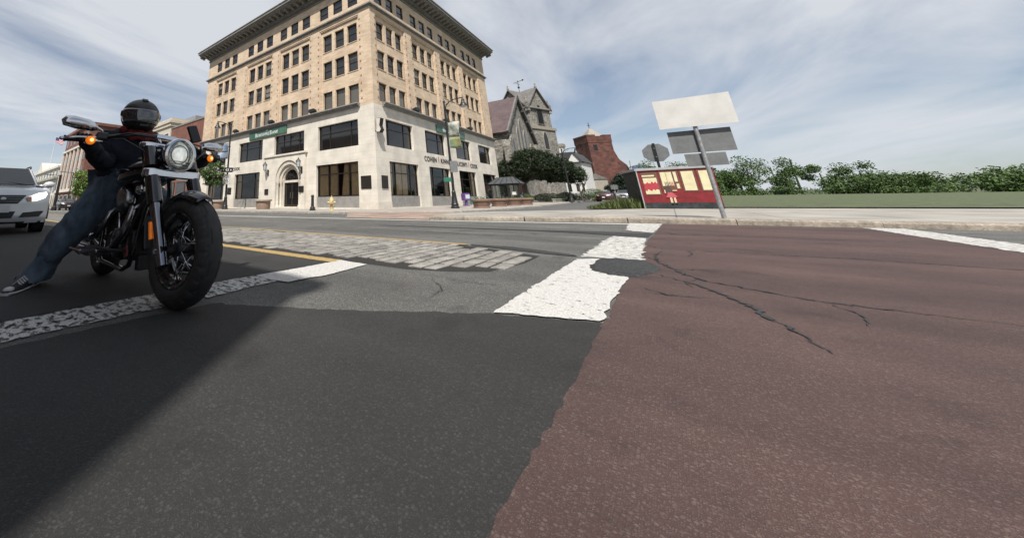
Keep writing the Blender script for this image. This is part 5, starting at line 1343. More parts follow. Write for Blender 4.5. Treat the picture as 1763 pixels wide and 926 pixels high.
rd = thing('red_block', 'tall red brick block with pale vertical pilasters far left', 'building', (-100.6, 20.2, 0))
b = MB(); b.box(-26, 0, 0, 0, 24, 19.6); b.build('wall', M['red_brick'], rd); b = MB(); b.box(-26.3, -.5, 19.6, .5, 24.4, 20.3); b.build('cornice', M['red_brick'], rd)
for k in range(6):
    b = MB(); x = -25.6 + k * 4.3; b.box(x, -.35, 4.6, x + .65, -.002, 14.8); b.build('pilaster', M['white_stone'], rd)
b = MB(); b.box(-26.1, -.5, 3.9, .1, -.003, 4.6); b.box(-26.1, -.45, 14.8, .1, -.003, 15.3); b.build('stone_band', M['white_stone'], rd)
window_grid(rd, [(5.3, 7.1), (8.2, 10.0), (11.1, 13.0), (16.2, 18.4)], [(-24.3 + k * 4.3, -22.2 + k * 4.3) for k in range(6)], lambda u, z, o: (u, -o, z), M['dark_glass'], M['red_brick'])
window_grid(rd, [(.5, 3.2)], [(-24.5 + k * 5, -20.8 + k * 5) for k in range(5)], lambda u, z, o: (u, -o, z), M['dark_glass'], M['white_stone'])
wb = thing('white_block', 'old white stone block with dark roof ledge at the far left', 'building', (-128.5, 20.0, 0))
b = MB(); b.box(-42, 0, 0, 0, 22, 11.2); b.build('wall', M['white_stone'], wb)
b = MB(); b.box(-42.5, -.9, 8.0, .4, -.003, 8.6); b.build('ledge', M['green_grey'], wb); b = MB(); b.box(-42.3, -.5, 11.2, .3, 22, 11.8); b.build('cornice', M['white_stone'], wb)
b = MB(); b.box(-12, 3, 11.8, 0, 12, 13.4); b.build('penthouse', M['white_stone'], wb); b = MB(); b.box(-12.6, 2.4, 13.4, .6, 12.6, 13.9); b.build('penthouse_roof', M['dark_roof'], wb)
window_grid(wb, [(9.0, 10.8)], [(-38 + k * 5, -35.5 + k * 5) for k in range(8)], lambda u, z, o: (u, -o, z), M['dark_glass'], M['white_stone'])
window_grid(wb, [(4.2, 7.2)], [(-38 + k * 5, -34.5 + k * 5) for k in range(8)], lambda u, z, o: (u, -o, z), M['dark_glass'], M['green_grey'])
for k in range(9):
    b = MB(); b.lathe([(.3, .1), (.26, 3.4)], (-40 + k * 5, -.5, 0), n=8); b.build('column', M['white_stone'], wb)
b = MB(); b.prism([(-42, 11.8), (-30, 11.8), (-36, 15.5)], lambda p: (p[0], .2, p[1]), lambda p: (p[0], 14, p[1])); b.build('gable', M['white_stone'], wb)

fp = thing('flag', 'small stars and stripes flag flying above the far white block', 'flag', (-150, 20.6, 11.8))
b = MB(); b.tube([(0, 0, 0), (0, 0, 11.4)], [.10, .05], 6); b.build('pole', M['white_paint'], fp)
M['flag_red'] = mat('flag_red', (.50, .06, .07), .8); M['flag_blue'] = mat('flag_blue', (.04, .06, .20), .8); M['flag_white'] = mat('flag_white', (.75, .75, .75), .8)
def fpt(s, r): return (.1 + s * 1.1, s * 2.2, 11.2 - r * 1.7 - s * .9 + .15 * math.sin(s * 6))
b = MB(); n = 12
for r in range(7):
    for i in range(n):
        m_ = 1 if (r < 4 and i < 5) else (0 if r % 2 == 0 else 2)
        b.add([fpt(i / n, r / 7), fpt((i + 1) / n, r / 7), fpt((i + 1) / n, (r + 1) / 7), fpt(i / n, (r + 1) / 7)], [(0, 1, 2, 3)], m_)
b.build('cloth', [M['flag_red'], M['flag_blue'], M['flag_white']], fp, recalc=False)
for (x, y, h, r, lab) in ((-54.3, 8.75, 4.2, .17, 'thick dark post beside the white car in the distance'), (-61, 11.2, 5.1, .07, 'thin dark post before the far red block')):
    t = thing('street_post', lab, 'post', (x, y, 0)); b = MB(); b.tube([(0, 0, 0), (0, 0, h)], [r, r * .8], 10); b.build('shaft', M['black_iron'], t, smooth=40); b = MB(); b.lathe([(r * 1.8, 0), (r * 1.6, .4), (r * 1.05, .6)], n=10); b.build('base', M['black_iron'], t); b = MB(); b.tube([(0, 0, h - .1), (0, -1.6, h)], .04, 6); b.build('arm', M['black_iron'], t)

# brick block added out of view behind the camera, sized to shade the near lane
sb = thing('shade_block', 'unseen brick block added behind the camera to shade the near lane', 'building', (2.2, -5.0, .13))
b = MB(); b.box(-60, -14, -.2, 0, 0, 11.4); b.build('wall', M['red_brick'], sb); b = MB(); b.box(-60.2, -14.2, 11.4, .1, .1, 11.75); b.build('coping', M['cornice'], sb)
window_grid(sb, [(.5, 3.2), (5, 7), (9, 11)], [(-4.2 - 4 * k, -1.6 - 4 * k) for k in range(10)], lambda u, z, o: (u, o, z), M['dark_glass'], M['white_paint'])

# ================================================================ TREES AND PLANTING
def limb(mb, p, d, ln, r, rr, depth, tips, spread=.6, up=.15):
    pts = [p]; q = p.copy(); dd = d.normalized(); k = 4
    for i in range(k):
        dd = (dd + Vector((rr.gauss(0, .16), rr.gauss(0, .16), rr.gauss(0, .1) + up * .3))).normalized(); q = q + dd * ln / k; pts.append(q.copy())
    mb.tube(pts, [r * (1 - .45 * i / k) for i in range(k + 1)], 6 if depth < 2 else 4, cap=False)
    tips.append((q.copy(), dd.copy()))
    if depth <= 0: return
    for _ in range(rr.choice((2, 3))):
        nd = (dd + Vector((rr.gauss(0, spread), rr.gauss(0, spread), rr.gauss(0, spread * .5) + up))).normalized()
        limb(mb, pts[rr.choice((2, 3, 4))].copy(), nd, ln * rr.uniform(.6, .8), r * .58, rr, depth - 1, tips, spread, up)

def tree(name, loc, label, trunk_h, r, limb_l, depth, crown, leafm, leaf, n, seed, cat='tree', lean=(0, 0), group=None, up=.15, spread=.6):
    rr = random.Random(seed); t = thing(name, label, cat, loc, 0, group); b = MB(); tips = []
    base = Vector((0, 0, -.1)); top = Vector((lean[0], lean[1], trunk_h))
    b.tube([base, base.lerp(top, .1), base.lerp(top, .5), top], [r * 1.5, r * 1.1, r, r * .85], 8, cap=False)
    for _ in range(4):
        limb(b, top.copy(), Vector((rr.gauss(0, spread), rr.gauss(0, spread), .6 + up)), limb_l, r * .7, rr, depth, tips, spread, up)
    b.build('trunk', M['bark'], t, smooth=True, recalc=False)
    c = MB()
    for (cc, rad, frac) in crown:
        for _ in range(int(n * frac / 34)):
            while True:
                p = Vector((rr.uniform(-1, 1), rr.uniform(-1, 1), rr.uniform(-1, 1)))
                if .15 < p.length <= 1: break
            p = p.normalized() * (p.length ** .45)
            q = (cc[0] + p.x * rad[0], cc[1] + p.y * rad[1], cc[2] + p.z * rad[2])
            k = rr.uniform(.6, 1.3); g = leaf * 4.2 * k
            leaf_cloud(c, q, (g, g, g * .6), 34, leaf, rr, .0)
    if crown: c.build('crown', leafm, t, recalc=False)
    return t
tree('evergreen_tree', (-13.1, 48.6, .35), 'broad dark spreading tree in front of the stone church', 2.2, .22, 2.2, 2,
     [((1.0, .8, 4.6), (2.9, 2.6, 1.9), .4), ((3.0, 2.2, 3.9), (2.4, 2.1, 1.5), .3), ((-1.1, -.2, 3.8), (1.6, 1.5, 1.5), .18), ((4.6, 3.2, 3.2), (1.6, 1.5, 1.0), .12)], M['leaf_dark'], .10, 62000, 11, lean=(.2, .2), up=.3)
tree('evergreen_tree', (-5.6, 75, .5), 'dark conifer at the foot of the red sandstone tower', .8, .2, 1.0, 1,
     [((0, 0, 1.5), (2.3, 2.3, 1.1), .5), ((.2, 0, 2.5), (1.3, 1.3, 1.0), .35), ((.2, 0, 3.4), (.5, .5, .6), .15)], M['leaf_pine'], .11, 20000, 12)
bt = tree('bare_tree', (-8.6, 57.5, .43), 'small bare branching tree before the white house', .9, .11, 1.35, 4, [], None, .1, 0, 13, up=.35, spread=.55)
tree('street_tree', (-29.24, 15.4, .13), 'young green street tree behind the motorcycle front fork', 1.9, .07, .8, 2,
     [((.0, .1, 3.25), (1.0, 1.0, 1.05), .8), ((.1, .35, 2.3), (.8, .9, .45), .2)], M['leaf'], .09, 3200, 14)
tree('street_tree', (-78.4, 16.2, .13), 'bright green street tree in front of the far red block', 2.0, .12, 1.4, 2,
     [((0, 0, 4.6), (1.5, 1.6, 2.3), .7), ((.2, .3, 3.0), (1.6, 1.6, 1.0), .3)], M['leaf_light'], .16, 5200, 15)
def shrub(loc, rad, label, m, seed, n=3200, leaf=.045):
    rr = random.Random(seed); t = thing('shrub', label, 'shrub', loc, 0, 'clipped shrubs along the side street')
    b = MB()
    for k in range(5): b.tube([(0, 0, -.1), (rr.uniform(-.5, .5) * rad[0], rr.uniform(-.5, .5) * rad[1], rad[2] * 1.1)], [.03, .01], 4)
    b.build('stem', M['bark'], t)
    b = MB(); leaf_cloud(b, (0, 0, rad[2] * .9), rad, n, leaf, rr, .75); leaf_cloud(b, (0, 0, rad[2] * .8), (rad[0] * .8, rad[1] * .8, rad[2] * .8), n // 3, leaf * 1.5, rr, .1); b.build('foliage', m, t, recalc=False)
shrub((-7.7, 60.5, .45), (1.5, 1.3, .85), 'rounded yellow green shrub right of the bare tree', M['leaf'], 21)
shrub((-9.3, 58.6, .43), (1.7, 1.0, .55), 'low clipped shrub under the bare tree', M['leaf_dark'], 22)
shrub((-10.8, 50.2, .37), (1.9, 1.5, .55), 'dark clipped hedge shrub under the spreading tree', M['leaf_dark'], 23, 4200)
shrub((-9.6, 53.2, .39), (1.0, 1.0, .62), 'dark rounded shrub beside the lamp before the white house', M['leaf_dark'], 24)
shrub((-12.3, 45.4, .33), (1.0, .9, .5), 'bright low shrub behind the bus shelter', M['leaf'], 25)
shrub((-6.4, 66, .5), (1.6, 1.2, .6), 'dark low shrub behind the maroon car', M['leaf_dark'], 26)
wl_ = thing('low_wall', 'low grey stone garden wall below the dark hedge', 'wall', (-9.4, 46.5, .33), RAD(94))
b = MB(); b.box(-1.5, -.15, -.2, 8.5, .15, .32); b.build('wall', M['kerb_grey'], wl_); b = MB(); b.box(-1.55, -.2, .32, 8.55, .2, .4); b.build('coping', M['kerb_grey'], wl_)
# weeds on the corner
rr = random.Random(31); b = MB()
for _ in range(5200):
    u = rr.random(); x = -3.5 + 2.6 * u + rr.gauss(0, .12); y = 26.2 + rr.gauss(0, .38) - .35 * u; hgt = (.16 + .42 * min(1, u * 1.9)) * rr.uniform(.5, 1.15)
    if x > -1.0: continue
    a = rr.uniform(0, 6.28); lx_, ly_ = math.cos(a), math.sin(a); bend = rr.uniform(.05, .34); w = .008
    z0 = .1
    b.add([(x - ly_ * w, y + lx_ * w, z0), (x + ly_ * w, y - lx_ * w, z0), (x + lx_ * bend * .4 + ly_ * w, y + ly_ * bend * .4 - lx_ * w, z0 + hgt * .6), (x + lx_ * bend * .4 - ly_ * w, y + ly_ * bend * .4 + lx_ * w, z0 + hgt * .6), (x + lx_ * bend, y + ly_ * bend, z0 + hgt)], [(0, 1, 2, 3), (3, 2, 4)])
gr = b.build('weeds', M['grass'], recalc=False); setp(gr, 'unmown green weeds growing beside the red kiosk', 'weeds', kind='stuff')
ea = MB(); ea.add([(p[0], p[1], .131) for p in [(-3.95, 25.2), (-2.6, 25.0), (-1.15, 25.15), (-1.2, 26.8), (-1.7, 27.0), (-3.0, 26.9)]], [(0, 1, 2, 3, 4, 5)]); setp(ea.build('earth_patch', M['earth'], recalc=False), kind='structure')
# direction plates by the parked cars
t = thing('direction_signs', 'pair of small grey sign backs on a post behind the maroon car', 'sign', (-5.4, 62.5, .45))
b = MB(); b.tube([(0, 0, 0), (0, 0, 2.1)], .04, 6); b.tube([(-.35, .02, 1.6), (.35, .02, 1.6)], .03, 5); b.build('post', M['galv'], t); b = MB(); b.box(-.38, -.03, 1.45, -.03, -.01, 2.05); b.build('plate', M['sign_back'], t); b = MB(); b.box(.05, -.03, 1.45, .40, -.01, 2.05); b.build('plate', M['sign_back'], t)
t = thing('lot_sign', 'small white sign on a short post behind the maroon car', 'sign', (-6.6, 62.3, .45)); b = MB(); b.tube([(0, 0, 0), (0, 0, 1.2)], .03, 6); b.build('post', M['galv'], t); b = MB(); b.box(-.38, -.04, 1.0, .38, -.02, 1.38); b.build('plate', M['white_paint'], t)
# wooded skyline beyond the open ground at the right and far ends of the streets
rr = random.Random(77); b = MB()
for k in range(150):
    x = -12 + k * 1.95 + rr.uniform(-4, 4); y = 178 + rr.uniform(-10, 26) - max(0, x) * .16; tall = max(0.0, rr.gauss(4.0, 2.4) + 2.6 * math.sin(x * .06 + 1))
    b.tube([(x, y, 1.0), (x + rr.uniform(-.4, .4), y, 2 + tall)], [.32, .14], 5)
    for q in range(5):
        g = rr.uniform(1.5, 3.0); leaf_cloud(b, (x + rr.gauss(0, 2.3), y + rr.gauss(0, 1.5), 1.6 + g * .6 + tall * rr.uniform(.15, 1.1)), (g, g, g * rr.uniform(.65, .95)), 260, .30, rr, .15)
    for q in range(2):
        g = rr.uniform(1.0, 1.8); leaf_cloud(b, (x + rr.gauss(0, 2.5), y - 3 + rr.gauss(0, 1), 1.3 + g * .6), (g * 1.5, g, g * .9), 150, .26, rr, .15)
for k in range(70):
    x = -330 + rr.uniform(-25, 25); y = -60 + k * 2.3; g = rr.uniform(3.2, 6.0); leaf_cloud(b, (x, y, g * .8), (g, g, g), 260, .6, rr, .3)
wd = b.build('woodland', M['leaf'], recalc=False); setp(wd, 'far belt of green woodland along the skyline', 'woodland', kind='stuff')

# ================================================================ CARS
M['car_glass'] = mat('car_glass', (0.018, 0.020, 0.022), .04, var=.1, spec=.9)
M['tyre'] = mat('tyre', (0.022, 0.022, 0.022), .75, var=.2, scale=20)
M['rim_metal'] = mat('rim_metal', (0.45, 0.46, 0.48), .3, metal=.9, var=.1)
M['trim_black'] = mat('trim_black', (0.016, 0.016, 0.017), .55, var=.1)
M['lamp_on'] = mat('lamp_on', (1.0, 0.98, 0.94), .1, var=.02, emit=4.0)
M['lamp_clear'] = mat('lamp_clear', (0.55, 0.57, 0.60), .08, var=.1, spec=.8)
M['amber'] = mat('amber_lens', (0.62, 0.30, 0.20), .2, var=.1)
M['plate_white'] = mat('plate_white', (0.7, 0.7, 0.68), .5)
def car_paint(name, c, metal=.2): return mat(name, c, .28, metal=metal, var=.04, scale=3, coat=1.0)

def car(name, loc, rz, label, paint, L=4.15, W=.88, roofz=1.60, lights=None, sedan=False, rails=True, detail=True):
    t = thing(name, label, 'car', loc, rz, None)
    def xf(y, z):
        a = abs(y) / W
        return -.30 * a ** 2.6 - .30 * max(0, (z - .72) / .3) ** 1.6 * .6 - .10 * max(0, (.36 - z) / .14)
    b = MB(); ny, nz_ = 24, 12
    ztop = lambda y: .985 - .045 * (abs(y) / W) ** 2
    vs_ = []
    for j in range(nz_ + 1):
        for i in range(ny + 1):
            y = -W + 2 * W * i / ny; z = .24 + (ztop(y) - .24) * j / nz_
            vs_.append((xf(y, z), y, z))
    b.add(vs_, [(j * (ny + 1) + i, j * (ny + 1) + i + 1, (j + 1) * (ny + 1) + i + 1, (j + 1) * (ny + 1) + i) for j in range(nz_) for i in range(ny)])
    cowl = -1.18; vs_ = []
    for j in range(7):
        f = j / 6
        for i in range(ny + 1):
            y = -W + 2 * W * i / ny; a = abs(y) / W
            x0 = xf(y, ztop(y)); x1 = cowl + .12 * a * a
            crease = .012 * math.exp(-((a - .62) / .10) ** 2)
            vs_.append((x0 + (x1 - x0) * f, y * (1 - .0 * f), ztop(y) + (1.115 - .05 * a * a - ztop(y)) * (f ** .75) + crease * math.sin(math.pi * f)))
    b.add(vs_, [(j * (ny + 1) + i, j * (ny + 1) + i + 1, (j + 1) * (ny + 1) + i + 1, (j + 1) * (ny + 1) + i) for j in range(6) for i in range(ny)])
    xs = [0, .08, .2, .35, .6, .85, 1.0]
    for s in (-1, 1):
        vs_ = []
        zl = [.24, .40, .62, .82, .94]
        for xk in xs:
            for k, z in enumerate(zl):
                xst = xf(s * W, z if k < 4 else ztop(W)); x = xst + (-L - xst) * xk
                sh = ztop(W) + (1.09 - ztop(W)) * min(1, xk * 3.2)
                zz = z if k < 4 else sh
                tail = max(0, (xk - .85) / .15)
                yy = W * (1 - .05 * tail) - (.02 if k == 4 else 0) - (.03 if k == 0 else 0) + (.012 if k == 2 else 0)
                if xk == 0: yy = W
                vs_.append((x, s * yy, zz))
        n = len(zl)
        b.add(vs_, [(i * n + k, i * n + k + 1, (i + 1) * n + k + 1, (i + 1) * n + k) for i in range(len(xs) - 1) for k in range(n - 1)])
        # shoulder ledge up to the cabin
        b.add([(cowl + .12, s * (W - .02), 1.085), (-L, s * (W * .95 - .02), 1.085), (-L + .1, s * .60, 1.12), (cowl, s * .66, 1.12)], [(0, 1, 2, 3)])
    b.add([(-L, -W * .95, .24), (-L, W * .95, .24), (-L, W * .95 - .02, 1.09), (-L, -W * .95 + .02, 1.09)], [(0, 1, 2, 3)])
    b.add([(-.3, -W + .03, .24), (-.3, W - .03, .24), (-L, W - .08, .24), (-L, -W + .08, .24)], [(0, 1, 2, 3)])
    b.build('body', paint, t, smooth=38, weld=True)
    # cabin
    A = [(cowl, .73, 1.10), (-1.98, .58, roofz), ((-3.05 if sedan else -3.55), .56, roofz - .02), ((-3.75 if sedan else -L + .06), .70, 1.10)]
    cb = MB(); vs_ = []
    for (x, w, z) in A: vs_ += [(x, -w, z), (x, w, z)]
    cb.add(vs_, [(0, 1, 3, 2), (2, 3, 5, 4), (4, 5, 7, 6), (0, 2, 4, 6), (1, 7, 5, 3)])
    cb.build('cabin', paint, t, bevel=.05)
    def inset(q, e, off):
        q = [Vector(p) for p in q]; c = sum(q, Vector()) / 4; n = (q[1] - q[0]).cross(q[3] - q[0]).normalized()
        if n.dot(c - Vector((-2.4, 0, 1.2))) < 0: n = -n
        return [p.lerp(c, e) + n * off for p in q]
    def glass(nm, q, e, off=.02):
        g = MB(); g.add(inset(q, e, off), [(0, 1, 2, 3)]); return g.build(nm, M['car_glass'], t, recalc=False)
    glass('windscreen', [vs_[0], vs_[1], vs_[3], vs_[2]], .10)
    glass('rear_window', [vs_[4], vs_[5], vs_[7], vs_[6]], .10)
    for s in (0, 1): glass('side_window', [vs_[0 + s], vs_[2 + s], vs_[4 + s], vs_[6 + s]], .16)
    def decal(nm, pts, m, off=.012, parent=None, mirror=True):
        outs = []
        for s in ((-1, 1) if mirror else (1,)):
            g = MB(); pp_ = [(xf(p[0], p[1]) + off, s * p[0], p[1]) for p in pp_d(pts)]
            g.add(pp_ + [(p[0] - off - .02, p[1], p[2]) for p in pp_], [(i, (i + 1) % len(pp_), len(pp_) + (i + 1) % len(pp_), len(pp_) + i) for i in range(len(pp_))])
            ym = sum(p[0] for p in pts) / len(pts); zm = sum(p[1] for p in pts) / len(pts); nn_ = len(pp_)
            for (k0, k1) in ((0, .5), (.5, 1)):
                def at_(p, k): yy = p[1] * s; y_ = ym + (yy - ym) * k; z_ = zm + (p[2] - zm) * k; return (xf(y_, z_) + off, s * y_, z_)
                for i in range(nn_):
                    a_, c_ = pp_[i], pp_[(i + 1) % nn_]
                    g.add([at_(a_, k1), at_(c_, k1), at_(c_, k0), at_(a_, k0)] if k0 else [at_(a_, k1), at_(c_, k1), at_(a_, 0)], [(0, 1, 2, 3)] if k0 else [(0, 1, 2)])
            outs.append(g.build(nm, m, parent or t, recalc=False))
        return outs
    def pp_d(pts):
        out = []
        for a, c in zip(pts, pts[1:] + pts[:1]):
            for k in range(4): out.append((a[0] + (c[0] - a[0]) * k / 4, a[1] + (c[1] - a[1]) * k / 4))
        return out
    hl = decal('headlight', [(.42, .80), (.46, .715), (.62, .735), (.77, .80), (.81, .88), (.79, .935), (.62, .90)], lights or M['lamp_clear'], .016)
    decal('indicator', [(.40, .795), (.445, .712), (.52, .716), (.50, .835)], M['amber'], .021)
    decal('grille', [(-.40, .855), (.40, .855), (.27, .665), (-.27, .665)], M['trim_black'], .012, mirror=False)
    if detail:
        for z in (.715, .765, .815):
            w = .28 + (z - .665) * .6; g = MB(); n = 12
            p0 = [(xf(-w + 2 * w * i / n, z) + .024, -w + 2 * w * i / n, z - .009) for i in range(n + 1)]
            g.add(p0 + [(p[0], p[1], p[2] + .018) for p in p0], [(i, i + 1, n + 2 + i, n + 1 + i) for i in range(n)]); g.build('grille_bar', M['sign_back'], t, recalc=False)
        g = MB(); g.ell((.045, 0, .765), (.012, .06, .045), 12, 8); g.build('badge', M['rim_metal'], t, smooth=True)
    decal('lower_intake', [(-.26, .50), (.26, .50), (.22, .355), (-.22, .355)], M['trim_black'], .012, mirror=False)
    decal('fog_intake', [(.34, .365), (.40, .47), (.74, .50), (.80, .49), (.72, .37)], M['trim_black'], .012)
    decal('bumper_lip', [(-.80, .275), (.80, .275), (.78, .235), (-.78, .235)], M['trim_black'], .014, mirror=False)
    g = MB(); g.obox((.055, 0, .555), (.02, .30, .15)); g.build('number_plate', M['plate_white'], t)
    for s in (-1, 1):
        g = MB(); g.ell((cowl - .30, s * (W + .10), 1.16), (.08, .13, .085), 12, 8); g.tube([(cowl - .30, s * (W - .12), 1.12), (cowl - .30, s * (W + .02), 1.14)], .03, 6); g.build('mirror', paint, t, smooth=True)
        for x in (-.78, -L + .85):
            w_ = MB(); R_t = .325; prof = [(R_t - .07, -.10), (R_t - .01, -.105), (R_t, -.08), (R_t, .08), (R_t - .01, .105), (R_t - .07, .10)]
            w_.lathe(prof, (x, s * (W - .105), R_t), (0, 1, 0), n=26, cap=False); wo = w_.build('wheel', M['tyre'], t, smooth=40)
            w_ = MB(); w_.lathe([(R_t - .065, .0), (R_t - .07, .06), (.06, .085), (.0, .09)], (x, s * (W - .105), R_t), (0, s, 0), n=20); w_.build('rim', M['rim_metal'], wo, smooth=40)
            a = MB(); pts = [(x + .40 * math.cos(RAD(k)), s * (W + .0), R_t + .02 + .40 * math.sin(RAD(k))) for k in range(-5, 186, 12)]
            a.tube(pts, .045, 6); a.build('wheel_arch', M['trim_black'], t, smooth=40)
            a = MB(); a.lathe([(.001, 0), (.385, 0)], (x, s * (W + .014), R_t + .02), (0, s, 0), n=24, cap=False); a.build('arch_shadow_disc', M['trim_black'], t)  # flat black disc painted in for the shaded hollow of the wheel arch
        if rails:
            g = MB(); g.tube([(-1.95, s * .56, roofz), (-2.1, s * .57, roofz + .055), (-2.6, s * .57, roofz + .07), (-3.2, s * .56, roofz + .055), (-3.4, s * .55, roofz - .01)], .02, 6); g.build('roof_rail', M['trim_black'], t, smooth=True)
        if detail:
            g = MB(); g.tube([(cowl + .02, s * .55, 1.125), (cowl - .14, s * .05, 1.20)], .009, 4); g.build('wiper', M['trim_black'], t)
    return t
white_suv = car('white_car', (-10.85, .80, 0), 0, 'white hatchback crossover with a lit headlight behind the motorcycle', car_paint('car_white', (0.76, 0.79, 0.80)), lights=M['lamp_on'])
car('parked_car', (-56.5, 10.6, 0), 0, 'dark car parked far off between the two dark posts', car_paint('car_plum', (0.03, 0.022, 0.03)), detail=False, sedan=True, rails=False, roofz=1.45)
car('parked_car', (-6.5, 59.4, .32), RAD(-90), 'maroon car on the side street beside the weeds', car_paint('car_maroon', (0.10, 0.012, 0.018)), detail=False, sedan=True, rails=False, roofz=1.42)
car('parked_car', (-4.65, 62.6, .35), RAD(-90), 'silver car right of the maroon car', car_paint('car_silver', (0.42, 0.43, 0.44), .5), detail=False, rails=False, roofz=1.50)
car('parked_car', (-2.75, 63.8, .36), RAD(-90), 'white car half hidden behind the kiosk and weeds', car_paint('car_white2', (0.60, 0.61, 0.62)), detail=False, rails=False, roofz=1.52)

# ================================================================ MOTORCYCLE
M['gloss_black'] = mat('gloss_black', (0.008, 0.008, 0.009), .18, var=.1, coat=.8)
M['satin_black'] = mat('satin_black', (0.012, 0.012, 0.013), .42, var=.15)
M['chrome'] = mat('chrome', (0.80, 0.81, 0.83), .10, metal=1.0, var=.04, scale=4)
M['dull_chrome'] = mat('dull_chrome', (0.36, 0.37, 0.38), .25, metal=1.0, var=.12, scale=8)
M['fork_metal'] = mat('fork_metal', (0.30, 0.31, 0.33), .14, metal=1.0, var=.08)
M['rubber'] = mat('rubber', (0.030, 0.030, 0.029), .72, var=.22, scale=18, bump=.15, bscale=160)
M['lens'] = mat('headlight_lens', (0.75, 0.77, 0.72), .08, var=.35, scale=14, spec=.9, c2=(.95, .96, .92), emit=1.0)
M['reflector_bowl'] = mat('reflector_bowl', (0.82, 0.83, 0.78), .14, metal=.95, var=.35, scale=16)
M['amber_on'] = mat('amber_on', (0.90, 0.20, 0.012), .2, var=.2, scale=25, emit=.9)
M['amber_core'] = mat('amber_core', (1.0, 0.62, 0.20), .2, var=.05, emit=2.2)
M['red_reflector'] = mat('red_reflector', (0.22, 0.06, 0.06), .2, var=.1)
M['leather'] = mat('leather', (0.014, 0.013, 0.013), .5, var=.2, scale=14, bump=.2, bscale=90)

BX, BY = -2.37, 1.12
bike = thing('motorcycle', 'black cruiser motorcycle with round chrome headlight facing the camera', 'motorcycle', (BX, BY, 0))

def moto_wheel(name, cx, R, halfw, rim_r, spokes, parent):
    hub = MB(); hub.lathe([(.030, -.07), (.045, -.065), (.045, -.045), (.028, -.035), (.028, .035), (.045, .045), (.045, .065), (.030, .07)], (cx, 0, R), (0, 1, 0), n=16)
    w = hub.build(name, M['satin_black'], parent, smooth=35)
    na, ns = 216, 40; sec_h = R - rim_r - .004; vs_ = []
    for i in range(na):
        th = 2 * math.pi * i / na
        for k in range(ns + 1):
            s = -1 + 2 * k / ns; ph = s * RAD(118)
            y = halfw * math.sin(ph) * (1.0 if abs(s) < .8 else 1 - (abs(s) - .8) * .9)
            rad = R - sec_h * (1 - math.cos(ph)) / (1 - math.cos(RAD(118)))
            # crown is flatter than a circle
            g = 0.0
            tr = abs(((th * 11 / math.pi) % 2) - 1)
            zz = .20 + (.07 if tr > .5 else -.02)
            if abs(s - zz * 1.1) < .030 or abs(s + zz * 1.1) < .030: g = .007
            fr = (th * 24 / (2 * math.pi) + (.5 if s > 0 else 0)) % 1
            if .34 < abs(s) < .62 and fr < .13: g = .007
            if .34 < abs(s) < .38 and fr < .55: g = max(g, .006)
            rad -= g
            vs_.append((cx + rad * math.cos(th), y, R + rad * math.sin(th)))
    m = ns + 1; t_ = MB()
    t_.add(vs_, [(i * m + k, i * m + k + 1, ((i + 1) % na) * m + k + 1, ((i + 1) % na) * m + k) for i in range(na) for k in range(ns)])
    t_.build('tyre', M['rubber'], w, smooth=32, recalc=False)
    r_ = MB(); hw_ = halfw * .80
    r_.lathe([(rim_r + .012, -hw_), (rim_r + .002, -hw_), (rim_r - .006, -hw_ * .86), (rim_r - .020, -hw_ * .80), (rim_r - .024, -hw_ * .5), (rim_r - .038, -hw_ * .3), (rim_r - .040, hw_ * .3), (rim_r - .024, hw_ * .5), (rim_r - .020, hw_ * .8), (rim_r - .006, hw_ * .86), (rim_r + .002, hw_), (rim_r + .012, hw_)], (cx, 0, R), (0, 1, 0), n=64, cap=False)
    r_.build('rim', M['gloss_black'], w, smooth=30)
    for i in range(spokes):
        s = -1 if i % 2 else 1; a0 = 2 * math.pi * (i // 2) / (spokes / 2) + (.0 if s > 0 else .12); tw_ = RAD(52) * (1 if (i // 2) % 2 else -1)
        q = MB(); q.tube([(cx + .040 * math.cos(a0), s * .052, R + .040 * math.sin(a0)), (cx + (rim_r - .036) * math.cos(a0 + tw_), s * .012, R + (rim_r - .036) * math.sin(a0 + tw_))], .0038, 5)
        q.build('spoke', M['chrome'], w, smooth=True)
    return w
moto_wheel('front_wheel', 0, .338, .084, .215, 24, bike)
moto_wheel('rear_wheel', -1.63, .325, .080, .21, 20, bike)

RAKE = Vector((-math.sin(RAD(29)), 0, math.cos(RAD(29))))
def fk(z, y, off=0.0):           # point on a fork leg at height z
    k = (z - .335) / RAKE.z
    return Vector((RAKE.x * k + off * math.cos(RAD(29)), y, z + off * math.sin(RAD(29)) * 0))
FY = .158
for s in (-1, 1):
    q = MB(); q.tube([fk(.255, s * FY), fk(.30, s * FY), fk(.40, s * FY), fk(.64, s * FY)], [.034, .038, .036, .036], 18); q.lathe([(.040, -.02), (.040, .02)], fk(.335, s * FY), (0, 1, 0), n=14)
    lower = q.build('fork_lower', M['fork_metal'], bike, smooth=40)
    q = MB(); q.tube([fk(.615, s * FY), fk(.625, s * FY), fk(.79, s * FY)], [.046, .049, .049], 18); q.tube([fk(.86, s * FY), fk(1.01, s * FY)], [.052, .052], 18); q.build('fork_cover', M['gloss_black'], bike, smooth=40)
    q = MB(); q.lathe([(.018, 0), (.018, .012), (.010, .014)], fk(.335, s * (FY + .03)), (0, s, 0), n=10); q.build('axle_nut', M['chrome'], lower)
q = MB(); q.tube([(0, -FY, .335), (0, FY, .335)], .014, 10); q.tube([(0, -FY + .03, .335), (0, -.07, .335)], .026, 12); q.tube([(0, FY - .03, .335), (0, .07, .335)], .026, 12); q.build('axle', M['satin_black'], bike, smooth=40)
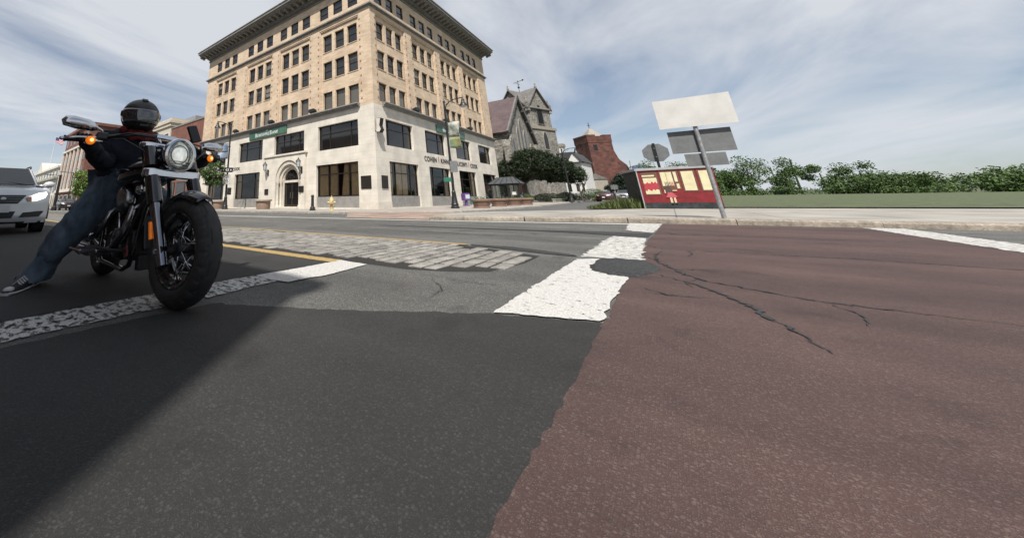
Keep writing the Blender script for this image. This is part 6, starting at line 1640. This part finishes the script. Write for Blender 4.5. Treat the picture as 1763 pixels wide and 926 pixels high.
# brake caliper and disc on the far side
q = MB(); q.lathe([(.07, 0), (.145, 0), (.145, .006), (.07, .006)], (0, .085, .335), (0, 1, 0), n=40, cap=False); q.build('brake_disc', M['dull_chrome'], bike)
q = MB(); q.obox((-.12, .10, .42), (.06, .06, .14), Matrix.Rotation(RAD(-29), 3, 'Y')); q.build('caliper', M['satin_black'], bike, bevel=.01)
def clamp(zc, th, m, wy=.055):
    p = fk(zc, 0); n = 18; out = []
    for k in range(n + 1): a = -math.pi / 2 + math.pi * k / n; out.append((p.x + wy * math.cos(a), FY + wy * math.sin(a) * 1.0))
    poly = [(p.x + .062 * math.cos(a_), -FY + .062 * math.sin(a_)) for a_ in [math.pi + math.pi * k / 10 for k in range(11)]] + [(p.x + .045, 0)] + [(p.x + .062 * math.cos(a_), FY + .062 * math.sin(a_)) for a_ in [0 + math.pi * k / 10 for k in range(11)]] + [(p.x - .07, 0)]
    q = MB(); q.slab(poly, zc - th / 2, zc + th / 2); return q.build('triple_clamp', m, bike, bevel=.012, smooth=40)
clamp(.825, .060, M['chrome']); clamp(1.030, .040, M['chrome'])
q = MB(); q.tube([fk(.80, 0), fk(1.06, 0)], .035, 14); q.build('steering_stem', M['satin_black'], bike, smooth=40)
# front mudguard
q = MB(); secs = []
for k in range(22):
    a = RAD(60 + 105 * k / 21); R_ = .374; w_ = .088 * (1 - .25 * max(0, (4 - k) / 4) ** 2)
    secs.append([(math.cos(a) * (R_ - .05 * (abs(j) / 4) ** 2.4), w_ * j / 4, .335 + math.sin(a) * (R_ - .05 * (abs(j) / 4) ** 2.4)) for j in range(-4, 5)])
q.loft(secs, closed=False, cap=False); o = q.build('front_mudguard', M['gloss_black'], bike, smooth=True, recalc=False); sm = o.modifiers.new('Solid', 'SOLIDIFY'); sm.thickness = .006
for s in (-1, 1):
    q = MB(); q.tube([fk(.56, s * .13), (-.12, s * .092, .66)], .012, 6); q.tube([fk(.60, s * .13), (-.2, s * .092, .63)], .012, 6); q.build('mudguard_stay', M['satin_black'], bike)
# headlight
HX, HZ = -.215, .965
q = MB(); q.lathe([(.02, -.17), (.06, -.16), (.10, -.11), (.112, -.04), (.112, .0)], (HX, 0, HZ), (1, 0, -.03), n=36, cap=False); hl_ = q.build('headlight', M['gloss_black'], bike, smooth=40)
q = MB(); q.lathe([(.112, -.035), (.122, -.03), (.126, -.005), (.122, .018), (.108, .024), (.102, .012)], (HX, 0, HZ), (1, 0, -.03), n=48, cap=False); q.build('chrome_rim', M['chrome'], hl_, smooth=50)
q = MB(); q.lathe([(.001, -.055), (.04, -.05), (.085, -.02), (.106, .010)], (HX, 0, HZ), (1, 0, -.03), n=40, cap=False); q.build('reflector', M['reflector_bowl'], hl_, smooth=True)
q = MB(); q.ell((HX - .005, -.0, HZ + .004), (.022, .058, .052), 20, 12); q.build('projector_lens', M['lens'], hl_, smooth=True)
for k in range(3):
    q = MB(); zz_ = HZ - .045 - .018 * k; w_ = math.sqrt(max(.0004, .098 ** 2 - (zz_ - HZ) ** 2)); q.obox((HX - .006, 0, zz_), (.022, 2 * w_, .004)); q.build('lamp_fin', M['dull_chrome'], hl_)
q = MB(); q.lathe([(.062, -.004), (.066, .004), (.070, -.004)], (HX, 0, HZ + .004), (1, 0, -.03), n=30, cap=False); q.build('lens_ring', M['satin_black'], hl_)
gl2 = glass_mat('headlight_glass', (.96, .97, .95), .10)
q = MB(); q.lathe([(.107, .012), (.08, .026), (.04, .034), (.001, .036)], (HX, 0, HZ), (1, 0, -.03), n=40, cap=False); q.build('cover_glass', gl2, hl_, smooth=True)
q = MB(); q.tube([(HX - .06, 0, HZ + .11), (HX - .11, 0, 1.035)], .016, 8); q.tube([(HX - .06, -.05, HZ - .10), (HX - .09, -.05, .85)], .010, 6); q.tube([(HX - .06, .05, HZ - .10), (HX - .09, .05, .85)], .010, 6); q.build('headlight_bracket', M['chrome'], hl_)
# handlebar
for s in (-1, 1):
    q = MB(); q.tube([(-.43, s * .055, 1.045), (-.45, s * .055, 1.10)], .020, 12); q.build('riser', M['chrome'], bike, smooth=40)
bar = [(-.63, -.60, 1.035), (-.60, -.47, 1.045), (-.52, -.34, 1.085), (-.465, -.20, 1.115), (-.45, -.08, 1.115), (-.45, .08, 1.115), (-.465, .20, 1.115), (-.52, .34, 1.085), (-.60, .47, 1.045), (-.63, .60, 1.035)]
q = MB(); q.tube(bar, .0135, 10); hb = q.build('handlebar', M['satin_black'], bike, smooth=True)
q = MB(); q.box(-.475, -.085, 1.10, -.425, .085, 1.14); q.build('bar_clamp', M['chrome'], hb, bevel=.01)
for s in (-1, 1):
    q = MB(); q.tube([(-.603, s * .475, 1.044), (-.632, s * .60, 1.035)], [.019, .019], 12); q.lathe([(.022, 0), (.022, .012)], (-.632, s * .60, 1.035), (-.22, s, -.05), n=12); q.build('grip', M['leather'], hb, smooth=40)
    q = MB(); q.tube([(-.585, s * .43, 1.055), (-.54, s * .46, 1.055), (-.535, s * .56, 1.040), (-.555, s * .64, 1.022)], [.012, .009, .009, .007], 8); q.ell((-.556, s * .645, 1.021), (.013, .013, .013), 10, 6); q.build('lever', M['chrome'] if s < 0 else M['satin_black'], hb, smooth=True)
    q = MB(); q.obox((-.575, s * .405, 1.075), (.075, .075, .055), Matrix.Rotation(s * RAD(12), 3, 'Z')); q.build('control_housing', M['satin_black'], hb, bevel=.012)
    # mirror
    mroot = MB(); mroot.tube([(-.575, s * .405, 1.10), (-.575, s * .415, 1.12), (-.58, s * .455, 1.138), (-.585, s * .50, 1.143)], .008, 8); mo = mroot.build('mirror', M['chrome'], bike, smooth=True)
    q = MB()
    prof = [(-.115, -.024), (-.105, .018), (-.05, .038), (.05, .046), (.095, .036), (.115, .004), (.10, -.030), (.02, -.042), (-.08, -.040)]
    secs = []
    for (dx_, k) in ((-.022, .96), (-.008, 1.0), (.010, .92), (.024, .62), (.030, .2)):
        secs.append([(-.59 + dx_, s * (.545 + (-p[0]) * k * -1), 1.145 + p[1] * k + .0) for p in prof])
    q.loft(secs); q.build('mirror_shell', M['chrome'], mo, smooth=45)
    q = MB(); q.add([(-.613, s * (.545 + p[0] * .93), 1.145 + p[1] * .9) for p in prof], [tuple(range(len(prof)))]); q.build('mirror_glass', M['dull_chrome'], mo, recalc=False)
    # indicator
    q = MB(); q.tube([(-.57, s * .40, 1.045), (-.545, s * .47, 1.035)], .010, 8); q.lathe([(.005, -.085), (.020, -.07), (.028, -.03), (.030, .0)], (-.535, s * .485, 1.030), (1, 0, 0), n=18); io = q.build('indicator', M['chrome'] if s < 0 else M['satin_black'], bike, smooth=40)
    q = MB(); q.lathe([(.030, .0), (.028, .012), (.020, .022), (.001, .027)], (-.535, s * .485, 1.030), (1, 0, 0), n=20, cap=False); q.build('amber_lens', M['amber_on'], io, smooth=True)
    q = MB(); q.ell((-.518, s * .485, 1.030), (.018, .014, .014), 10, 8); q.build('bulb', M['amber_core'], io, smooth=True)
    q = MB(); q.tube([(-.56, s * .40, 1.06), (-.42, s * .30, 1.10), (-.34, s * .15, 1.09), (-.36, s * .05, 1.03), (-.44, s * .03, .95)], .007, 6); q.tube([(-.56, s * .41, 1.05), (-.40, s * .33, 1.05), (-.32, s * .22, .98), (-.36, s * .10, .88)], .005, 5); q.build('cable', M['satin_black'], hb, smooth=True)
q = MB(); q.obox((-.46, .245, 1.20), (.03, .085, .15), Matrix.Rotation(RAD(18), 3, 'X') @ Matrix.Rotation(RAD(-15), 3, 'Y')); q.build('phone_holder', M['black_plastic'], hb, bevel=.008)
q = MB(); q.tube([(-.46, .22, 1.115), (-.462, .23, 1.15)], .012, 6); q.build('phone_stem', M['satin_black'], hb)
# frame, tank, seat, rear end
q = MB()
for s in (-1, 1):
    q.tube([(-.43, s * .03, .90), (-.47, s * .07, .70), (-.56, s * .11, .34), (-.62, s * .12, .20), (-.75, s * .12, .16), (-1.25, s * .12, .17), (-1.38, s * .12, .25), (-1.40, s * .10, .55), (-1.20, s * .05, .70)], .018, 10)
    q.tube([(-1.38, s * .12, .28), (-1.63, s * .11, .325)], .020, 8); q.tube([(-1.40, s * .11, .52), (-1.63, s * .11, .34)], .016, 8)
q.tube([(-.42, 0, .96), (-.60, 0, .90), (-1.0, 0, .76), (-1.35, 0, .62)], .030, 10); q.build('frame', M['gloss_black'], bike, smooth=40)
q = MB(); secs = []
for k in range(15):
    f = k / 14; x = -.50 - .70 * f; w_ = .215 * math.sin(math.pi * min(1, .12 + f * .95)) ** .55 if f < .95 else .05; hgt = .145 * math.sin(math.pi * min(1, .16 + f * .86)) ** .6; zc = .875 - .08 * f
    w_ = max(w_, .03); hgt = max(hgt, .02)
    secs.append([(x, w_ * math.cos(a) * (1 if math.sin(a) < 0 else .96), zc + hgt * (math.sin(a) if math.sin(a) > 0 else .75 * math.sin(a))) for a in [2 * math.pi * j / 24 for j in range(24)]])
q.loft(secs); tank = q.build('fuel_tank', M['gloss_black'], bike, smooth=60)
q = MB(); q.lathe([(.035, 0), (.035, .012), (.01, .02)], (-.72, -.07, .985), (0, -.3, 1), n=16); q.build('filler_cap', M['chrome'], tank, smooth=40)
q = MB(); q.tube([(-.60, -.195, .88), (-.72, -.214, .90), (-.85, -.218, .88), (-.98, -.205, .84)], .004, 5); q.build('tank_badge', M['chrome'], tank)
q = MB(); secs = []
for k in range(9):
    f = k / 8; x = -1.08 - .50 * f; w_ = .10 + .06 * math.sin(math.pi * f); zc = .665 + .05 * max(0, f - .6) / .4
    secs.append([(x, w_ * math.cos(a), zc + (.05 if math.sin(a) > 0 else .03) * math.sin(a)) for a in [2 * math.pi * j / 16 for j in range(16)]])
q.loft(secs); q.build('seat', M['leather'], bike, smooth=60)
q = MB(); secs = []
for k in range(22):
    a = RAD(25 + 115 * k / 21); secs.append([(-1.63 - math.cos(a) * -1 * -1 * (.375 - .05 * (abs(j) / 4) ** 2.2), .105 * j / 4, .325 + math.sin(a) * (.375 - .05 * (abs(j) / 4) ** 2.2)) for j in range(-4, 5)])
q.loft(secs, closed=False, cap=False); o = q.build('rear_mudguard', M['gloss_black'], bike, smooth=True, recalc=False); o.modifiers.new('Solid', 'SOLIDIFY').thickness = .006
q = MB(); q.obox((-1.98, 0, .55), (.06, .09, .05)); q.build('tail_light', M['red_reflector'], bike, bevel=.01)
# engine
q = MB(); q.obox((-.88, 0, .33), (.46, .22, .22)); q.lathe([(.12, -.14), (.125, .14)], (-.80, 0, .34), (0, 1, 0), n=24); q.lathe([(.10, -.15), (.10, .15)], (-1.02, 0, .32), (0, 1, 0), n=20); eng = q.build('engine_case', M['satin_black'], bike, bevel=.02, smooth=40)
q = MB(); q.lathe([(.105, 0), (.105, .02), (.09, .035), (.05, .04)], (-.82, -.14, .34), (0, -1, 0), n=28); q.build('cam_cover', M['dull_chrome'], eng, smooth=40)
for (ax_, ang) in ((-.80, 20), (-.98, -24)):
    d = Vector((math.sin(RAD(ang)), 0, math.cos(RAD(ang)))); base_ = Vector((ax_, 0, .43)); rot = Matrix.Rotation(RAD(ang), 3, 'Y')
    for k in range(10):
        q = MB(); q.obox(base_ + d * (.02 + k * .021), (.17, .19, .011), rot); q.build('cooling_fin', M['satin_black'], eng)
    q = MB(); q.tube([base_, base_ + d * .24], .070, 16); q.obox(base_ + d * .27, (.16, .17, .075), rot); q.build('cylinder', M['satin_black'], eng, bevel=.012, smooth=40)
    q = MB(); q.obox(base_ + d * .325, (.14, .15, .05), rot); q.build('rocker_cover', M['dull_chrome'], eng, bevel=.018)
    q = MB(); q.tube([base_ + Vector((.05, -.11, -.08)), base_ + d * .26 + Vector((.03, -.10, 0))], .012, 8); q.build('pushrod_tube', M['chrome'], eng, smooth=True)
q = MB(); q.lathe([(.10, 0), (.105, .02), (.098, .05), (.07, .068), (.03, .07)], (-.77, -.125, .665), (.1, -1, .0), n=30); q.build('air_cleaner', M['dull_chrome'], eng, smooth=45)
for dz, m_ in ((0, 'dull_chrome'),):
    q = MB(); q.tube([(-.66, -.09, .62), (-.60, -.14, .60), (-.585, -.165, .52), (-.64, -.18, .42), (-.80, -.20, .31), (-.98, -.215, .265), (-1.25, -.22, .26)], .024, 12); q.tube([(-1.22, -.22, .26), (-1.30, -.22, .26), (-1.95, -.22, .27), (-2.02, -.22, .27)], [.025, .042, .042, .03], 14); q.build('exhaust_pipe', M['dull_chrome'], bike, smooth=40)
    q = MB(); q.tube([(-1.05, -.10, .60), (-1.03, -.17, .56), (-1.06, -.20, .46), (-1.18, -.215, .39), (-1.30, -.22, .365)], .024, 12); q.tube([(-1.28, -.22, .365), (-1.35, -.22, .365), (-2.05, -.22, .39), (-2.10, -.22, .39)], [.025, .042, .042, .03], 14); q.build('exhaust_pipe', M['dull_chrome'], bike, smooth=40)
q = MB(); q.obox((-.52, 0, .42), (.05, .16, .24), Matrix.Rotation(RAD(-14), 3, 'Y')); q.build('oil_cooler', M['satin_black'], bike, bevel=.01)
q = MB(); q.obox((-.53, 0, .22), (.07, .20, .10)); q.build('regulator', M['satin_black'], bike, bevel=.01)
for s in (-1, 1):
    q = MB(); q.tube([(-.74, s * .14, .30), (-.74, s * .30, .315)], .014, 8); q.obox((-.80, s * .37, .325), (.27, .10, .022), Matrix.Rotation(s * RAD(6), 3, 'Z')); q.build('footboard', M['satin_black'], bike, bevel=.008)
    q = MB(); q.tube([(-.68, s * .42, .338), (-.92, s * .43, .338)], .009, 6); q.build('footboard_trim', M['chrome'], bike)
    q = MB(); q.tube([(-.60, s * .14, .30), (-.56, s * .28, .33), (-.55, s * .36, .36)], .010, 6); q.obox((-.55, s * .39, .365), (.03, .07, .02)); q.build('pedal', M['satin_black'], bike)
q = MB(); q.tube([fk(.50, -.185), fk(.41, -.185)], .010, 6); q.obox(fk(.455, -.197) + Vector((-.02, 0, 0)), (.018, .014, .105), Matrix.Rotation(RAD(-20), 3, 'Y')); q.build('side_reflector', M['orange_glow'], bike)
q = MB(); q.obox((-.60, -.155, .30), (.05, .012, .075), Matrix.Rotation(RAD(-20), 3, 'Y')); q.build('side_reflector', M['red_reflector'], bike)
q = MB(); q.tube([(-.46, -.06, .78), (-.50, -.12, .60), (-.60, -.15, .42), (-.72, -.15, .34)], .007, 6); q.tube([(-.44, .05, .84), (-.52, -.09, .62), (-.66, -.14, .56)], .006, 6); q.build('hose', M['satin_black'], bike, smooth=True)
q = MB(); q.ell((-.60, -.10, .74), (.06, .035, .045), 14, 9); q.build('horn_cover', M['chrome'], bike, smooth=True)
q = MB(); q.tube([(-1.0, .14, .2), (-1.22, .30, .03)], .012, 8); q.build('side_stand', M['satin_black'], bike)

# front assembly turned a little to the left
STEER = RAD(9); LEAN = RAD(2.2)
bike.rotation_euler = (LEAN, 0, 0)
for o in bike.children:
    nm = o.name.split('.')[0]
    if nm in ('front_wheel', 'fork_lower', 'fork_cover', 'axle', 'brake_disc', 'caliper', 'triple_clamp', 'front_mudguard', 'mudguard_stay', 'headlight', 'riser', 'handlebar', 'mirror', 'indicator') or o.name == 'side_reflector':
        if nm in ('handlebar', 'mirror', 'indicator'): o.matrix_local = Matrix.Translation((.05, .02, 0)) @ o.matrix_local
        o.matrix_local = Matrix.Translation((0, 0, .338)) @ Matrix.Rotation(STEER, 4, RAKE) @ Matrix.Translation((0, 0, -.338)) @ o.matrix_local

# ================================================================ RIDER
M['navy'] = mat('navy_cloth', (0.010, 0.014, 0.026), .9, var=.3, scale=9, bump=.3, bscale=25)
M['denim'] = mat('denim', (0.075, 0.112, 0.160), .9, var=.42, scale=6, bump=.9, bscale=16, c2=(0.155, 0.205, 0.265), stretch=(1, 1, .5))
M['denim_seam'] = mat('denim_seam', (0.020, 0.030, 0.048), .9, var=.2)
M['skin'] = mat('skin', (0.42, 0.24, 0.17), .6, var=.08)
M['helmet'] = mat('helmet_black', (0.016, 0.017, 0.018), .42, var=.15, scale=6)
M['visor'] = mat('visor', (0.030, 0.031, 0.033), .06, var=.05, spec=1.0, coat=.6)
M['bandana'] = mat('bandana', (0.15, 0.010, 0.010), .85, var=.5, scale=18, bump=.3, bscale=40)
M['sneaker'] = mat('sneaker', (0.016, 0.014, 0.016), .8, var=.2)
M['sole'] = mat('sole', (0.62, 0.61, 0.60), .7, var=.15, scale=14)
M['glove'] = mat('glove', (0.013, 0.013, 0.014), .7, var=.2, scale=20, bump=.2, bscale=80)

RX, RY = -3.5, 1.07
rider = thing('person', 'seated rider in black helmet, navy jacket, red bandana and jeans, foot down', 'person', (-3.95, .6, 0))
def W_(p): return (p[0] + 3.95, p[1] - .6, p[2])          # world to rider-local
BULK = 1.0
def skin_obj(name, verts, edges, root, m, parent, sub=2):
    me = bpy.data.meshes.new(name); me.from_pydata([W_(v[0]) for v in verts], edges, []); me.materials.append(m)
    o = bpy.data.objects.new(name, me); col.objects.link(o); o.parent = parent
    sk = o.modifiers.new('Skin', 'SKIN'); sk.use_smooth_shade = True
    if not me.skin_vertices:
        me.skin_vertices.new() if hasattr(me.skin_vertices, 'new') else None
    for i, v in enumerate(verts):
        d = me.skin_vertices[0].data[i]; r = v[1]; r = [x * BULK for x in r] if isinstance(r, (tuple, list)) else [r * BULK] * 2; d.radius = r; d.use_root = (i == root)
    s = o.modifiers.new('Subsurf', 'SUBSURF'); s.levels = sub; s.render_levels = sub
    if name in ('jacket', 'jeans'):
        s.levels = s.render_levels = 3
        tx = bpy.data.textures.new(name + '_folds', 'CLOUDS'); tx.noise_scale = .085; tx.noise_depth = 1
        dm = o.modifiers.new('Folds', 'DISPLACE'); dm.texture = tx; dm.strength = .035; dm.mid_level = .5; dm.texture_coords = 'LOCAL'
    return o
HIPR, HIPL = (-3.66, .97, .765), (-3.66, 1.19, .765)
KNR, KNL = (-3.62, .755, .46), (-3.30, 1.45, .50)
ANR, ANL = (-3.88, .585, .115), (-3.55, 1.62, .12)
SHR, SHL = (-3.52, .875, 1.17), (-3.52, 1.27, 1.17)
ELR, ELL = (-3.50, .835, .955), (-3.36, 1.46, .98)
def steer(p):
    a = Vector((0, 0, .338)); p = Vector(p) + Vector((.05, .02, 0)); q = a + Matrix.Rotation(STEER, 3, RAKE) @ (Vector(p) - Vector((BX, BY, 0)) - a)
    return tuple(Vector((BX, BY, 0)) + Matrix.Rotation(LEAN, 3, 'X') @ q)
WRR, WRL = steer((-3.045, .62, 1.045)), steer((-3.045, 1.64, 1.045))
mid = lambda a, b, t=.5: tuple(a[i] + (b[i] - a[i]) * t for i in range(3))
bodyv = [((-3.70, RY, .80), .07), ((-3.66, RY, .98), .08), ((-3.57, RY, 1.15), .08), ((-3.47, RY, 1.24), .06), ((-3.43, RY, 1.33), .06), ((-3.41, RY, 1.44), .085),
         (SHR, .05), (ELR, .035), (WRR, .028), (SHL, .05), (ELL, .035), (WRL, .028), (HIPR, .075), (KNR, .055), (ANR, .036), (HIPL, .075), (KNL, .055), (ANL, .036)]
skin_obj('body', bodyv, [(0, 1), (1, 2), (2, 3), (3, 4), (4, 5), (2, 6), (6, 7), (7, 8), (2, 9), (9, 10), (10, 11), (0, 12), (12, 13), (13, 14), (0, 15), (15, 16), (16, 17)], 0, M['skin'], rider, 1)
BULK = 1.32
jv = [((-3.69, RY, .78), (.175, .165)), ((-3.68, RY, .90), (.190, .165)), ((-3.60, RY, 1.07), (.19, .155)), ((-3.53, RY, 1.18), (.15, .12)), ((-3.46, RY, 1.26), (.085, .085)),
      (SHR, .090), (mid(SHR, ELR), .078), (ELR, .066), (mid(ELR, WRR, .6), .050), (WRR, .040), (SHL, .090), (mid(SHL, ELL), .078), (ELL, .066), (mid(ELL, WRL, .6), .058), (WRL, .046)]
skin_obj('jacket', jv, [(0, 1), (1, 2), (2, 3), (3, 4), (3, 5), (5, 6), (6, 7), (7, 8), (8, 9), (3, 10), (10, 11), (11, 12), (12, 13), (13, 14)], 0, M['navy'], rider)
BULK = 1.42
jeans = [((-3.70, RY, .79), .13), (HIPR, .118), (mid(HIPR, KNR, .5), .104), (KNR, .090), (mid(KNR, ANR, .45), .082), (mid(KNR, ANR, .75), .080),
         (HIPL, .120), (mid(HIPL, KNL, .5), .100), (KNL, .085), (mid(KNL, ANL, .5), .072), ((-3.55, 1.62, .14), .080)]
jo = skin_obj('jeans', jeans, [(0, 1), (1, 2), (2, 3), (3, 4), (4, 5), (0, 6), (6, 7), (7, 8), (8, 9), (9, 10)], 0, M['denim'], rider)
q = MB(); secs = []
for (dz, r_) in ((0.0, .094), (.012, .096), (.03, .092)): secs.append([W_((-3.885 + r_ * 1.28 * math.cos(a), .585 + r_ * 1.22 * math.sin(a), .046 + dz)) for a in [2 * math.pi * j / 24 for j in range(24)]])
q.loft(secs, cap=False); q.build('trouser_hem', M['denim_seam'], jo, smooth=True)

def shoe(heel, toe, name='shoe'):
    h = Vector(heel); t_ = Vector(toe); d = (t_ - h); L_ = d.length; d.normalize(); sd = Vector((-d.y, d.x, 0))
    def P_(f, s, z): return W_(h + d * (f * L_) + sd * s + Vector((0, 0, z)))
    st = [(-.02, .026, .085), (.05, .036, .11), (.22, .038, .115), (.38, .040, .10), (.55, .046, .075), (.75, .050, .055), (.92, .044, .045), (1.02, .022, .035)]
    q = MB(); q.loft([[P_(f, w * math.cos(a), .022 + (hh - .022) * max(0, math.sin(a)) ** .8 if math.sin(a) > 0 else .02) for a in [2 * math.pi * j / 16 for j in range(16)]] for f, w, hh in st]); so = q.build(name, M['sneaker'], rider, smooth=50)
    q = MB(); q.loft([[P_(f, (w + .006) * math.cos(a), .014 + .016 * math.sin(a)) for a in [2 * math.pi * j / 12 for j in range(12)]] for f, w, hh in st]); q.build('sole', M['sole'], so, smooth=40)
    for k in range(6):
        f = .38 + k * .065; w = .030; zt = .108 - (f - .38) * .10
        q = MB(); q.tube([P_(f, -w, zt - .028), P_(f + .01, 0, zt + .004), P_(f, w, zt - .028)], .006, 5); q.build('lace', M['sole'], so)
    for s in (-1, 1):
        q = MB(); q.tube([P_(.20, s * .037, .03), P_(.34, s * .043, .085)], .006, 4); q.tube([P_(.34, s * .042, .03), P_(.46, s * .045, .075)], .006, 4); q.build('stripe', M['sole'], so)
    q = MB(); q.ell(P_(.93, 0, .035), (.035, .035, .022), 12, 8); q.build('toe_cap', M['sole'], so, smooth=True)
q = MB(); secs = []
for k in range(9):
    f = k / 8; c0 = Vector(mid(KNR, ANR, .45)); c1 = Vector((-3.885, .585, .045)); c = c0.lerp(c1, f); r_ = .090 + .034 * f ** 1.5
    secs.append([W_((c.x + r_ * 1.04 * math.cos(a) + .006 * math.sin(3 * a + k), c.y + r_ * math.sin(a) + .005 * math.cos(4 * a + 2 * k), c.z + .03 * (1 - f) * math.cos(a))) for a in [2 * math.pi * j / 28 for j in range(28)]])
q.loft(secs, cap=False); q.build('trouser_leg', M['denim'], jo, smooth=True, recalc=False)
shoe((-3.95, .625, 0), (-3.62, .41, 0)); shoe((-3.58, 1.60, 0), (-3.27, 1.74, 0))

# gloved hands closed round the grips
for s, wr in ((-1, WRR), (1, WRL)):
    gx_, gy_, gz_ = steer((BX - .617, BY + s * .535, 1.040))
    q = MB(); q.ell(W_((gx_ - .035, gy_, gz_ + .010)), (.042, .045, .026), 14, 9); q.tube([W_(wr), W_((gx_ - .05, gy_, gz_ + .008))], [.036, .032], 10); g = q.build('glove', M['glove'], rider, smooth=True)
    for k in range(4):
        y = gy_ + (-.033 + k * .022); ln_ = (.9, 1.0, .98, .82)[k]; pts = []
        for j in range(7):
            a = RAD(150 - 215 * ln_ * j / 6); pts.append(W_((gx_ + .030 * math.cos(a), y, gz_ + .030 * math.sin(a))))
        q = MB(); q.tube(pts, [.0105, .0105, .010, .0095, .009, .0085, .007], 7); q.build('finger', M['glove'], g, smooth=True)
    y = gy_ - s * .042; q = MB(); q.tube([W_((gx_ - .04, y, gz_)), W_((gx_ - .02, y - s * .01, gz_ - .025)), W_((gx_ + .008, y - s * .006, gz_ - .032)), W_((gx_ + .03, y, gz_ - .022))], [.013, .012, .011, .008], 7); q.build('thumb', M['glove'], g, smooth=True)

# helmet
HC = Vector((-3.41, 1.05, 1.39)); HR = Matrix.Rotation(RAD(-6), 3, 'Z') @ Matrix.Rotation(RAD(4), 3, 'Y')
def hfn(p):
    x, y, z = p
    if z < 0 and x > 0: x *= 1 + .16 * min(1, -z / .10); y *= 1 - .10 * min(1, -z / .12)
    if z < -.115: z = -.115 - (abs(z) - .115) * .35
    return Vector((x, y, z))
q = MB(); q.ell(W_(HC), (.175, .157, .163), 36, 22, HR, fn=hfn); he = q.build('helmet', M['helmet'], rider, smooth=True)
q = MB(); n1_, n2_ = 28, 8; vs_ = []
for j in range(n2_ + 1):
    el = RAD(-26 + 44 * j / n2_)
    for i in range(n1_ + 1):
        az_ = RAD(-84 + 168 * i / n1_); p = Vector((.175 * math.cos(el) * math.cos(az_), .157 * math.cos(el) * math.sin(az_), .163 * math.sin(el))); p = hfn(p) * 1.03
        vs_.append(Vector(W_(HC)) + HR @ p)
q.add(vs_, [(j * (n1_ + 1) + i, j * (n1_ + 1) + i + 1, (j + 1) * (n1_ + 1) + i + 1, (j + 1) * (n1_ + 1) + i) for j in range(n2_) for i in range(n1_)])
o = q.build('visor', M['visor'], he, smooth=True, recalc=False); o.modifiers.new('Solid', 'SOLIDIFY').thickness = .004
q = MB()
for s in (-1, 1): q.lathe([(.028, 0), (.026, .012), (.01, .016)], Vector(W_(HC)) + HR @ Vector((.02, s * .150, .01)), HR @ Vector((.1, s, .0)), n=16)
q.build('visor_pivot', M['black_plastic'], he, smooth=40)
q = MB(); q.obox(Vector(W_(HC)) + HR @ Vector((.182, 0, -.095)), (.02, .07, .022), HR); q.build('chin_vent', M['black_plastic'], he, bevel=.006)
q = MB(); q.obox(Vector(W_(HC)) + HR @ Vector((.085, 0, .146)), (.05, .05, .014), HR @ Matrix.Rotation(RAD(28), 3, 'Y')); q.build('top_vent', M['black_plastic'], he, bevel=.006)
# bandana
q = MB(); secs = []
for (r_, dz) in ((.085, .06), (.105, .04), (.122, .010), (.128, -.03), (.11, -.045)):
    secs.append([W_((-3.43 + r_ * math.cos(a) * 1.05, RY + r_ * math.sin(a) * (1 + .06 * math.sin(a * 5)), 1.245 + dz - .045 * max(0, math.cos(a)) + .012 * math.sin(a * 6 + dz * 60))) for a in [2 * math.pi * j / 36 for j in range(36)]])
q.loft(secs, cap=False); bn = q.build('bandana', M['bandana'], rider, smooth=True)
q = MB(); q.ell(W_((-3.40, RY - .145, 1.255)), (.035, .035, .032), 12, 8); q.build('knot', M['bandana'], bn, smooth=True)
